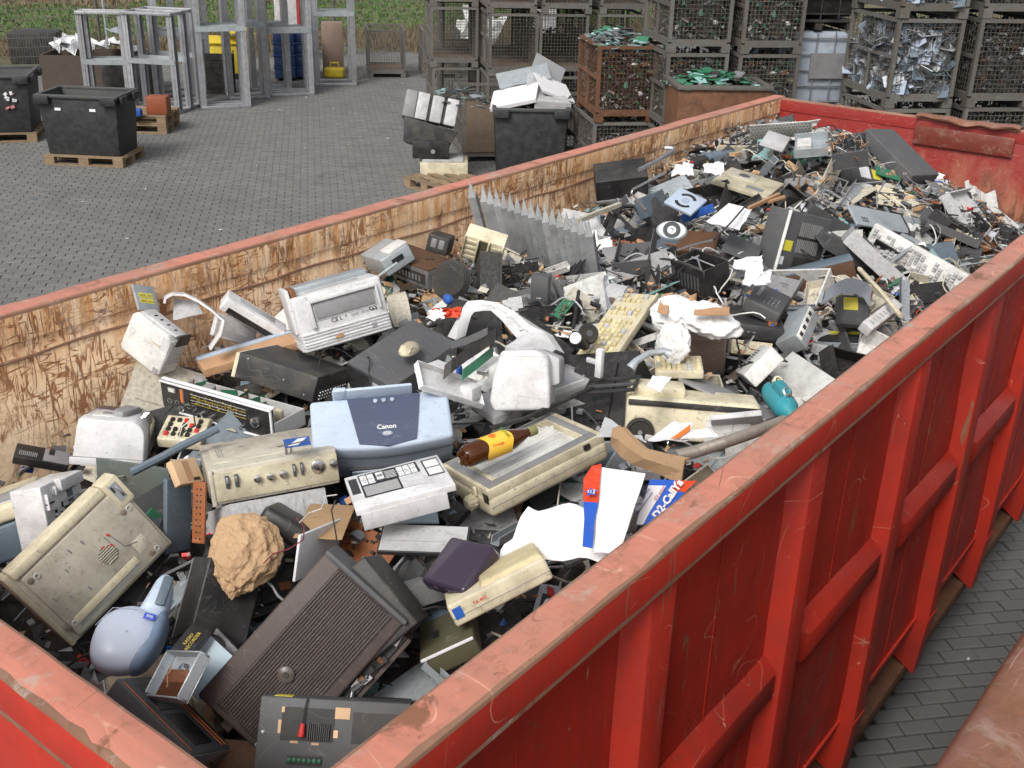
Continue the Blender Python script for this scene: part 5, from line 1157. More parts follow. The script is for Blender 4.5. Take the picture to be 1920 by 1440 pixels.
# -- cream daisy wheel printer / scanner with platen knob
D = Dev('cream_scanner', 'cream_printer', 'cream coloured old printer with a wide grey framed opening, a cola bottle lying on it', 'printer', grow=(1, .86, 1))
w, d, h = D.w/2, D.d/2, D.h/2
m = MB(); m.b2((-w, -d, -h), (w, d, h*.45)); m.obj('lower_body', YELLOWED if False else CREAM, D.t, .018, seg=3)
m = MB()
for a in ((-w*.97, -d*.95, w*.97, -d*.62), (-w*.97, d*.72, w*.97, d*.96), (-w*.97, -d*.62, -w*.70, d*.72), (w*.74, -d*.62, w*.97, d*.72)): m.b2((a[0], a[1], h*.25), (a[2], a[3], h))
m.obj('upper_rim', CREAM, D.t, .003)
m = MB()
for a in ((-w*.92, -d*.90, w*.88, -d*.66), (-w*.92, d*.74, w*.88, d*.90), (-w*.92, -d*.66, -w*.78, d*.74), (w*.76, -d*.66, w*.88, d*.74)): m.b2((a[0], a[1], h*1.0), (a[2], a[3], h*1.05))
m.obj('grey_frame', MGREY, D.t, .002)
m = MB(); m.b2((-w*.72, -d*.63, h*.46), (w*.75, d*.73, h*.55)); m.obj('well_floor', OFFW, D.t)
for k in range(7): m = MB(); m.b2((-w*.7+.19*w*k+.02, d*.40, h*.55), (-w*.7+.19*w*k+.024, d*.71, h*.95)); m.obj('well_rib', OFFW, D.t)
for k in range(4): m = MB(); m.b2((-w*.70, -d*.45+.20*d*k, h*.55), (w*.72, -d*.44+.20*d*k, h*.62)); m.obj('well_rib', OFFW, D.t)
m = MB(); m.b2((-w*.7, d*.36, h*.5), (w*.72, d*.40, h*.9)); m.obj('well_rib', OFFW, D.t)
m = MB(); a = Vector((-w-.002, -d*.45, -h*.1)); m.lathe([(0, .0), (.017, .0), (.020, .006), (.020, .028), (.015, .034), (0, .034)], 22, (-1, 0, 0), a); m.obj('platen_knob', CREAM, D.t, .001)
for k in range(11):
    an = k*2*math.pi/11; m = MB(); m.cyl(a+Vector((-.006, .0203*math.cos(an), .0203*math.sin(an))), a+Vector((-.028, .0203*math.cos(an), .0203*math.sin(an))), .0018, 5); m.obj('knob_ridge', CREAM, D.t)
m = MB(); m.b2((-w*1.005, -d*.95, h*.10), (-w*.99, -d*.80, h*.75)); m.obj('lever_slot', BLACK, D.t); m = MB(); m.b2((-w*1.03, -d*.55, h*.3), (-w*.99, -d*.48, h*.95)); m.obj('lever', CREAM, D.t, .002)
m = MB(); m.b2((w*.60, -d*1.005, h*.50), (w*.70, -d*.96, h*.85)); m.obj('side_window', BLACK, D.t)
m = MB(); m.b2((-w*.98, -d*1.004, -h*.20), (w*.98, -d*.999, -h*.16)); m.obj('seam', MGREY, D.t)
D2 = D

# -- bottle
b0, b1 = at(868, 858, -.165), at(1003, 806, -.145)
ax = (b1-b0); L = ax.length; q = ax.to_track_quat('Z', 'Y')
t = thing('cola_bottle', 'brown plastic drink bottle with an orange yellow paper label', 'bottle', b0, q=q)
DEVS.append((t, .08, .08, .3, 'the brown bottle'))
rr = .034; S_ = L/.265
m = MB(); m.lathe([(0, .006), (.014, .0), (.026, .002), (.033, .014), (.034, .05), (.033, .06), (.034, .07), (.034, .15), (.031, .175), (.022, .205), (.0125, .235), (.0115, .252), (.0, .252)], 26); m.v = [(x, y, z*S_) for x, y, z in m.v]
m.obj('bottle_body', AMBER, t, 0, True)
for k in range(5): an = k*1.257; m = MB(); m.lathe([(0, 0), (.008, .003), (.009, .012), (.004, .02), (0, .022)], 8, (0, 0, 1), (.021*math.cos(an), .021*math.sin(an), -.006)); m.obj('bottle_foot', AMBER, t, 0, True)
m = MB(); g = []
for j in range(8):
    z = (.072+.088*j/7)*S_; g.append([Vector((.0358*math.cos(a_), .0358*math.sin(a_), z+(.010*math.sin(a_*3+1) if j in (0, 7) else 0)*.5)) for a_ in [-.4+5.0*i/22 for i in range(23)]])
m.sheet(g, .0012); lab_ = m.obj('paper_label', M('orange_yellow_label', (.85, .50, .04), .5, dirt=.25, dirtcol=(.75, .62, .25), scale=25, vary=.02, scr=0), t, 0, True)
# print on the label where it faces up
up = (Vector((.3, -.6, .74))).normalized(); lu = q.inverted() @ up; ang = math.atan2(lu.y, lu.x)
def onlab(txt, size, z, da, mat, rot=0):
    a_ = ang+da; n_ = Vector((math.cos(a_), math.sin(a_), 0)); xx = Vector((0, 0, 1)); yy = n_.cross(xx)
    if rot: xx, yy = yy*-1, xx
    p = n_*.0363+Vector((0, 0, z)); textmesh('label_print', txt, size, mat, t, Matrix(((xx.x, yy.x, n_.x, p.x), (xx.y, yy.y, n_.y, p.y), (xx.z, yy.z, n_.z, p.z), (0, 0, 0, 1))), .0003)
onlab('hohes', .020, .150*S_, -.35, flat('print_green', (.05, .25, .05)), 1); onlab('Orange', .013, .108*S_, .45, INKR)
m = MB(); n_ = Vector((math.cos(ang-.5), math.sin(ang-.5), 0)); m.cyl(n_*.0352+Vector((0, 0, .105*S_)), n_*.0365+Vector((0, 0, .105*S_)), .011, 16); m.obj('orange_fruit_print', INKO, t)
m = MB(); m.cyl((0, 0, .240*S_), (0, 0, .268*S_), .0150, 20); m.obj('cap', M('olive_cap', (.24, .24, .10), .5), t, .001)

# -- cream wheeled housing
D = Dev('wheeled_box', 'wheeled_machine', 'long cream vacuum cleaner body with a dark wheel and a black strip', 'vacuum cleaner', grow=(1, .8, 1.1))
D.body(CREAM, .014); D.pl('black_strip', 'F', .01, .80, 1.0, .93, .006, BLACK, .002); D.pl('upper_step', 'T', .02, .2, .44, .9, .03, CREAM, .01)
wc = D.P('F', .115, .18, .0); m = MB(); m.lathe([(0, 0), (.045, 0), (.047, .006), (.047, .014), (.038, .018), (.034, .014), (.012, .014), (.012, .02), (0, .02)], 30, (0, -1, 0), wc); wo_ = m.obj('wheel', RUBBER, D.t, 0, True)
m = MB(); m.cyl(wc+Vector((0, -.014, 0)), wc+Vector((0, -.024, 0)), .008, 12); m.obj('axle_cap', STEEL, wo_)
D.pl('grey_door', 'F', .60, -.05, .93, .66, .008, OFFW, .003); D.pl('door_seam', 'F', .80, -.05, .805, .66, .009, MGREY)

# -- keyboards
def keyboard(D, mat, keymat, nx, ny, seed, missing=.1, along='x', casing=1.):
    D.body(mat, .005); r = random.Random(seed)
    L_, S2_ = ('x', 'y') if along == 'x' else ('y', 'x')
    for j in range(ny):
        for i in range(nx):
            if i in (int(nx*.66), int(nx*.82)) or r.random() < missing: continue
            a0, a1 = .03+.94*i/nx, .03+.94*(i+.86)/nx; b0, b1 = .08+.80*j/ny, .08+.80*(j+.84)/ny
            o = .009+r.uniform(-.004, .004); m = MB()
            if along == 'x': D.slab(m, 'T', a0, b0, a1, b1, o, k=.8)
            else: D.slab(m, 'T', b0, a0, b1, a1, o, k=.8)
            m.obj('key', keymat if r.random() < .8 else LGREY, D.t)
D = Dev('keyboard_a', 'keyboard', 'yellowed beige keyboard lying steeply over the grey fluff in the middle of the heap', 'keyboard', grow=(.9, 1, 1)); keyboard(D, CREAM, YELLOWED, 16, 6, 2, .12, 'y')
D.pl('side_rail', 'R', .0, .3, 1, 1.3, .006, CREAM, .003)
D = Dev('keyboard_b', 'keyboard', 'dirty white keyboard with many keys missing, near the right rim', 'keyboard', grow=(1.25, 1.1, 1)); keyboard(D, OFFW, LGREY, 20, 6, 3, .3)
D = Dev('keyboard_c', 'keyboard', 'short broken piece of a yellowed keyboard before the brown carton', 'keyboard'); keyboard(D, CREAM, YELLOWED, 9, 4, 4, .1)
D = Dev('calculator', 'desk_calculator', 'beige desk calculator with dark keys half under the radio tuner', 'calculator', grow=(1, 1.3, 1)); D.body(CREAM, .006)
for i in range(5):
    for j in range(4):
        if (i*3+j) % 7 != 5: D.pl('key', 'T', .12+.16*i, .14+.19*j, .22+.16*i, .27+.19*j, .009, BLACK if (i+j) % 5 else RED, .001, k=.8)
m = MB(); m.tube([D.P('T', .05, .1, .02), D.P('T', .02, .6, .03), D.P('T', .2, .95, .05), D.P('T', .6, 1.0, .04), D.P('T', .8, .4, .025), D.P('T', .5, .05, .015)], .003, 6); m.obj('cable', BLACK, D.t, 0, True)

# -- standing sheet of grey metal fins with pointed tops
D = Dev('fin_sheet', 'fin_panel', 'grey metal panel of pointed fins leaning at the left wall', 'metal panel'); nf = 17; FINM = M('grey_fin_metal', (.62, .64, .66), .5, .1, dirt=.5, dirtcol=(.16, .16, .16))
for k in range(nf):
    x0 = -D.w/2+D.w*k/nf; wf = D.w/nf; z1 = D.h/2-.045; gap = .10 if k == 0 else 0
    x0 -= .03 if k == 0 else 0
    m = MB(); a = x0+.0005; b = x0+wf*.87
    m.add([(a, -.012, -D.h/2), (b, .004, -D.h/2), (b, .007, -D.h/2), (a, -.009, -D.h/2), (a, -.012, z1), (b, .004, z1), (b, .007, z1), (a, -.009, z1), ((a*.72+b*.28), .02, z1+.085), ((a*.72+b*.28), .023, z1+.085)],
          [(0, 1, 5, 4), (1, 2, 6, 5), (2, 3, 7, 6), (3, 0, 4, 7), (3, 2, 1, 0), (4, 5, 8), (5, 6, 9, 8), (6, 7, 9), (7, 4, 8, 9)])
    m.mi = 1; m.add([(b, .004, -D.h/2), (b+.002, .018, -D.h/2), (b+.0035, .018, -D.h/2), (b+.0015, .004, -D.h/2), (b, .004, z1), (b+.002, .018, z1+.03), (b+.0035, .018, z1+.03), (b+.0015, .004, z1)], [(0, 1, 5, 4), (1, 2, 6, 5), (2, 3, 7, 6), (3, 0, 4, 7), (4, 5, 6, 7)])  # web in darker grey, painting in the shadow gaps between the slats
    m.obj('fin', [FINM, MGREY], D.t)

# -- stereo with wooden top, speaker disc, small boxes
D = Dev('wood_amp', 'stereo_receiver', 'stereo receiver with a brown wooden top and silver front near the left wall', 'stereo', grow=(1, 1, 1.2)); D.body(STEEL, .003); D.pl('wood_top', 'T', 0, 0, 1, 1, .004, WOOD_B, .001)
D.pl('dial_strip', 'F', .15, .2, .95, .75, .002, BLACK); D.vents('F', .2, .3, .9, .6, 12, STEEL, False, .003); D.knob('F', .07, .5, .012, .012, CHROME)
D = Dev('rib_plastic', 'ribbed_plastic_part', 'cream plastic part with inner ribs standing before the grey fins', 'plastic part'); D.body(CREAM, .003)
for u in (.0, .35, .62, 1.): D.pl('rib', 'F', max(0, u-.02), 0, min(1, u+.02), 1, .014, CREAM, .001)
D.rib('F', .03, .1, .33, .95, 4, CREAM, True, .006); D.rib('F', .66, .1, .96, .95, 3, CREAM, True, .006); D.pl('olive_patch', 'F', .38, .05, .6, .95, .004, OLIVE)  # dark olive patch filling the bay between the middle ribs
D = Dev('black_block', 'black_connector_block', 'small black plastic block with openings at the left wall', 'plastic block'); D.body(BLACKM, .008); D.pl('opening', 'F', .2, .3, .45, .8, .002, MGREY, .002); D.pl('opening', 'F', .55, .3, .8, .8, .002, MGREY, .002)
D = Dev('grey_printer', 'grey_printer_shell', 'grey blue printer shell with a white end at the left wall', 'printer shell', grow=(1, .7, 1)); D.body(SHEET, .006); D.pl('white_end', 'T', .6, .3, 1, 1, .012, OFFW, .006); D.pl('slot', 'R', .3, .4, .7, .7, .001, BLACK)
D = Dev('black_cabinet', 'black_cabinet', 'black speaker cabinet with a grey lower edge at the left wall', 'speaker cabinet'); D.body(BLACK, .003); D.pl('grey_edge', 'F', 0, 0, 1, .14, .006, MGREY, .002)
D = Dev('player_lid', 'player_lid', 'pale blue CD player lid with two curved slots', 'lid', grow=(1.1, 1.1, .6)); D.body(BLUEG, .005)
for sy in (-1, 1):
    m = MB(); g = [[], []]
    for i in range(9): a = (i/8-.5)*2.0; c = Vector((.0, 0, D.h/2+.0005)); g[0].append(c+Vector((math.sin(a)*.052, sy*math.cos(a)*.052, 0))); g[1].append(c+Vector((math.sin(a)*.036, sy*math.cos(a)*.036, 0)))
    if sy > 0: g = g[::-1]
    m.sheet(g, .0015); m.obj('curved_slot', BLACK, D.t)
m = MB(); m.cyl((0, 0, D.h/2), (0, 0, D.h/2+.002), .02, 18); m.obj('hub', BLUEG2, D.t)
D = Dev('blue_tray', 'blue_tray', 'small bright blue plastic tray under the CD player lid', 'tray'); D.body(BLUE, .003)
D = Dev('slate_box', 'slate_housing', 'slate blue plastic housing with a round recess', 'housing'); D.body(SLATE, .004); D.knob('T', .5, .4, .045, .001, DGREY, 'round_recess', 28)
q = at(1080+820/4.571, 220+965/4.571, -.02); t = thing('small_speaker', 'grey housing with a round black loudspeaker cone beneath the blue tray', 'speaker', q, q=Vector((.35, -.65, .6)).to_track_quat('Z', 'Y'))
mm = MB(); mm.lathe([(0, -.02), (.04, -.02), (.045, -.008), (.04, 0), (0, 0)], 22); mm.v = [(x*1.5+.012*0, y, z) for x, y, z in mm.v]; mm.obj('body', SHEET, t, 0, True)
m = MB(); m.lathe([(.036, .0), (.038, .003), (.034, .004), (.012, -.002), (0, .0)], 26); m.obj('cone', BLACK, t, 0, True); m = MB(); m.lathe([(0.009, -.001), (.008, .004), (0, .007)], 14); m.obj('dust_cap', CHROME, t, 0, True)
DEVS.append((t, .1, .08, .03, 'the small round speaker'))
D = Dev('brown_board', 'brown_cabinet', 'brown veneered cabinet board in the middle of the heap', 'board', grow=(1.3, .3, 1)); D.body(WOOD_B, .002)
D = Dev('black_lid', 'black_plate', 'flat dark grey plate lying over white papers', 'plate', grow=(1.1, 1.1, .5)); D.body(DGREY, .002)
D = Dev('open_box', 'open_black_box', 'open black box with metal rods inside its rim', 'box'); D.tray(BLACK, .006); r = random.Random(9)
for k in range(9): m = MB(); m.cyl((r.uniform(-.4, .4)*D.w, r.uniform(-.4, .4)*D.d, D.h*r.uniform(.1, .48)), (r.uniform(-.45, .45)*D.w, r.uniform(-.45, .45)*D.d, D.h*r.uniform(.1, .5)), .004, 6); m.obj('rod', r.choice((STEEL, BLACKM, BLACKM)), D.t)
D.pl('inner_block', 'F', .1, .2, .9, .8, -.02, BLACKM); D.vents('F', .1, .2, .9, .7, 8, DGREY, False, .001)
D = Dev('beige_housing', 'beige_housing', 'broad dirty cream housing plate on the far part of the heap', 'housing', grow=(1.4, 1., .8)); D.body(CREAM, .004); D.pl('inset', 'T', .1, .5, .6, .9, .004, BEIGE, .002); D.knob('T', .35, .7, .035, .006, DGREY, 'round_hole'); D.pl('slot', 'T', .55, .15, .85, .3, .003, MGREY)
D = Dev('black_chassis', 'black_chassis', 'long black plastic chassis standing against the red end wall', 'chassis'); D.body(DGREY, .006); D.pl('rail', 'F', .05, .6, .45, .8, .01, LGREY, .002); D.pl('edge_lip', 'F', 0, .0, 1, .12, .012, DGREY, .003)
D = Dev('bay_box', 'drive_bay', 'dark open bay full of copper wires beside the black chassis', 'drive bay', grow=(1.2, 1.2, 1)); D.tray(DGREY, .006); r = random.Random(5)
for k in range(2): m = MB(); m.b2((-D.w/2+D.w*(k+1)/3-.004, -D.d/2+.006, -D.h/2+.006), (-D.w/2+D.w*(k+1)/3+.004, D.d/2-.006, D.h/2)); m.obj('divider', DGREY, D.t)
for k in range(26): m = MB(); a = Vector((r.uniform(-.45, .45)*D.w, r.uniform(-.45, .45)*D.d, r.uniform(0, .5)*D.h)); m.tube([a, a+Vector((r.uniform(-.04, .04), r.uniform(-.04, .04), .02)), a+Vector((r.uniform(-.06, .06), r.uniform(-.06, .06), .0))], .003, 5); m.obj('wire', r.choice((COPPER, TAN, BLACK, STEEL)), D.t)
D = Dev('steel_channel', 'steel_channel', 'pale blue steel channel lying in front of the drive bay', 'channel', grow=(1, .6, 1)); D.body(SHEET, .002)
D = Dev('steel_tray', 'steel_tray', 'pale folded steel tray near the top of the far heap', 'tray', grow=(1.2, .8, 1)); D.tray(SHEET, .003, walls='FKR'); D.pl('inner_plate', 'T', .1, .2, .5, .7, -.03, OFFW)
D = Dev('perforated_panel', 'perforated_panel', 'white panel with rows of round holes on top of the far heap', 'panel', grow=(1.2, .25, 1.1)); D.body(OFFW, .001)
for j in range(5):
    for i in range(17): D.knob('F', .03+.058*i+(.029 if j % 2 else 0), .12+.19*j, .0048, .0006, INKK, 'hole', 6)
D = Dev('grey_cover', 'grey_cover', 'smooth pale grey cover plate on the far heap before the perforated panel', 'cover', grow=(1.1, 1.1, .6)); D.body(LGREY, .006)
D = Dev('scanner_unit', 'laser_unit', 'dark laser unit with white sheet and small yellow warning label, far right of the heap', 'laser unit', grow=(1.1, 1.3, 1)); D.body(DGREY, .008); D.pl('white_sheet', 'T', .2, .25, .5, .95, .001, PAPER); D.pl('yellow_label', 'T', .58, .3, .8, .85, .0012, YLAB); D.text('T', .69, .6, .012, '!', INKK, out=.002)
D = Dev('green_board', 'circuit_board', 'green circuit board leaning before the black chassis', 'circuit board', grow=(1.2, 1, .6)); D.body(PCB, 0); r = random.Random(2)
for k in range(12): u, v = r.uniform(.05, .8), r.uniform(.05, .8); D.pl('component', 'T', u, v, u+r.uniform(.05, .16), v+r.uniform(.08, .2), r.uniform(.003, .01), r.choice((BLACK, COPPER, TAN, STEEL)))
D = Dev('blue_grey_panel', 'blue_grey_panel', 'long blue grey metal panel with square holes, right part of the heap', 'panel', grow=(1, 1.2, .4)); D.body(SHEET, .002)
for i in range(3): 
    for j in range(2): D.pl('square_hole', 'T', .10+.03*i, .2+.14*j, .12+.03*i, .3+.14*j, .0006, INKK)
D.pl('cable_tie', 'T', .72, -.05, .735, 1.05, .004, BLACK)
D = Dev('dark_printer', 'dark_printer', 'black laser cartridge with vents and yellow label, standing in the right half of the heap', 'toner unit', grow=(1, 1.7, 1)); D.body(SLATE if False else DGREY, .008); D.vents('T', .35, .35, .85, .85, 12, MGREY, False, .003); D.pl('vent_frame', 'T', .32, .58, .88, .62, .004, BLACK)
D.pl('side_band', 'T', .0, .0, .03, 1, .012, OFFW, .003); D.pl('side_band', 'T', .97, .0, 1, .8, .012, SHEET, .003); D.pl('yellow_label', 'T', .08, .35, .26, .52, .001, YLAB); D.pl('small_label', 'T', .06, .12, .15, .25, .001, PAPER); D.pl('dark_mouth', 'T', .35, .0, .95, .28, .003, BLACK, .002)
D = Dev('brown_box', 'brown_and_blue_box', 'box with dark blue top and brown wooden front by the right rim', 'box', grow=(1, 1, 1.2)); D.body(WOOD_B, .002); D.pl('blue_top', 'T', 0, 0, 1, 1, .005, SLATE, .002)
D = Dev('phone_panel', 'phone_base', 'dark grey telephone base with a label strip and rows of keys', 'telephone'); D.body(DGREY, .01); D.pl('label_strip', 'T', .15, .35, .25, .85, .002, MGREY)
for i in range(4):
    for j in range(4): D.knob('T', .45+.11*i, .18+.11*j, .004, .003, MGREY, 'key', 8)
D = Dev('black_amp', 'black_recorder', 'flat black video recorder with dusty top right of the bubble wrap', 'video recorder', grow=(1, .7, 1.6)); D.body(BLACKM, .004); D.pl('front_strip', 'F', .02, .1, .98, .85, .004, BLACK, .001)
for k in range(4): D.pl('marking', 'F', .15+.1*k, .5, .2+.1*k, .56, .005, INKG)
D.pl('broken_opening', 'T', .7, .05, .95, .55, .001, BLACK); r = random.Random(6)
for k in range(12): u, v = r.uniform(.7, .9), r.uniform(.05, .5); D.pl('component', 'T', u, v, u+.04, v+.06, r.uniform(.005, .02), r.choice((ORANGE, BLUE, COPPER, OFFW, BLACK)))
# -- opened laser printer
D = Dev('laser_chassis', 'laser_chassis', 'opened grey steel printer chassis by the right rim', 'printer chassis', grow=(1.1, 1.2, 1.6)); D.tray(SHEET, .004); D.pl('front_plate', 'F', .0, .0, 1, .7, .004, SHEET, .002); D.pl('yellow_strip', 'T', .15, .45, .75, .55, .002, YLAB)
D.pl('dark_gap', 'T', .05, .1, .92, .42, -.01, BLACK); r = random.Random(7)
for k in range(14): D.pl('bracket', 'T', *(lambda u, v: (u, v, u+.08, v+.1))(r.uniform(.0, .9), r.uniform(.5, .9)), r.uniform(.005, .04), r.choice((SHEET, STEEL, BLACK)), .001)
D = Dev('laser_plate', 'laser_cover', 'black plate with a big yellow warning label over the grey chassis', 'cover plate', grow=(1, 1.1, .4)); D.body(DGREY, .006); D.pl('yellow_label', 'T', .28, .52, .72, .86, .0012, YLAB, 0)
for k in range(7): D.pl('text_line', 'T', .32, .56+.035*k, .68, .566+.035*k, .0018, INKG)
D.pl('latch', 'T', .1, .02, .9, .12, .008, BLACK, .003)
m = MB(); pp_ = [at(1300+x/4, 480+y/4, -.10) for x, y in ((985, 255), (1050, 215), (1140, 180), (1230, 185), (1310, 215), (1350, 270))]; g = [pp_, [p+Vector((.03, -.10, -.03)) for p in pp_]]; m.sheet(g, .01); tag(m.obj('chrome_hood', CHROME, None, 0, True), 'curved shiny dark hood behind the yellow labelled plate', 'hood')
D = Dev('port_module', 'port_module', 'grey metal module with a row of sockets left of the opened chassis', 'module'); D.body(SHEET, .003); D.pl('port_plate', 'T', .1, .02, .5, .98, .003, OFFW, .001)
for k in range(4): D.pl('socket', 'T', .2, .1+.22*k, .42, .2+.22*k, .005, BLACK)
D = Dev('white_bar', 'white_bar', 'long white plastic bar near the right rim', 'plastic bar', grow=(1.2, 1, 1)); D.body(WHITEP, .006); D.vents('T', .3, .1, .7, .9, 8, LGREY)
D = Dev('white_board', 'white_board', 'plain dirty white board leaning at the right rim', 'board', grow=(1, 1.5, .4)); D.body(OFFW, .002)
# -- teal hand tool
q = at(1462, 752, -.2); t = thing('power_tool', 'teal blue electric power tool motor next to the white board', 'power tool', q, q=Vector((.75, -.55, -.15)).to_track_quat('Z', 'Y')); DEVS.append((t, .1, .1, .2, 'the teal power tool'))
m = MB(); m.lathe([(0, -.08), (.025, -.08), (.036, -.06), (.040, -.03), (.040, .05), (.03, .07), (.018, .10), (0, .10)], 24); m.obj('motor_housing', TEAL, t, 0, True)
m = MB(); m.b2((-.02, .01, -.04), (.02, .06, .03)); m.obj('gear_box', TEAL, t, .008)
for z in (-.045, .02): m = MB(); m.lathe([(.008, 0), (.016, 0), (.017, .016), (.011, .018), (.010, .006), (.008, .006)], 18, (0, .8, .6), (.0, .045, z)); m.obj('nozzle', CHROME if z > 0 else CREAM, t, 0, True)
for k in range(5): m = MB(); m.box((.0, .041, -.075+.006*k), (.03, .004, .003)); m.obj('vent_slot', BLACK, t)
m = MB(); m.lathe([(0, 0), (.016, 0), (.014, .04), (0, .04)], 16, (.2, .3, 1), (0, .0, .10)); m.obj('handle_stub', TEAL2, t, 0, True)

# -- beige desktop computer at the front left
D = Dev('beige_computer', 'desktop_computer', 'big beige desktop computer chassis turned bottom up, with round grille and eight feet', 'computer', grow=(.98, 1, 1))
w, d, h = D.w/2, D.d/2, D.h/2
m = MB(); m.b2((-w*.93, -d*.92, -h), (w, d*.95, h*.80)); m.obj('base_pan', BEIGE, D.t, .008)
m = MB(); m.b2((-w*.76, -d*.84, h*.80), (w*.92, d*.90, h)); m.obj('bottom_plate', BEIGE, D.t, .006)
m = MB(); m.b2((-w, -d, -h*.8), (w, -d*.90, h*.86)); m.obj('end_cap', CREAM, D.t, .006)
m = MB(); m.b2((-w, -d*.90+.002, -h*.5), (-w*.80, d*.72, h*.95)); m.obj('side_rail', CREAM, D.t, .006)
m = MB(); m.b2((-w*1.0, d*.72+.002, -h*.5), (-w*.35, d*1.0, h*1.05)); m.obj('corner_block', CREAM, D.t, .006)
m = MB(); m.b2((-w*.90, d*.80, h*1.045), (-w*.50, d*.93, h*1.07)); m.obj('port_window', SHEET, D.t); m = MB(); m.b2((-w*.80, d*.87, h*1.06), (-w*.56, d*.91, h*1.14)); m.obj('port', CHROME, D.t, .001); m = MB(); m.b2((-w*.86, d*.81, h*1.06), (-w*.72, d*.84, h*1.09)); m.obj('wiring', BLACK, D.t)
m = MB(); m.b2((w*.55, -d*.72, h*1.0), (w*.72, d*.42, h*1.045)); m.obj('long_ridge', CREAM, D.t, .003); m = MB(); m.b2((w*.73, -d*.72, h*1.0), (w*.80, d*.42, h*1.008)); m.obj('ridge_groove', MGREY, D.t)
for x, y in ((-.30, .72), (.76, .62), (-.62, -.76), (.62, -.86)):
    m = MB(); m.cyl((x*w, y*d, h), (x*w, y*d, h*1.06), .0085, 18); m.obj('rubber_foot', M('foot_rubber_brown', (.25, .2, .15), .7), D.t, .001)
    m = MB(); m.lathe([(.006, 0), (.008, 0), (.008, .003), (.006, .003)], 18, (0, 0, 1), ((x+.02)*w, (y+.10)*d, h)); m.obj('ring_socket', OFFW, D.t)
gc = Vector((.12*w, .18*d, h)); m = MB(); m.cyl(gc-Vector((0, 0, .002)), gc+Vector((0, 0, .0006)), .026, 26); m.obj('fan_opening', BLACK, D.t)
for k in range(-3, 4):
    l_ = math.sqrt(max(0, .026**2-(k*.007)**2)); m = MB(); m.box(gc+Vector((k*.007, 0, .002)), (.0034, 2*l_, .003)); m.obj('grille_bar', BEIGE, D.t)
for x, y, a in ((-.18, .36, RED), (-.05, .20, RED), (.03, .30, RED)): m = MB(); m.box((x*w, y*d, h+.001), (.010, .006, .003), Matrix.Rotation(.4, 3, 'Z')); m.obj('red_mark', a, D.t)
for x, y in ((.45, .10), (-.5, -.15), (.2, -.55), (-.45, .05), (.0, -.72), (.35, -.30), (-.25, -.35)): m = MB(); m.box((x*w, y*d, h+.0006), (.014, .004, .002), Matrix.Rotation(.1, 3, 'Z')); m.obj('slot', MGREY, D.t)
for a in (((-.1, .38), (.25, .42)), ((.25, .42), (.36, .58)), ((-.2, .30), (.22, .32))): 
    p0_ = Vector((a[0][0]*w, a[0][1]*d, h+.0008)); p1_ = Vector((a[1][0]*w, a[1][1]*d, h+.0008)); m = MB(); m.cyl(p0_, p1_, .0016, 5); m.obj('groove_line', MGREY, D.t)
m = MB(); m.b2((w*.30, d*.50, h*.995), (w*.62, d*.70, h*1.012)); m.obj('hatch', BEIGE, D.t, .002)

D = Dev('white_chassis', 'printer_frame', 'white plastic printer frame with many small ribs, behind the beige computer', 'printer frame', grow=(.62, .9, .9)); D.body(WHITEP, .003); r = random.Random(12)
for k in range(46):
    u, v = r.uniform(.02, .85), r.uniform(.02, .85); a = r.random() < .5
    D.pl('moulded_rib' if k % 2 else 'moulded_step', 'T', u, v, u+(r.uniform(.08, .3) if a else .02), v+(.02 if a else r.uniform(.06, .25)), r.uniform(.004, .014), WHITEP if k % 4 else BLACK, .0008 if k % 4 else 0)
D.pl('grey_channel', 'T', .60, .15, .74, .9, .003, SLATE, .002); D.pl('top_lump', 'T', .35, .82, .95, 1.0, .02, WHITEP, .004)

# -- handheld vacuum
q = at(240, 1190, -.36); Lh = thing('handheld_vacuum', 'pale blue handheld vacuum cleaner with a small blue badge', 'vacuum cleaner', q); DEVS.append((Lh, .16, .2, .12, 'the pale blue handheld vacuum'))
n_ = (CAM-q).normalized()*.7+Vector((0, 0, .5)); n_.normalize(); upi = (at(295, 1085, -.36)-q); upi = (upi-n_*upi.dot(n_)).normalized(); rx = upi.cross(n_)
Lh.rotation_mode = 'QUATERNION'; Lh.rotation_quaternion = Matrix(((rx.x, upi.x, n_.x), (rx.y, upi.y, n_.y), (rx.z, upi.z, n_.z))).to_quaternion()
def blob(pts, hgt, n=3, pw=.45):
    """pillow shape over an outline"""
    cx = sum(p[0] for p in pts)/len(pts); cy = sum(p[1] for p in pts)/len(pts); m = MB(); N_ = len(pts); rings = []
    for s_ in (1, .96, .88, .72, .5, .25, .02): z = hgt*(1-s_**2.6)**pw; rings.append([(cx+(x-cx)*s_, cy+(y-cy)*s_, z) for x, y in pts])
    vs = [(x, y, -hgt*.6) for x, y in pts]+[p for r_ in rings for p in r_]; fs = []
    for j in range(len(rings)):
        for i in range(N_): fs.append((j*N_+i, j*N_+(i+1) % N_, (j+1)*N_+(i+1) % N_, (j+1)*N_+i))
    fs.append(tuple(range(N_))[::-1]); m.add(vs, fs); return m
def smoothpoly(p, k=3):
    for _ in range(k): p = [q_ for i in range(len(p)) for q_ in ((p[i][0]*.75+p[(i+1) % len(p)][0]*.25, p[i][1]*.75+p[(i+1) % len(p)][1]*.25), (p[i][0]*.25+p[(i+1) % len(p)][0]*.75, p[i][1]*.25+p[(i+1) % len(p)][1]*.75))]
    return p
blob(smoothpoly([(-.075, -.07), (-.03, -.105), (.05, -.085), (.078, -.02), (.07, .05), (.035, .075), (-.03, .07), (-.08, .02)]), .042).obj('dust_cup', M('pale_lilac_plastic', (.50, .56, .68), .32, dirt=.12, vary=.02, scr=.1), Lh, 0, True)
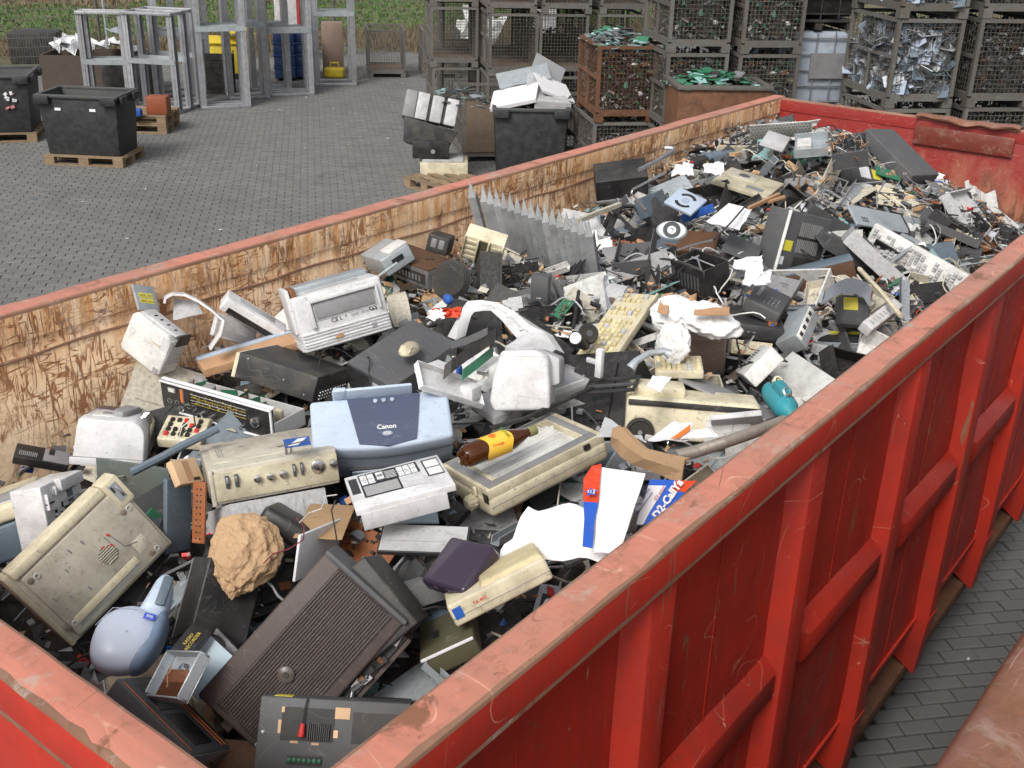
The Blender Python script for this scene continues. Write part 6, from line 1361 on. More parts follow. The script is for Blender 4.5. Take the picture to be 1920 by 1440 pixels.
blob(smoothpoly([(.02, -.09), (.06, -.085), (.088, -.02), (.085, .06), (.06, .085), (.052, .03), (.055, -.03)]), .047).obj('side_shell', M('blue_grey_shell', (.17, .24, .36), .4, vary=.02), Lh, 0, True)
blob(smoothpoly([(.0, .045), (.07, .045), (.074, .10), (.06, .17), (.025, .17), (.012, .10)]), .036).obj('handle', BLUEG, Lh, 0, True)
m = MB(); m.b2((.040, .075, .028), (.065, .155, .040)); m.obj('handle_slot', SLATE, Lh, .006)
m = MB(); m.b2((.028, .030, .0445), (.056, .046, .0462)); m.obj('badge', M('badge_blue', (.03, .08, .5), .4, vary=.01), Lh, .002)
textmesh('badge_print', 'lite', .013, INKW, Lh, Matrix.Translation((.042, .038, .0468)) @ Matrix.Rotation(math.pi, 4, 'Z'))
m = MB(); m.tube([(-.078, -.0, .016), (-.05, .045, .034), (0, .052, .041), (.045, .045, .043)], .001, 5); m.obj('seam', BLUEG2, Lh)

# -- crumpled kraft paper bag
def crumpled(name, c, sx_, sy_, sz_, seed, mat, label, cat, amp=.35, sub=4, fr=2.2, rot=(0, 0, 0), neck=None):
    bm = bmesh.new(); bmesh.ops.create_icosphere(bm, subdivisions=sub, radius=1)
    for v in bm.verts:
        p = v.co.copy(); n1 = noise.noise(p*fr+Vector((seed, 0, 0))); 
        c1 = noise.voronoi(p*fr*1.3+Vector((seed, seed, 0)))[0][0]; c2 = noise.voronoi(p*fr*3.1+Vector((seed, 3, seed)))[0][0]; c3 = noise.voronoi(p*fr*6.5+Vector((seed, 3, 1)))[0][0]
        f = 1+amp*n1*.5+amp*.75*(c1-.45)+amp*.38*(c2-.45)+amp*.14*(c3-.45)
        v.co = Vector((p.x*sx_*f, p.y*sy_*f, p.z*sz_*f))
        if neck and p.y < -.5: k_ = min(1, (-p.y-.5)*2.2); v.co.x *= 1-.25*k_; v.co.y *= 1+.16*k_; v.co.x -= sx_*.05*k_
    me = bpy.data.meshes.new(name); bm.to_mesh(me); bm.free(); me.materials.append(mat)
    if 'bubble' in name: me.polygons.foreach_set('use_smooth', [True]*len(me.polygons))
    o = bpy.data.objects.new(name, me); COL.objects.link(o); o.location = c; o.rotation_euler = rot; tag(o, label, cat); return o
q = at(457, 1035, -.30); o = crumpled('paper_bag', q, .092, .105, .07, 3.3, KRAFT, 'crumpled brown paper bag lying in the near left part of the heap', 'paper bag', .26, 5, 2.1, neck=True)
n_ = ((CAM-q).normalized()*.6+Vector((0, 0, .6))).normalized(); upi = (at(480, 960, -.3)-q); upi = (upi-n_*upi.dot(n_)).normalized(); rx = upi.cross(n_)
o.rotation_mode = 'QUATERNION'; o.rotation_quaternion = Matrix(((rx.x, upi.x, n_.x), (rx.y, upi.y, n_.y), (rx.z, upi.z, n_.z))).to_quaternion(); DEVS.append((o, .17, .2, .1, 'the brown paper bag'))

# -- television with ribbed front
D = Dev('tv', 'television', 'big brown black television or radio set with fine ribs across its front, lying on its back near the front corner', 'television', grow=(.98, 1, 1.2))
w, d, h = D.w/2, D.d/2, D.h/2; D.body(MAROON, .008)
for k in range(24):
    x = -w*.60+k*(w*1.35)/24; m = MB(); m.b2((x, -d*.90, h), (x+w*.030, d*.93, h+.0042)); m.obj('front_rib', MAROON, D.t)
m = MB(); m.b2((-w*.62, -d*.93, h*.97), (w*.77, d*.95, h+.0004)); m.obj('rib_field', M('groove_shade_brown', (.03, .023, .023), .6, dirt=.2), D.t)  # groove shade put into the colour: field darker than the cabinet
m = MB(); m.lathe([(.0, 0), (.021, 0), (.020, .010), (.014, .013), (0, .013)], 26, (0, 0, 1), (-w*.02, -d*.22, h)); m.obj('round_knob', M('clear_brown_knob', (.09, .08, .075), .25), D.t, 0, True)
m = MB(); m.cyl((-w*.02, -d*.22, h+.013), (-w*.02, -d*.22, h+.016), .007, 14); m.obj('knob_centre', BLACK, D.t)
m = MB(); m.b2((-w*1.0, d*.96, -h), (w*1.03, d*1.03, h*1.25)); m.obj('end_rail', DGREY, D.t, .008)
m = MB(); m.b2((w*1.0, -d*.55, -h*.9), (w*1.22, d*.86, h*.55)); m.obj('open_side', BLACK, D.t)
r = random.Random(21)
for k in range(24):
    y = -d*.5+d*1.3*r.random(); x = w*(1.03+.16*r.random()); m = MB()
    if k % 3 == 0: m.tube([(x, y, h*.56), (x+.01, y+.01, h*.75), (x, y+.025, h*.56)], .0022, 5); nm, mt = 'cable_loop', r.choice((CHROME, OFFW, BLACK))
    else: m.box((x, y, h*.6), (r.uniform(.008, .02), r.uniform(.01, .05), .01), Matrix.Rotation(r.uniform(-.3, .3), 3, 'Z')); nm, mt = 'mechanism_part', r.choice((CHROME, LGREY, COPPER, BLACK, RED, DGREY))
    m.obj(nm, mt, D.t)
m = MB(); m.b2((w*1.22, -d*.6, -h*.9), (w*1.34, d*.86, h*.4)); m.obj('cassette_shelf', MAROON, D.t, .003)
for k in range(7): m = MB(); m.b2((w*1.02, -d*.96+.045*d*k*1.3, h*.2), (w*1.18, -d*.93+.045*d*k*1.3, h*.62)); m.obj('push_key', DGREY, D.t, .002)
textmesh('lettering', 'GRUNDIG', .012, INKW, D.t, Matrix.Translation((w*.62, -d*.955, h+.0012)))
D = Dev('tv_back', 'black_radio', 'black radio lying behind the brown black television', 'radio', grow=(.42, 1.4, .9)); D.body(BLACKM, .006); D.pl('dial_scale', 'R', .1, .35, .9, .8, .002, COPPER, 0)
D.vents('R', .1, .4, .9, .75, 4, BLACK, True, .003); D.vents('T', .2, .55, .4, .7, 2, DGREY); 
q = POSES['tv']
D = Dev('black_speaker', 'black_speaker', 'black speaker box with chipped edges and a red plug inside, at the front corner', 'speaker', grow=(1.05, 1.1, 1.3), dz=-.02)
D.body(DGREY, .003); D.pl('socket_recess', 'F', .15, .55, .50, .90, .0015, BLACK); D.pl('second_recess', 'F', .62, .55, .99, .88, .0015, BLACK)
for a in ((.13, .62, .15, .76), (.145, .84, .165, .9), (.50, .80, .60, .92), (.50, .60, .53, .68), (.22, .525, .27, .55), (.36, .515, .41, .54)): D.pl('chipped_wood', 'F', a[0], a[1], a[2], a[3], .0022, PEACH)
D.vents('F', .33, .57, .48, .74, 11, DGREY, False, .010, 'heat_sink', .4); m = MB(); a = D.P('F', .29, .60, .012); b = D.P('F', .295, .74, .012); m.cyl(a, b, .008, 12, .005); m.obj('red_plug', RED, D.t, .001)
m = MB(); m.tube([b, D.P('F', .30, .9, .01), D.P('F', .31, 1.0, .004)], .0018, 5); m.obj('cable', BLACK, D.t)
D.pl('green_socket_strip', 'F', .21, .30, .44, .40, .002, BLACK)
for k in range(7): D.knob('F', .225+.033*k, .35, .006, .006, PCB, 'green_socket', 10)
D.knob('F', .035, .62, .006, .002, STEEL, 'screw', 10); D.pl('yellow_strip', 'T', .08, .1, .2, .4, .001, YLAB)
D = Dev('olive_box', 'olive_box', 'olive brown box with a white trim line near the right rim', 'box', grow=(1, 1, 1.3)); D.body(OLIVE, .008); D.pl('white_trim', 'F', .02, .86, .98, .97, .003, PAPER, .001); D.pl('black_patch', 'T', .28, .4, .4, .6, .001, BLACK)
D = Dev('answer_machine', 'answering_machine', 'cream answering machine with broken casing, on the near right of the heap', 'answering machine', grow=(1.1, .8, 1.0)); D.body(CREAM, .008); D.pl('upper_shell', 'T', .35, .05, 1.0, .95, .012, YELLOWED, .004, k=.9); D.pl('label', 'F', .03, .3, .12, .8, .001, BLUE)
D.text('F', .3, .62, .012, 'TA-800', INKR); D.pl('seam', 'F', .0, .38, 1, .40, .001, MGREY)
D = Dev('dark_visor', 'smoked_hood', 'smoky dark plastic hood over the cream answering machine', 'hood', dz=.02, grow=(1, 1.2, 1.6)); D.body(VISOR, .012); D.knob('F', .3, .5, .012, .002, VISOR, 'round_print'); D.knob('F', .6, .5, .012, .002, VISOR, 'round_print')
D = Dev('silver_panel', 'silver_panel', 'flat silver grey panel in a black frame between the printed lid and the smoky hood', 'panel', grow=(1, 1, .7)); D.body(BLACK, .002); D.pl('silver_face', 'T', .02, .04, .97, .96, .0012, LGREY); D.pl('seam', 'T', .02, .38, .97, .39, .0018, MGREY)
D = Dev('tray_pcb', 'grey_tray', 'small pale grey tray holding two copper coloured strips', 'tray', dz=.05, grow=(.8, 1.3, .8)); D.tray(SHEET, .004)
for v in (.35, .6): D.pl('copper_strip', 'F', .2, .5, .9, .6, -.04*v*3, COPPER)
m = MB(); m.lathe([(0, 0), (.016, 0), (.012, .012), (0, .012)], 16, (0, 0, 1), (0, .02, -D.h/2+.005)); m.obj('round_contact', CHROME, D.t, 0, True)
m = MB(); m.tube([(-.03, -.02, 0), (-.02, 0, .015), (-.03, .02, .01), (-.04, .0, .0), (-.01, -.03, .005)], .0014, 5); m.obj('wire', TAN, D.t)
D = Dev('cassette_deck', 'cassette_deck', 'dark cassette deck with thin orange lines at the front corner', 'cassette deck', grow=(1, 1.1, 1)); D.body(DGREY, .004); D.pl('silver_front', 'F', .0, .1, 1, .95, .003, STEEL, .002)
for u in (.06, .80, .88): D.pl('orange_line', 'T', u, .05, u+.012, .95, .001, INKO)
D.pl('deck_window', 'T', .2, .1, .65, .5, .003, BLACK, .003); D.pl('deck_window', 'T', .2, .55, .65, .9, .003, BLACKM, .003)
for u in (.15, .4, .6, .8): D.pl('slot', 'F', u, .35, u+.05, .45, .004, BLACK)
D = Dev('blue_sheet', 'perforated_sheet', 'pale blue sheet with tiny holes beside the ribbed television', 'sheet', grow=(1.3, 1.3, .6)); D.body(DOTTED, .001)
D = Dev('black_tower', 'black_cabinet', 'tall glossy black cabinet between the paper bag and the handheld vacuum', 'cabinet', grow=(.7, 1.1, .8)); D.body(BLACK, .006); D.pl('top_edge', 'T', .06, .02, .1, .98, .002, MGREY)
D = Dev('wood_board', 'wooden_board', 'brown wooden board with a pale blue edge behind the black amplifier', 'board', grow=(1.15, .8, 1)); D.body(TAN, .001); D.pl('blue_edge', 'K', 0, 0, 1, 1.3, .012, BLUEG, .002); D.pl('blue_edge', 'T', .0, .9, 1, 1, .008, BLUEG, .002)
D = Dev('black_device', 'black_remote', 'long black and grey device at the foot of the rusty wall', 'device', grow=(1, 1, .8)); D.body(BLACK, .003); D.pl('grey_half', 'T', .52, .05, .99, .95, .002, MGREY, .002); D.vents('T', .08, .2, .42, .5, 10, MGREY, False, .001); D.pl('notch', 'T', .6, .5, .7, .9, .003, BLACK)
D = Dev('left_printer', 'beige_printer', 'beige and slate printer cut off by the left photo edge', 'printer', dz=.0, grow=(1, .75, 1)); D.body(CREAM, .015, hi=(1, 1, 1), lo=(0, 0, .55)); D.body(SLATE, .012, 'lower_body', hi=(1, .98, .54), lo=(.02, .02, -.4)); D.pl('pale_insert', 'T', .3, .1, .8, .6, .003, SHEET, .003)
D = Dev('orange_pcb', 'component_strip', 'narrow orange brown circuit strip with dark holes', 'circuit board', grow=(1.1, 1, .8)); D.body(PCBO, .001)
for k in range(9): D.knob('T', .35 if k % 2 else .65, .08+.1*k, .004, .0015, BLACK, 'solder_hole', 8); D.knob('T', .65 if k % 2 else .35, .08+.1*k, .003, .0015, BLACK, 'solder_hole', 8)
D = Dev('slate_disc', 'slate_panel', 'slate blue curved panel beside the orange circuit strip', 'panel', grow=(1.2, 1.1, .8)); D.body(SLATE, .004)
D = Dev('peach_block', 'wooden_block', 'pale bare wooden block left of the record player', 'wooden block', grow=(1.2, 1.1, .8)); D.body(PEACH, .002); D.pl('brown_slot', 'T', .35, .1, .6, .9, .001, TAN); D.pl('hole', 'T', .6, .08, .85, .2, .002, BLACK)
D = Dev('grey_plate', 'grey_green_panel', 'grey green flat panel behind the white printer frame', 'panel', grow=(1.5, 1.6, .5)); D.body(M('grey_green_plastic', (.13, .16, .15), .5), .002)
D = Dev('white_flap', 'white_flap', 'white printer flap behind the square white housing', 'printer flap'); D.body(WHITEP, .003); D.vents('T', .1, .1, .9, .4, 4, LGREY)
D = Dev('long_shell', 'white_shell', 'long white printer shell with dark rollers by the left wall', 'printer shell', grow=(1.3, .8, 1)); D.body(WHITEP, .008); D.pl('roller_gap', 'F', .1, .1, .9, .5, .002, BLACK); D.pl('inner_recess', 'T', .2, .3, .8, .8, .002, LGREY, .002)
D = Dev('yellow_plate', 'warning_plate', 'pale metal plate with yellow warning stickers behind the square white housing', 'plate', grow=(1, 1, 1.4)); D.body(SHEET, .001)
for i in range(2):
    for j in range(2): D.pl('warning_sticker', 'F', .18+.34*i, .28+.22*j, .48+.34*i, .46+.22*j, .0008, YLAB); D.vents('F', .20+.34*i, .32+.22*j, .46+.34*i, .42+.22*j, 3, INKK, True, .0014, 'sticker_print', .25)
D = Dev('black_frame', 'black_frame', 'flat black open frame right of the arched printer', 'frame', grow=(1, 1, 1))
for a in ((0, 0, 1, .16), (0, .84, 1, 1), (.93, .16, 1, .84), (.0, .16, .05, .84)): D.pl('frame_bar', 'T', a[0], a[1], a[2], a[3], .004, BLACK, .002)
D.pl('middle_bar', 'T', .05, .44, .93, .56, .003, DGREY)
D = Dev('dusty_panel', 'dusty_panel', 'dark dusty flat panel above the cream wheeled body', 'panel', grow=(1.6, .8, .5)); D.body(MGREY, .001)
D = Dev('carton', 'carton', 'brown cardboard box under the bubble wrap', 'box'); D.body(CARTONM, .004)
D = Dev('grey_front', 'grey_front_panel', 'light grey front panel at the right side of the cream wheeled body', 'panel', grow=(1, 1, .45)); D.body(LGREY, .003); D.pl('seam', 'F', .7, 0, .71, 1, .001, MGREY)
D = Dev('vented_printer', 'vented_cover', 'white vented printer cover between the carton and the white board', 'cover', grow=(1.1, 1.1, .8)); D.body(OFFW, .006); D.vents('T', .1, .15, .4, .85, 9, MGREY)
D = Dev('black_phone', 'black_phone', 'glossy black telephone tangled in thin wires below the record player', 'telephone', grow=(1.3, .3, .8)); D.body(BLACK, .016)
D = Dev('card_flat', 'cardboard_flap', 'torn brown cardboard flap beneath the printed lid', 'cardboard', grow=(1.2, .9, .6)); D.body(CARD, .001)
D = Dev('white_plate', 'white_plate', 'white bent sheet between the paper bag and the television', 'sheet', grow=(.8, 1.2, .4)); D.body(PAPER, .002)
D = Dev('grille', 'metal_grille', 'grey perforated grille above the silver panel', 'grille', grow=(1.2, 1, .6)); D.body(DOTTED, .001)
D = Dev('white_box_inner', 'white_paper_tray', 'white paper tray sticking out left of the arched printer', 'paper tray', grow=(1, 1.2, .8)); D.tray(WHITEP, .003)

# -- foam bag and the torn red and blue carton
def bent(name, pts, th, mat, label, cat, smooth=True, parent=None):
    m = MB(); m.sheet(pts, th); o = m.obj(name, mat, parent, 0, smooth)
    if label: tag(o, label, cat); c = sum((Vector(p) for r_ in pts for p in r_), Vector())/(len(pts)*len(pts[0])); POINTS.append((c, label))
    return o
POINTS = []
def J6(x, y, z): return at(780+x/2.8235, 700+y/2.8235, z)
def lerpgrid(c00, c10, c11, c01, nx, ny, amp=.01, seed=0, fr=3, bow=(0, 0, 0)):
    g = []
    for j in range(ny):
        row = []
        for i in range(nx):
            u, v = i/(nx-1), j/(ny-1); p = (c00*(1-u)+c10*u)*(1-v)+(c01*(1-u)+c11*u)*v
            p = p+Vector((noise.noise(Vector((u*fr, v*fr, seed))), noise.noise(Vector((u*fr, v*fr, seed+5))), noise.noise(Vector((u*fr, v*fr, seed+9)))))*amp+Vector(bow)*(4*u*(1-u)*4*v*(1-v))**.6
            row.append(p)
        g.append(row)
    return g
g = lerpgrid(J6(440, 985, -.28), J6(1000, 1000, -.21), J6(1090, 740, -.15), J6(590, 705, -.16), 14, 10, .016, 2, 3.2, (.0, -.0, .04))
bent('foam_bag', g, .02, BAG, 'bright white foam bag between the cream printer and the red rim', 'bag')
g = lerpgrid(J6(940, 950, -.14), J6(1075, 950, -.13), J6(1215, 530, -.06), J6(975, 495, -.07), 7, 8, .006, 4, 2, (0, 0, .004))
cart = bent('torn_carton', g, .004, PAPER, 'torn white carton flap printed red and blue at the right rim', 'carton', False)
def stripe(g, u0, u1, v0, v1, off):
    def P(u, v): 
        ny, nx = len(g), len(g[0]); x, y = u*(nx-1), v*(ny-1); i, j = min(int(x), nx-2), min(int(y), ny-2); a, b = x-i, y-j
        return (g[j][i]*(1-a)+g[j][i+1]*a)*(1-b)+(g[j+1][i]*(1-a)+g[j+1][i+1]*a)*b
    out = []
    for q_ in range(7):
        row = []
        for p_ in range(4):
            u, v = u0+(u1-u0)*p_/3, v0+(v1-v0)*q_/6; c = P(u, v); e = .01; du = P(min(1, u+e), v)-P(max(0, u-e), v); dv_ = P(u, min(1, v+e))-P(u, max(0, v-e)); nn = du.cross(dv_).normalized(); row.append(c+nn*off)
        out.append(row)
    return out
LB = [ [J6(880, 925, -.138), J6(935, 935, -.136)], [J6(890, 780, -.118), J6(945, 790, -.116)], [J6(885, 690, -.103), J6(965, 695, -.101)], [J6(885, 570, -.083), J6(975, 560, -.080)], [J6(930, 500, -.070), J6(982, 490, -.068)] ]
def strip_(rows, name, mat): m = MB(); m.sheet([[Vector(p) for p in r_] for r_ in rows], .002); o = m.obj(name, mat, cart, 0, False); return o
strip_([[a+Vector((0, 0, .006)) for a in r_] for r_ in LB[0:3]], 'blue_print_field', M('carton_blue', (.02, .10, .50), .4, vary=.02, dirt=.15)); strip_([[a+Vector((0, 0, .006)) for a in r_] for r_ in LB[2:5]], 'red_print_field', M('carton_red', (.65, .06, .02), .4, vary=.02, dirt=.15))
def frame4(o_, right, upv):
    x = (right-o_).normalized(); y = (upv-o_); y = (y-x*y.dot(x)).normalized(); z = x.cross(y); return Matrix(((x.x, y.x, z.x, o_.x), (x.y, y.y, z.y, o_.y), (x.z, y.z, z.z, o_.z), (0, 0, 0, 1)))
F4 = frame4(J6(927, 632, -.077), J6(975, 628, -.074), J6(932, 560, -.068)); m = MB(); m.add([tuple(F4 @ Vector(((.019 if k % 2 == 0 else .0085)*math.cos(k*math.pi/5+math.pi/2), (.019 if k % 2 == 0 else .0085)*math.sin(k*math.pi/5+math.pi/2), .002))) for k in range(10)], [tuple(range(10))]); m.obj('star_print', INKB, cart)
textmesh('star_print_text', 'mit\n15 €\nBonus', .0075, INKW, cart, F4 @ Matrix.Translation((0, 0, .004)) @ Matrix.Rotation(1.45, 4, 'Z'))
g2 = lerpgrid(J6(1190, 815, -.20), J6(1290, 760, -.19), J6(1490, 580, -.12), J6(1320, 540, -.10), 7, 6, .004, 6, 2, (0, 0, .004))
g2 = lerpgrid(J6(1165, 800, -.20), J6(1255, 800, -.20), J6(1490, 570, -.13), J6(1240, 560, -.12), 7, 6, .004, 6, 2, (0, 0, .004))
ct2 = bent('phone_carton', g2, .004, M('carton_blue', (.02, .10, .50)), 'blue and red printed mobile phone carton against the right rim', 'carton', False)
m = MB(); m.sheet(stripe(g2, .55, 1., .72, 1., .0015), .001); m.obj('red_print_field', M('carton_red', (.65, .06, .02)), ct2)
m = MB(); m.sheet(stripe(g2, .0, .42, .0, .85, .0015), .001); m.obj('white_print_field', PAPER, ct2)
def on_g(g, u, v, off=.003):
    P = stripe(g, u-.02, u+.02, v-.02, v+.02, off); o_ = P[3][1]; return o_, P[3][3]-P[3][0], P[6][1]-P[0][1]
o_, ex, ey = on_g(g2, .72, .52); F5 = frame4(o_, o_+(J6(1380, 620, -.14)-J6(1325, 700, -.17)), o_+(J6(1280, 640, -.14)-J6(1330, 660, -.15)))
textmesh('brand_lettering', 'D2-CallYa', .030, INKW, ct2, F5 @ Matrix.Translation((0, 0, .004)), .0004, .0012)
textmesh('small_lettering', 'D2 privat', .012, INKR, ct2, F5 @ Matrix.Translation((-.0, .028, .004)))
for k in range(9):
    textmesh('print_line', 'das prepaid handy ohne vertrag', .0058, INKW if k > 4 else INKB, ct2, F5 @ Matrix.Translation((-.05+.004*k, -.03-.012*k if k > 4 else .045+.012*k, .0035)))

# -- folded cardboard, hose, bubble wrap, papers
def J5(x, y, z): return at(340+x/3.4286, 700+y/3.4286, z)
ptsA = [J6(1040, 290, -.10), J6(1080, 275, -.09), J6(1130, 330, -.09), J6(1200, 395, -.09), J6(1300, 420, -.09), J6(1425, 445, -.09)]
ptsB = [J6(1030, 380, -.14), J6(1080, 440, -.14), J6(1140, 480, -.14), J6(1220, 510, -.14), J6(1310, 545, -.14), J6(1400, 590, -.14)]
bent('folded_cardboard', [ptsA, [a*.5+b*.5+Vector((.01, -.02, .012)) for a, b in zip(ptsA, ptsB)], ptsB][::-1], .006, CARD, 'folded strip of brown corrugated cardboard next to the metal hose', 'cardboard', False)
for off in (-.01, -.022):
    m = MB(); m.sheet([[p+Vector((0, .008, off)) for p in ptsA], [p+Vector((.0, .03, off-.004)) for p in ptsA]], .003); tag(m.obj('cardboard_layer', CARD), 'lower layer of the folded corrugated cardboard strip%s' % (', underneath' if off < -.015 else ', in the middle'), 'cardboard')
hp = [J6(1375, 440, -.16), J6(1480, 415, -.16), J6(1620, 370, -.17), J6(1780, 315, -.19), J6(1950, 250, -.22)]
m = MB(); seg = []
for i in range(len(hp)-1):
    n = 34
    for k in range(n): t_ = k/n; seg.append(hp[i].lerp(hp[i+1], t_))
m.tube(seg, [.019 if i % 2 else .0165 for i in range(len(seg))], 14); o = m.obj('metal_hose', M('hose_metal', (.36, .32, .28), .4, .4, dirt=.3), None, 0, True); tag(o, 'flexible ribbed metal hose against the right rim', 'hose'); POINTS.append((hp[2], 'the ribbed metal hose'))
wrap = M('bubble_wrap', (.80, .80, .80), .35, dirt=.12, vary=.02)
crumpled('bubble_wrap', at(1265, 590, -.06), .085, .075, .06, 1.2, wrap, 'clump of bubble wrap left of the pair, with a tan tape edge', 'bubble wrap', .42, 5, 1.5, (0, 0, .4))
crumpled('bubble_wrap', at(1325, 600, -.06), .105, .085, .045, 4.2, wrap, 'clump of white bubble wrap lying on the brown carton', 'bubble wrap', .42, 5, 1.5, (0, .2, 0))
crumpled('bubble_wrap', at(1262, 645, -.10), .06, .03, .07, 7.2, wrap, 'lower torn piece of bubble wrap beside the brown carton', 'bubble wrap', .42, 5, 1.5, (0, .2, 0))
bent('tape_strip', lerpgrid(at(1232, 585, -.02), at(1250, 590, -.015), at(1262, 548, .0), at(1240, 552, -.0), 4, 4, .004, 1), .002, TAN, 'tan tape strip on the left bubble wrap', 'tape')
bent('tape_strip', lerpgrid(at(1300, 590, .0), at(1368, 592, -.01), at(1368, 575, .0), at(1302, 580, .01), 5, 3, .004, 2), .002, TAN, 'tan tape strip across the bubble wrap on the carton', 'tape')
def sheetat(name, pts, mat, label, cat, z, sc, ox, oy, amp=.012, seed=1, th=.002, fr=3):
    c = [at(ox+x/sc, oy+y/sc, zz) for x, y, zz in pts]; return bent(name, lerpgrid(*c, 8, 7, amp, seed, fr), th, mat, label, cat, False)
K6 = (4.571, 1080, 220); K7 = (3.84, 1400, 220); K8 = (4., 1300, 480); K4 = (3.097, 200, 420); K5 = (3.097, 740, 400); J1 = (4.571, 0, 720); J2 = (3.4286, 0, 860)
sheetat('white_papers', [(1115, 890, -.02), (1400, 965, -.02), (1510, 790, .0), (1310, 735, .01)], PAPER, 'crumpled white papers lying beneath a dark strap', 'paper', 0, *K6, seed=3)
sheetat('white_papers', [(1430, 1430, -.06), (1640, 1440, -.06), (1680, 1330, -.05), (1450, 1280, -.04)], PAPER, 'torn white papers left of the brown and blue box', 'paper', 0, *K6, amp=.03, seed=5, fr=5)
sheetat('white_papers', [(1350, 1290, -.10), (1600, 1310, -.10), (1600, 1180, -.08), (1350, 1220, -.08)], PAPER, 'flat white sheet under the dark grey plate', 'paper', 0, *K6, seed=6)
sheetat('white_cloth', [(820, 480, .02), (1010, 500, .02), (1000, 400, .04), (860, 400, .04)], PAPER, 'small white cloth behind the slate housing', 'cloth', 0, *K6, amp=.03, seed=7, fr=4)
sheetat('white_cloth', [(1110, 460, .04), (1240, 500, .04), (1290, 380, .06), (1090, 400, .06)], PAPER, 'torn white cloth at the far left of the heap', 'cloth', 0, *K6, amp=.03, seed=9, fr=4)
sheetat('note_paper', [(1465, 1000, -.10), (1540, 1040, -.10), (1610, 950, -.09), (1500, 940, -.09)], PAPER, 'small written note on the cream vacuum cleaner body', 'note', 0, *K5, amp=.003, seed=2)
sheetat('clear_film', [(960, 340, -.13), (1190, 330, -.13), (1220, 370, -.13), (1000, 230, -.11)], FILM, 'piece of clear plastic film beside the vacuum cleaner wheel', 'plastic film', 0, 2.8235, 780, 700, amp=.006, seed=4)
for k, (pts, lab) in enumerate(((((1225, 355), (1440, 355), (1465, 260), (1350, 260)), 'white brochure with an orange arc near the dark wheel'), (((1400, 345), (1600, 335), (1560, 290), (1440, 300)), 'white brochure lying behind the orange arced one'))):
    o = sheetat('brochure', [(x, y, -.15+.01*k) for x, y in pts], PAPER, lab, 'brochure', 0, 2.8235, 780, 700, amp=.004, seed=k)
m = MB(); a = [J6(1345, 348, -.137), J6(1385, 320, -.134), J6(1425, 290, -.131), J6(1450, 272, -.129)]; b = [J6(1395, 340, -.137), J6(1425, 320, -.134), J6(1450, 298, -.131), J6(1455, 275, -.129)]; m.sheet([b, a], .001); tag(m.obj('orange_arc_print', INKO), 'orange arc printed on the white brochure', 'print')
def rod(name, pts, r_, mat, label, cat, sc, ox, oy, n=6):
    m = MB(); m.tube([at(ox+x/sc, oy+y/sc, z) for x, y, z in pts], r_, n); return tag(m.obj(name, mat, None, 0, True), label, cat)
rod('steel_rod_frame', [(770, 470, .06), (480, 620, .02), (475, 650, .0), (600, 800, -.04)], .006, CHROME, 'bent shiny steel rod frame by the slate housing', 'rod', *K6)
rod('steel_tube', [(540, 450, -.0), (700, 370, .02), (840, 285, .03), (835, 265, .03), (760, 260, .03)], .011, STEEL, 'grey steel tube above the black speaker cabinet', 'tube', *K6)
rod('thin_rod', [(865, 1140, -.05), (1000, 1095, -.04), (1180, 1050, -.03)], .005, CHROME, 'thin shiny rod before the brown cabinet board', 'rod', *K6)
rod('dark_strap', [(1180, 1050, .0), (1330, 900, .02), (1450, 760, .03)], .004, BLACK, 'dark strap over the white papers', 'strap', *K6)
rod('wooden_lath', [(1480, 780, -.02), (1740, 660, .0)], .011, TAN, 'brown wooden lath right of the white papers', 'lath', *K6, n=4)
rod('wooden_lath', [(1640, 730, -.02), (1790, 680, .0)], .008, TAN, 'shorter brown wooden lath behind the longer one', 'lath', *K6, n=4)
rod('grey_beam', [(10, 890, -.12), (200, 810, -.11), (380, 745, -.10)], .014, BEIGE, 'dirty beige beam right of the metal fins', 'beam', *K6, n=4)
rod('white_pole', [(810, 1090, -.12), (960, 1250, -.13), (1110, 1430, -.15)], .010, CREAM, 'cream coloured pole behind the white bar', 'pole', *K7)
rod('dark_bar', [(1130, 755, -.31), (1400, 620, -.27), (1560, 530, -.24), (1870, 380, -.20)], .013, SLATE, 'long slate grey bar in front of the fax machine', 'bar', *J1, n=8)
rod('white_wire', [(1640, 300, -.22), (1560, 370, -.24), (1530, 470, -.25), (1515, 560, -.25)], .0018, OFFW, 'thin white wire hanging over the slate bar', 'wire', *J1)
rod('black_frame_bar', [(555, 1250, -.20), (760, 1190, -.18), (1000, 1080, -.16), (1150, 1015, -.15)], .008, BLACK, 'long black bar under the arched white printer', 'bar', *K5, n=5)
rod('red_wire', [(740, 930, -.22), (790, 985, -.22), (785, 1070, -.22), (690, 1130, -.23), (590, 1160, -.23), (530, 1220, -.23)], .0018, M('dark_red_wire', (.22, .03, .05), .5), 'thin dark red wire over the paper bag', 'wire', 3.4286, 340, 700)
rod('thin_black_cable', [(990, 820, -.2), (965, 880, -.19), (985, 980, -.2), (1010, 1140, -.22)], .0022, BLACK, 'thin black cable hanging beside the printed lid', 'cable', 3.4286, 340, 700)
rod('thin_black_cable', [(1000, 780, -.19), (930, 790, -.2), (900, 870, -.21), (820, 900, -.22), (760, 960, -.22)], .002, OFFW, 'thin pale cable above the cardboard flap', 'cable', 3.4286, 340, 700)
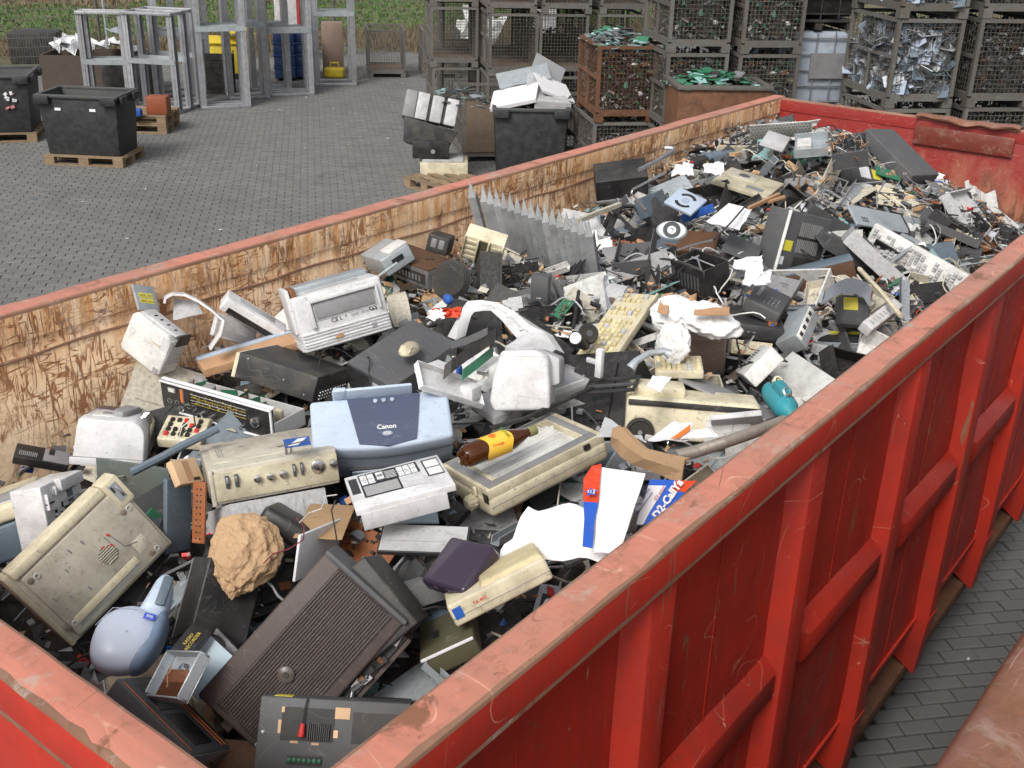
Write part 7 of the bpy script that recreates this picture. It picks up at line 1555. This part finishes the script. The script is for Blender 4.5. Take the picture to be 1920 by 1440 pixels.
for k, (a, b, c, e) in enumerate(((640, 430, 760, 620), (500, 520, 620, 450), (780, 480, 1160, 560), (970, 440, 940, 650), (420, 600, 640, 560))):
    rod('grey_cable', [(a, b, .03), ((a+c)/2+30, (b+e)/2-60, .08), ((a+c)/2-20, (b+e)/2+20, .05), (c, e, .0)], .0035, MGREY, ['grey cable loop at the far end of the heap', 'grey cable loop left of the laser unit', 'pale cable in front of the laser unit', 'grey cable crossing the dark parts', 'thin grey cable before the drive bay'][k], 'cable', *K7)
# stack of black discs edge-on
t = thing('disc_stack', 'stack of thin black discs standing on edge in the heap centre', 'discs', kp(320, 385, -.14), q=Vector((.25, -.85, .45)).to_track_quat('Z', 'Y')); DEVS.append((t, .2, .2, .04, 'the black disc stack'))
for k in range(6): m = MB(); m.cyl((0, 0, -.02+k*.006), (0, 0, -.017+k*.006), .085-.003*k, 36); m.obj('disc', RUBBER if k % 2 else BLACK, t)
# arched printer shell at the left
def K4p(x, y, z): return at(200+x/3.097, 420+y/3.097, z)
ap = [K4p(*q_) for q_ in ((340, 450, -.10), (345, 425, -.09), (380, 405, -.08), (450, 408, -.08), (520, 440, -.09), (600, 495, -.11), (665, 550, -.13), (650, 620, -.16), (590, 710, -.2))]
m = MB(); g = [ap, [p+Vector((.045, -.03, .01)) for p in ap]]; m.sheet(g, .008); o = m.obj('arched_shell', WHITEP, None, .001, True); tag(o, 'white arched printer shell behind the square white housing', 'printer shell'); POINTS.append((ap[4], 'the white arched shell'))
m = MB(); g = lerpgrid(K4p(385, 560, -.15), K4p(560, 520, -.15), K4p(520, 450, -.11), K4p(390, 430, -.1), 5, 4, .002, 3); m.sheet(g, .004); tag(m.obj('shell_lining', LGREY, None), 'light grey inner lining inside the white arched shell', 'lining')
# handset and curved parts
m = MB(); m.tube([kp(1370, 900, -.12), kp(1400, 860, -.10), (kp(1470, 815, -.09)), kp(1560, 800, -.09), kp(1600, 820, -.10)], [.018, .012, .011, .012, .018], 10); tag(m.obj('handset', SHEET, None, 0, True), 'pale blue telephone handset behind the yellowed keyboard piece', 'handset')
t = thing('hand_lamp', 'black torch with a round white lens in the heap centre', 'torch', kp(1050, 725, -.08), q=Vector((.2, -.8, .5)).to_track_quat('Z', 'Y'))
m = MB(); m.cyl((0, 0, -.12), (0, 0, 0), .020, 18, .024); m.obj('tube_body', BLACK, t, .002); m = MB(); m.cyl((0, 0, 0), (0, 0, .003), .020, 20); m.obj('lens', PAPER, t)
t = thing('rubber_wheel', 'small black rubber wheel near the torch', 'wheel', kp(1125, 700, -.10), q=Vector((.7, -.4, .5)).to_track_quat('Z', 'Y'))
m = MB(); m.lathe([(.012, -.01), (.034, -.012), (.038, 0), (.034, .012), (.012, .01)], 24); m.obj('tyre', RUBBER, t, 0, True); m = MB(); m.cyl((0, 0, -.011), (0, 0, .011), .012, 14); m.obj('hub', DGREY, t)
t = thing('white_plug_bar', 'small upright white plastic tee near the torch', 'plastic part', kp(1190, 870, -.10)); m = MB(); m.b2((-.012, -.01, -.05), (.012, .01, .05)); m.obj('bar', WHITEP, t, .003); m = MB(); m.b2((-.05, -.006, -.008), (-.012, .006, .008)); m.obj('arm', WHITEP, t, .002)
D_ = thing('black_speaker_cube', 'slate grey small loudspeaker in front of the metal fins', 'speaker', kp(850, 430, -.10), .4); m = MB(); m.b2((-.035, -.03, -.05), (.035, .03, .05)); m.obj('box', DGREY, D_, .003); textmesh('lettering', 'SONY', .007, INKW, D_, Matrix.Translation((0, -.031, -.035)) @ Matrix.Rotation(R(90), 4, 'X'))
sheetat('red_blue_bag', [(190, 600, -.12), (370, 610, -.12), (390, 545, -.09), (210, 560, -.1)], M('carton_red', (.65, .06, .02)), 'red crumpled plastic bag left of the arched printer', 'bag', 0, *K5, amp=.025, seed=8, fr=5)
sheetat('clear_bag', [(200, 610, -.11), (290, 610, -.11), (280, 560, -.09), (200, 565, -.09)], BAG, 'white part of a torn bag at the arched printer', 'bag', 0, *K5, amp=.02, seed=11, fr=5)
crumpled('blue_sponge', kp(310, 500, -.07), .022, .016, .02, 5, BLUE, 'small bright blue lump behind the arched printer', 'plastic lump', .3, 2)
# black recorder shell with gold lettering, at the front
t = thing('recorder_front', 'black recorder front with gold words beside the pale blue sheet', 'recorder', at(363, 1203, -.40), q=None); 
F6 = frame4(at(363, 1203, -.38), at(345, 1225, -.385), at(385, 1218, -.39)); t.matrix_world = F6 @ Matrix.Rotation(math.pi, 4, 'Z')
m = MB(); m.b2((-.05, -.02, -.02), (.05, .035, 0)); m.obj('body', BLACK, t, .003); textmesh('lettering', 'RADIO\nRECORDER', .0125, INKY, t, Matrix.Translation((0, .008, .0006)))
# ------------------------------------------------------------------ the rest of the heap
HX = (0, .6, 1.2, 1.8, 2.3)
HG = ((0, -.62, -.62, -.62, -.62, -.62), (.8, -.5, -.46, -.42, -.45, -.5), (1.6, -.32, -.27, -.26, -.32, -.42), (2.5, -.26, -.2, -.2, -.27, -.36), (3.5, -.3, -.24, -.22, -.28, -.4),
      (4.5, -.33, -.22, -.18, -.27, -.42), (5.3, -.19, -.05, -.05, -.22, -.48), (6.1, -.13, -.07, -.19, -.45, -.62), (6.74, -.14, -.34, -.64, -.76, -.80))
def lin(x, xs, ys):
    x = min(max(x, xs[0]), xs[-1])
    for i in range(len(xs)-1):
        if x <= xs[i+1]: t = (x-xs[i])/(xs[i+1]-xs[i]); return ys[i]*(1-t)+ys[i+1]*t
def HH(x, y): return lin(x, HX, [lin(y, [g[0] for g in HG], [g[k] for g in HG]) for k in (1, 2, 3, 4, 5)])
def HN(x, y):
    e = .06; return Vector(((HH(x-e, y)-HH(x+e, y))/(2*e), (HH(x, y-e)-HH(x, y+e))/(2*e), 1)).normalized()
# bed of compacted scrap, coloured dark to put shade in the crevices
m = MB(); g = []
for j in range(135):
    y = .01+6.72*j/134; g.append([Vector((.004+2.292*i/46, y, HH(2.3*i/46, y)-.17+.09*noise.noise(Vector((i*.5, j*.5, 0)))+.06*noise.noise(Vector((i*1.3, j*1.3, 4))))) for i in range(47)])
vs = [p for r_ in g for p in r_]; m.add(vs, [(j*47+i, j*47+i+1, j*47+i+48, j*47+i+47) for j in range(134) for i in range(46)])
m.mi = 0; tag(m.obj('scrap_bed', M('crevice_shade_scrap', (.035, .033, .031), .8, dirt=.7, dirtcol=(.09, .07, .055), scale=14, vary=0)), 'dark compacted scrap under the loose pieces in the container', 'scrap', kind='stuff')

def irregular(r, n, jit=.35, asp=1.):
    return [((1+r.uniform(-jit, jit))*math.cos(2*math.pi*i/n+r.uniform(-.25, .25)), asp*(1+r.uniform(-jit, jit))*math.sin(2*math.pi*i/n+r.uniform(-.25, .25))) for i in range(n)]
def rectish(r, asp):      # a rectangle with a corner or an edge broken off
    p = [(-1, -asp), (1, -asp), (1, asp), (-1, asp)]; k = r.randrange(4); a = p[k]; b = p[(k+1) % 4]; c = p[k-1]
    f1, f2 = r.uniform(.2, .6), r.uniform(.2, .6); q = [(a[0]*(1-f1)+c[0]*f1, a[1]*(1-f1)+c[1]*f1), (a[0]*(1-f1*.5)+b[0]*.1, a[1]*(1-f1*.5)), (a[0]*(1-f2)+b[0]*f2, a[1]*(1-f2)+b[1]*f2)]
    return p[:k]+q+p[k+1:]
def proto_shard(r):
    m = MB(); m.prism(irregular(r, r.choice((5, 6, 7)), .4, r.uniform(.4, .8)) if r.random() < .45 else rectish(r, r.uniform(.3, .7)), -.02, .02); return m
def proto_panel(r):
    m = MB(); a = r.uniform(.3, .6); m.b2((-1, -a, -.02), (1, a, .02)); b = r.uniform(.08, .25)
    m.b2((-1, -a, .02), (1, -a+.04, b)); 
    if r.random() < .7: m.b2((.96, -a+.04, .02), (1, a, b))
    for k in range(r.randrange(2, 6)): x = r.uniform(-.9, .7); m.b2((x, -a*.8, .02), (x+.03, a*.8, .02+b*.5))
    if r.random() < .5: m.b2((-.7, 0, .02), (-.2, a*.6, .05))
    return m
def proto_shell(r):
    a = r.uniform(.5, .9); hgt = r.uniform(.3, .7); m = MB(); m.b2((-1, -a, 0), (1, a, .04)); m.b2((-1, -a, .04), (1, -a+.04, hgt)); m.b2((-1, a-.04, .04), (1, a, hgt*r.uniform(.3, 1))); m.b2((-1, -a+.04, .04), (-.96, a-.04, hgt))
    for k in range(3): m.cyl((r.uniform(-.8, .8), r.uniform(-a, a)*.8, .04), (r.uniform(-.8, .8)*0+r.uniform(-.8, .8), 0, .3), .04, 6)
    for k in range(5): x = -.85+k*.38; m.b2((x, -a-.012, .08), (x+.2, -a, hgt*.8))
    for k in range(4): x, y = r.uniform(-.8, .5), r.uniform(-a*.8, a*.5); m.b2((x, y, .04), (x+r.uniform(.05, .4), y+r.uniform(.05, .3), .04+r.uniform(.03, .25)))
    m.b2((-.9, -a*.7, -.025), (.85, -a*.62, 0)); m.b2((-.9, a*.5, -.02), (.3, a*.58, 0)); m.b2((.4, -a*.3, -.03), (.8, a*.3, 0))
    return m
def proto_box(r):
    a, b = r.uniform(.45, .9), r.uniform(.18, .5); m = MB(); m.b2((-1, -a, -b), (1, a, b)); m.b2((-.7, -a*.7, b), (r.uniform(0, .6), a*.6, b+.05)); m.b2((-1.02, -a*.5, -b*.5), (-1, a*.5, b*.5))
    for k in range(7): x = -.8+k*.22; m.b2((x, -a-.012, -b*.5), (x+.1, -a, b*.4))
    for k in range(4): x, y = r.uniform(-.9, .7), r.uniform(-a*.9, a*.7); m.b2((x, y, b), (x+r.uniform(.04, .2), y+r.uniform(.04, .2), b+r.uniform(.01, .06)))
    m.b2((-1.001, -a*1.001, -b*.1), (1.001, a*1.001, -b*.07)); return m
def proto_bracket(r):
    a = r.uniform(.08, .22); m = MB(); m.b2((-1, -a, 0), (1, a, .03)); m.b2((-1, a-.03, .03), (1, a, a*1.6)); 
    if r.random() < .5: m.b2((.97, -a, .03), (1, a-.03, .3))
    if r.random() < .5: m.b2((-1, -a, .03), (1, -a+.03, a*1.6))
    return m
def proto_frame(r):
    m = MB(); a = r.uniform(.5, .8); t = r.uniform(.08, .16)
    m.b2((-1, -a, 0), (1, -a+t, .08)); m.b2((-1, a-t, 0), (1, a, .08)); m.b2((-1, -a+t, 0), (-1+t, a-t, .08)); m.b2((1-t, -a+t, 0), (1, a-t, .08)); m.b2((-.05, -a+t, .0), (.05, a-t, .06)); return m
def proto_curve(r):
    m = MB(); g = []; w = r.uniform(.25, .5); A = r.uniform(1.0, 2.4)
    for k in (0, 1): g.append([Vector((math.sin((i/9-.5)*A), (k-.5)*2*w*(1-.3*abs(i/9-.5)), math.cos((i/9-.5)*A)-.7)) for i in range(10)])
    m.sheet(g, .05); return m
def proto_rod(r):
    m = MB(); k = r.random()
    if k < .5: m.cyl((-1, 0, 0), (1, 0, 0), r.uniform(.02, .06), 7)
    else: m.tube([(-1, 0, 0), (-.3, r.uniform(-.1, .1), .05), (.5, 0, 0), (.6, .1, .0), (.62, .6, .0)], .025, 6)
    return m
def proto_paper(r):
    m = MB(); m.sheet(crumple(r.uniform(0, 50), 7, 6, 1.6, 1.2, .35, 3), .008); return m
def proto_motor(r):
    m = MB(); b = r.uniform(.5, .8); m.lathe([(0, -b), (.5, -b), (.6, -b*.8), (.6, b*.6), (.35, b*.8), (.15, b*.85), (.12, b*1.2), (0, b*1.2)], 14); m.b2((-.75, -.1, -.2), (.75, .1, .1)); return m
def proto_board(r):
    m = MB(); a = r.uniform(.4, .8); m.b2((-1, -a, -.015), (1, a, .015))
    for k in range(22):
        m.mi = r.choice((1, 1, 2, 3)); x = r.uniform(-.9, .8); y = r.uniform(-a*.9, a*.75); s = r.uniform(.04, .2); m.b2((x, y, .015), (x+s, y+s*r.uniform(.4, 1), .015+r.uniform(.02, .16)))
    return m
def proto_drive(r):
    m = MB(); m.b2((-1, -.7, -.14), (1, .7, .14)); m.mi = 1; m.b2((-1.01, -.6, -.08), (-.9, .6, .08)); m.b2((-.6, -.5, .14), (.5, .5, .16)); m.mi = 2; m.cyl((0, 0, .16), (0, 0, .19), .35, 16); return m
def cable_mesh(r):
    m = MB(); pts = []; a = r.uniform(0, 6.28); p = Vector((0, 0, 0)); el = .0
    for k in range(16): a += r.uniform(-.9, .9); p = p+Vector((math.cos(a)*.16, math.sin(a)*.16, 0)); pts.append(Vector((p.x, p.y, .12*math.sin(k*.7+r.random())+.05)))
    c = sum(pts, Vector())/len(pts); m.tube([q_-c for q_ in pts], .019, 5); return m
rr = random.Random(77)
darks = [BLACK, BLACKM, DGREY, BLACK, DGREY]; greys = [LGREY, MGREY, OFFW, BEIGE, MGREY]; pales = [OFFW, LGREY, BEIGE, CREAM, LGREY, BEIGE]; metals = [STEEL, SHEET, SHEET, ALU, BLACKM]
KINDS = [
 ('broken_housing', proto_shell, 6, darks+greys+pales+[SLATE, SHEET], 85, (.13, .24), 'housing', 'large broken housing'),
 ('appliance_box', proto_box, 6, darks+darks+greys+[WOOD_B, SLATE, OFFW, BEIGE, SHEET], 85, (.11, .22), 'appliance', 'large appliance body'),
 ('side_plate', proto_panel, 8, pales+greys+darks+[SLATE, SHEET], 80, (.15, .26), 'panel', 'large side panel'),
 # name, proto fn, variants, materials, count, size range, category, noun
 ('plastic_shard', proto_shard, 9, darks+greys+pales+[SLATE, TEAL2, WOOD_B, DGREY], 290, (.03, .14), 'plastic shard', 'broken plastic shard'),
 ('casing_plate', proto_panel, 8, pales+greys+darks+[SLATE, YELLOWED], 210, (.07, .22), 'panel', 'casing panel'),
 ('casing_shell', proto_shell, 6, pales+darks+greys+[SLATE], 120, (.06, .17), 'casing', 'open casing shell'),
 ('device_box', proto_box, 6, darks+darks+greys+[WOOD_B, SLATE, CREAM], 120, (.06, .16), 'device', 'small device box'),
 ('metal_bracket', proto_bracket, 7, metals+[OFFW], 190, (.05, .20), 'bracket', 'folded bracket'),
 ('open_casing', proto_frame, 4, darks+greys+metals, 70, (.06, .14), 'frame', 'open frame'),
 ('curved_cover', proto_curve, 5, pales+greys+darks, 80, (.05, .13), 'cover', 'curved cover'),
 ('rod', proto_rod, 5, metals+darks+[OFFW, TAN], 110, (.06, .2), 'rod', 'thin rod'),
 ('crumpled_paper', proto_paper, 5, [PAPER, PAPER, CARD, CARD, FILM], 34, (.04, .10), 'paper', 'crumpled sheet'),
 ('motor', proto_motor, 4, [DGREY, STEEL, BLACK, CREAM, MGREY], 50, (.02, .05), 'motor', 'small motor'),
 ('circuit_board', proto_board, 6, [PCB, PCB, TEAL2, PCBO, TAN], 90, (.04, .11), 'circuit board', 'circuit board'),
 ('disc_drive', proto_drive, 3, [STEEL, DGREY, BLACKM, BEIGE], 60, (.06, .09), 'drive', 'disc drive'),
 ('cable', cable_mesh, 8, [BLACK, DGREY, MGREY, OFFW, BLACK, COPPER], 210, (.10, .26), 'cable', 'loose cable'),
]
CNAME = {'black': 'black', 'dark_grey': 'dark grey', 'mid_grey': 'grey', 'light_grey': 'light grey', 'off_white': 'off white', 'white': 'white', 'beige': 'beige', 'cream': 'cream', 'slate': 'slate blue', 'pale_teal': 'pale teal', 'brown_veneer': 'brown', 'red': 'red', 'yellowed': 'yellowed', 'galvanised': 'silver', 'pale_sheet': 'pale blue grey', 'aluminium': 'bright silver', 'tan': 'tan', 'cardboard': 'brown cardboard', 'clear': 'clear', 'green': 'green', 'orange': 'orange brown', 'copper': 'copper coloured', 'bare': 'pale wooden'}
def cname(mat):
    for k, v in CNAME.items():
        if mat.name.startswith(k): return v
    return 'grey'
# outlines of the placed things as seen in the picture, so that loose pieces are laid beside and behind them
def hull(p):
    p = sorted(set(p)); 
    def half(p):
        h = []
        for q in p:
            while len(h) > 1 and (h[-1][0]-h[-2][0])*(q[1]-h[-2][1])-(h[-1][1]-h[-2][1])*(q[0]-h[-2][0]) <= 0: h.pop()
            h.append(q)
        return h[:-1]
    return half(p)+half(p[::-1])
HULLS = []
for t, w, d, h, lab in DEVS:
    Q = t.rotation_quaternion if t.rotation_mode == 'QUATERNION' else t.rotation_euler.to_quaternion()
    P8 = [t.location+Q @ Vector((a*w/2, b*d/2, c*h/2)) for a in (-1, 1) for b in (-1, 1) for c in (-1, 1)]
    I8 = [toimg(p) for p in P8]; HULLS.append((hull([(q[0], q[1]) for q in I8]), toimg(t.location)[2], t.location.copy(), lab, (t.location-CAM).length, max(w, d, h)/2, Q.inverted().to_matrix(), (w/2, d/2, h/2)))
for c, lab in POINTS:
    q = toimg(c); s = 60; HULLS.append(([(q[0]-s, q[1]-s*.6), (q[0]+s, q[1]-s*.6), (q[0]+s, q[1]+s*.6), (q[0]-s, q[1]+s*.6)], q[2], c, lab, (c-CAM).length, .12, Matrix.Identity(3), (.08, .08, .03)))
def inhull(x, y, hl, grow):
    n = len(hl)
    for i in range(n):
        a, b = hl[i], hl[(i+1) % n]; ex, ey = b[0]-a[0], b[1]-a[1]; L2 = math.hypot(ex, ey) or 1
        if (ex*(y-a[1])-ey*(x-a[0]))/L2 < -grow: return False
    return True
def blocked(p, s):
    ix, iy, zc = toimg(p); g = s/zc*FPX*.32
    for hl, hz, c, lab, dist, rad, Mi_, hd in HULLS:
        if (p-CAM).length < dist+.02+s*.3 and inhull(ix, iy, hl, g): return True
        q = Mi_ @ (p-c)
        if abs(q.x) < hd[0]+s*.3 and abs(q.y) < hd[1]+s*.3 and abs(q.z) < hd[2]+s*.2: return True
    return False
SHORT = {}
def nearlab(p):
    best = min(HULLS, key=lambda h_: (h_[2]-p).length+(.03 if 'filler' in h_[3] else 0)); lab = best[3]
    w_ = lab.split(',')[0]
    for cut in (' lying ', ' leaning ', ' sitting ', ' standing ', ' toppled ', ' with ', ' in front ', ' behind ', ' near ', ' next ', ' under ', ' beside ', ' between ', ' on ', ' against ', ' before ', ' over ', ' cut ', ' at ', ' by ', ' seen ', ' beneath ', ' half ', ' clad '):
        if cut in w_: w_ = w_.split(cut)[0]
    dv_ = p-best[2]; d_ = (dv_.dot(_r2), dv_.dot(_f))
    side = ('right of' if d_[0] > 0 else 'left of') if abs(d_[0]) > abs(d_[1]) else ('behind' if d_[1] > 0 else 'in front of')
    w_ = w_.replace('the ', '', 1) if w_.startswith('the ') else w_
    w_ = 'the '+' '.join(w_.split()[-5:])
    return side+' '+w_
def settle(r, far):
    while True:
        x = r.uniform(.05, 2.25); y = 6.7*(r.random()**.72); 
        if r.random() < (.75 if y < 2.2 else 1): return x, y
placed = 0
SIZEW = ('small', 'medium sized', 'large')
for name, fn, nv, mats, cnt, (s0, s1), cat, noun in KINDS:
    multi = name in ('circuit_board', 'disc_drive'); cache = {}
    k = 0; tries = 0
    while k < cnt and tries < cnt*8:
        tries += 1; x, y = settle(rr, True); u = rr.random(); s = s0+(s1-s0)*u**1.3
        if x < s or x > 2.3-s or y > 6.7-s*.6: continue
        z = HH(x, y)+rr.uniform(-.10, .045)-(.25*s if y > 4.6 else 0)-(.5*s if s1 > .215 else 0); p = Vector((x, y, z))
        if y < 2.2: p.z -= .04
        if blocked(p, s): continue
        v = rr.randrange(nv); mt = rr.choice(mats); key = (v, mt.name)
        if key not in cache: cache[key] = fn(random.Random(v*31+len(name))).mesh(name, [mt]+([BLACK, STEEL, COPPER] if name == 'circuit_board' else [BLACK, CHROME] if multi else []), smooth=(name in ('motor', 'cable', 'curved_cover')))
        o = bpy.data.objects.new(name, cache[key]); COL.objects.link(o); o.location = p; o.scale = (s, s*rr.uniform(.8, 1.2), s*rr.uniform(.8, 1.2))
        nn = (HN(x, y)+Vector((rr.gauss(0, .42), rr.gauss(0, .42)-.10, 0))).normalized()
        o.rotation_mode = 'QUATERNION'; o.rotation_quaternion = nn.to_track_quat('Z', 'Y') @ Quaternion((0, 0, 1), rr.uniform(0, 6.28))
        tag(o, '%s %s %s %s' % (SIZEW[0 if u < .4 else 1 if u < .75 else 2], cname(mt), noun, nearlab(p)), cat, noun+' pieces loose in the heap'); k += 1; placed += 1
# power leads and ribbon cables draped over the heap
rc = random.Random(314); k = 0
while k < 90:
    x, y = rc.uniform(.2, 2.1), 6.4*rc.random()**.8; a = rc.uniform(0, 6.28); pts = []; n_ = rc.randrange(14, 30); st_ = rc.uniform(.018, .03)
    if blocked(Vector((x, y, HH(x, y)+.05)), .02): 
        if rc.random() < .7: continue
    x0_, y0_ = x, y
    for j in range(n_):
        a += rc.gauss(0, .38); x = min(max(x+math.cos(a)*st_, .04), 2.26); y = min(max(y+math.sin(a)*st_, .05), 6.65)
        z = HH(x, y)+.045+.03*math.sin(j*.55+k)+.02*noise.noise(Vector((x*6, y*6, k)))
        pts.append(Vector((x, y, z)))
    c = sum(pts, Vector())/len(pts)
    if blocked(c, .0) and rc.random() < .8: continue
    m = MB(); mt = rc.choice((BLACK, BLACK, DGREY, LGREY, BEIGE, MGREY, OFFW, RUBBER)); m.tube([p_-c for p_ in pts], rc.choice((.0022, .003, .0035)), 6)
    if rc.random() < .4: e_ = pts[-1]-c; m.box(e_, (.022, .014, .012), Matrix.Rotation(a, 3, 'Z'))
    o = m.obj('power_lead', mt, None, 0, True); o.location = c; tag(o, 'draped %s power lead %s' % (cname(mt), nearlab(c)), 'cable', 'power leads draped over the heap'); k += 1
print('placed', placed)
# crumbs: far too many and too small to count
r = random.Random(99)
for gi, (mats, n, lab) in enumerate((((BLACK, DGREY, BLACKM, BLACK, MGREY), 5200, 'dark plastic and metal crumbs strewn through the heap'), ((BEIGE, BEIGE, LGREY, MGREY, OFFW, MGREY), 2200, 'pale plastic crumbs strewn through the heap'), ((STEEL, SHEET, COPPER, TAN, PCB, MGREY, SHEET, RED, SLATE, STEEL, DGREY, BLUE), 2200, 'metal, board and coloured crumbs strewn through the heap'), ((KRAFT, M('dust_fluff', (.14, .11, .09), .9), TAN), 1800, 'brown fluff and splinters strewn through the heap'))):
    m = MB(); c = 0; tr = 0
    while c < n and tr < n*6:
        tr += 1; x = r.uniform(.02, 2.28); y = 6.72*r.random()**.75; s = r.uniform(.006, .028) if r.random() < .85 else r.uniform(.02, .045); z = HH(x, y)+r.uniform(-.12, .05)
        if y < 2.2: z -= .05
        if gi == 3 and not(.9 < x < 1.6 and 2.0 < y < 3.4) and r.random() < .6: continue
        p = Vector((x, y, z))
        if blocked(p, s): continue
        m.mi = r.randrange(len(mats)); q = Matrix.Rotation(r.uniform(0, 6.28), 3, Vector((r.gauss(0, .4), r.gauss(0, .4), 1)).normalized()) @ Matrix.Rotation(r.uniform(-.7, .7), 3, 'X')
        f = r.random()
        if f < .65: m.box(p, (s*r.uniform(.5, 2.2), s, s*r.uniform(.08, .5)), q)
        elif f < .85: m.box(p, (s*r.uniform(2, 5), s*.18, s*.15), q)
        else:
            m.add([p+q @ Vector(v_) for v_ in ((-s, -s*.6, 0), (s, -s*.3, 0), (0, s, 0), (0, 0, s*.2))], [(0, 1, 3), (1, 2, 3), (2, 0, 3), (0, 2, 1)])
        c += 1
    tag(m.obj('scrap_crumbs', list(mats)), lab, 'debris', kind='stuff')
scene.render.engine = 'CYCLES'

# plain names and short labels
RENAME = (('_panel', '_plate'), ('_frame', '_rack'), ('_base', '_unit'), ('_front', '_plate'), ('_lid', '_cover'), ('_wheel', '_roller'))
for o in bpy.data.objects:
    if o.parent: continue
    stem = o.name.split('.')[0]
    for a, b in RENAME:
        if stem.endswith(a) and stem != 'aluminium_frame': o.name = stem[:-len(a)]+b
    lab = o.get('label')
    if lab:
        w_ = lab.split()
        while len(w_) > 16:
            cut = max([i for i, x in enumerate(w_) if i > 4 and x in ('with', 'on', 'in', 'near', 'behind', 'beside', 'under', 'over', 'at', 'by', 'before', 'below', 'above', 'of', 'across', 'next', 'between', 'into', 'from', 'and', 'left', 'right')] or [16])
            w_ = w_[:min(cut, len(w_)-1)]
        if w_[-1] in ('lying', 'standing', 'sitting', 'leaning', 'left', 'right', 'and', 'seen'): w_ = w_[:-1]
        o['label'] = ' '.join(w_).rstrip(',')
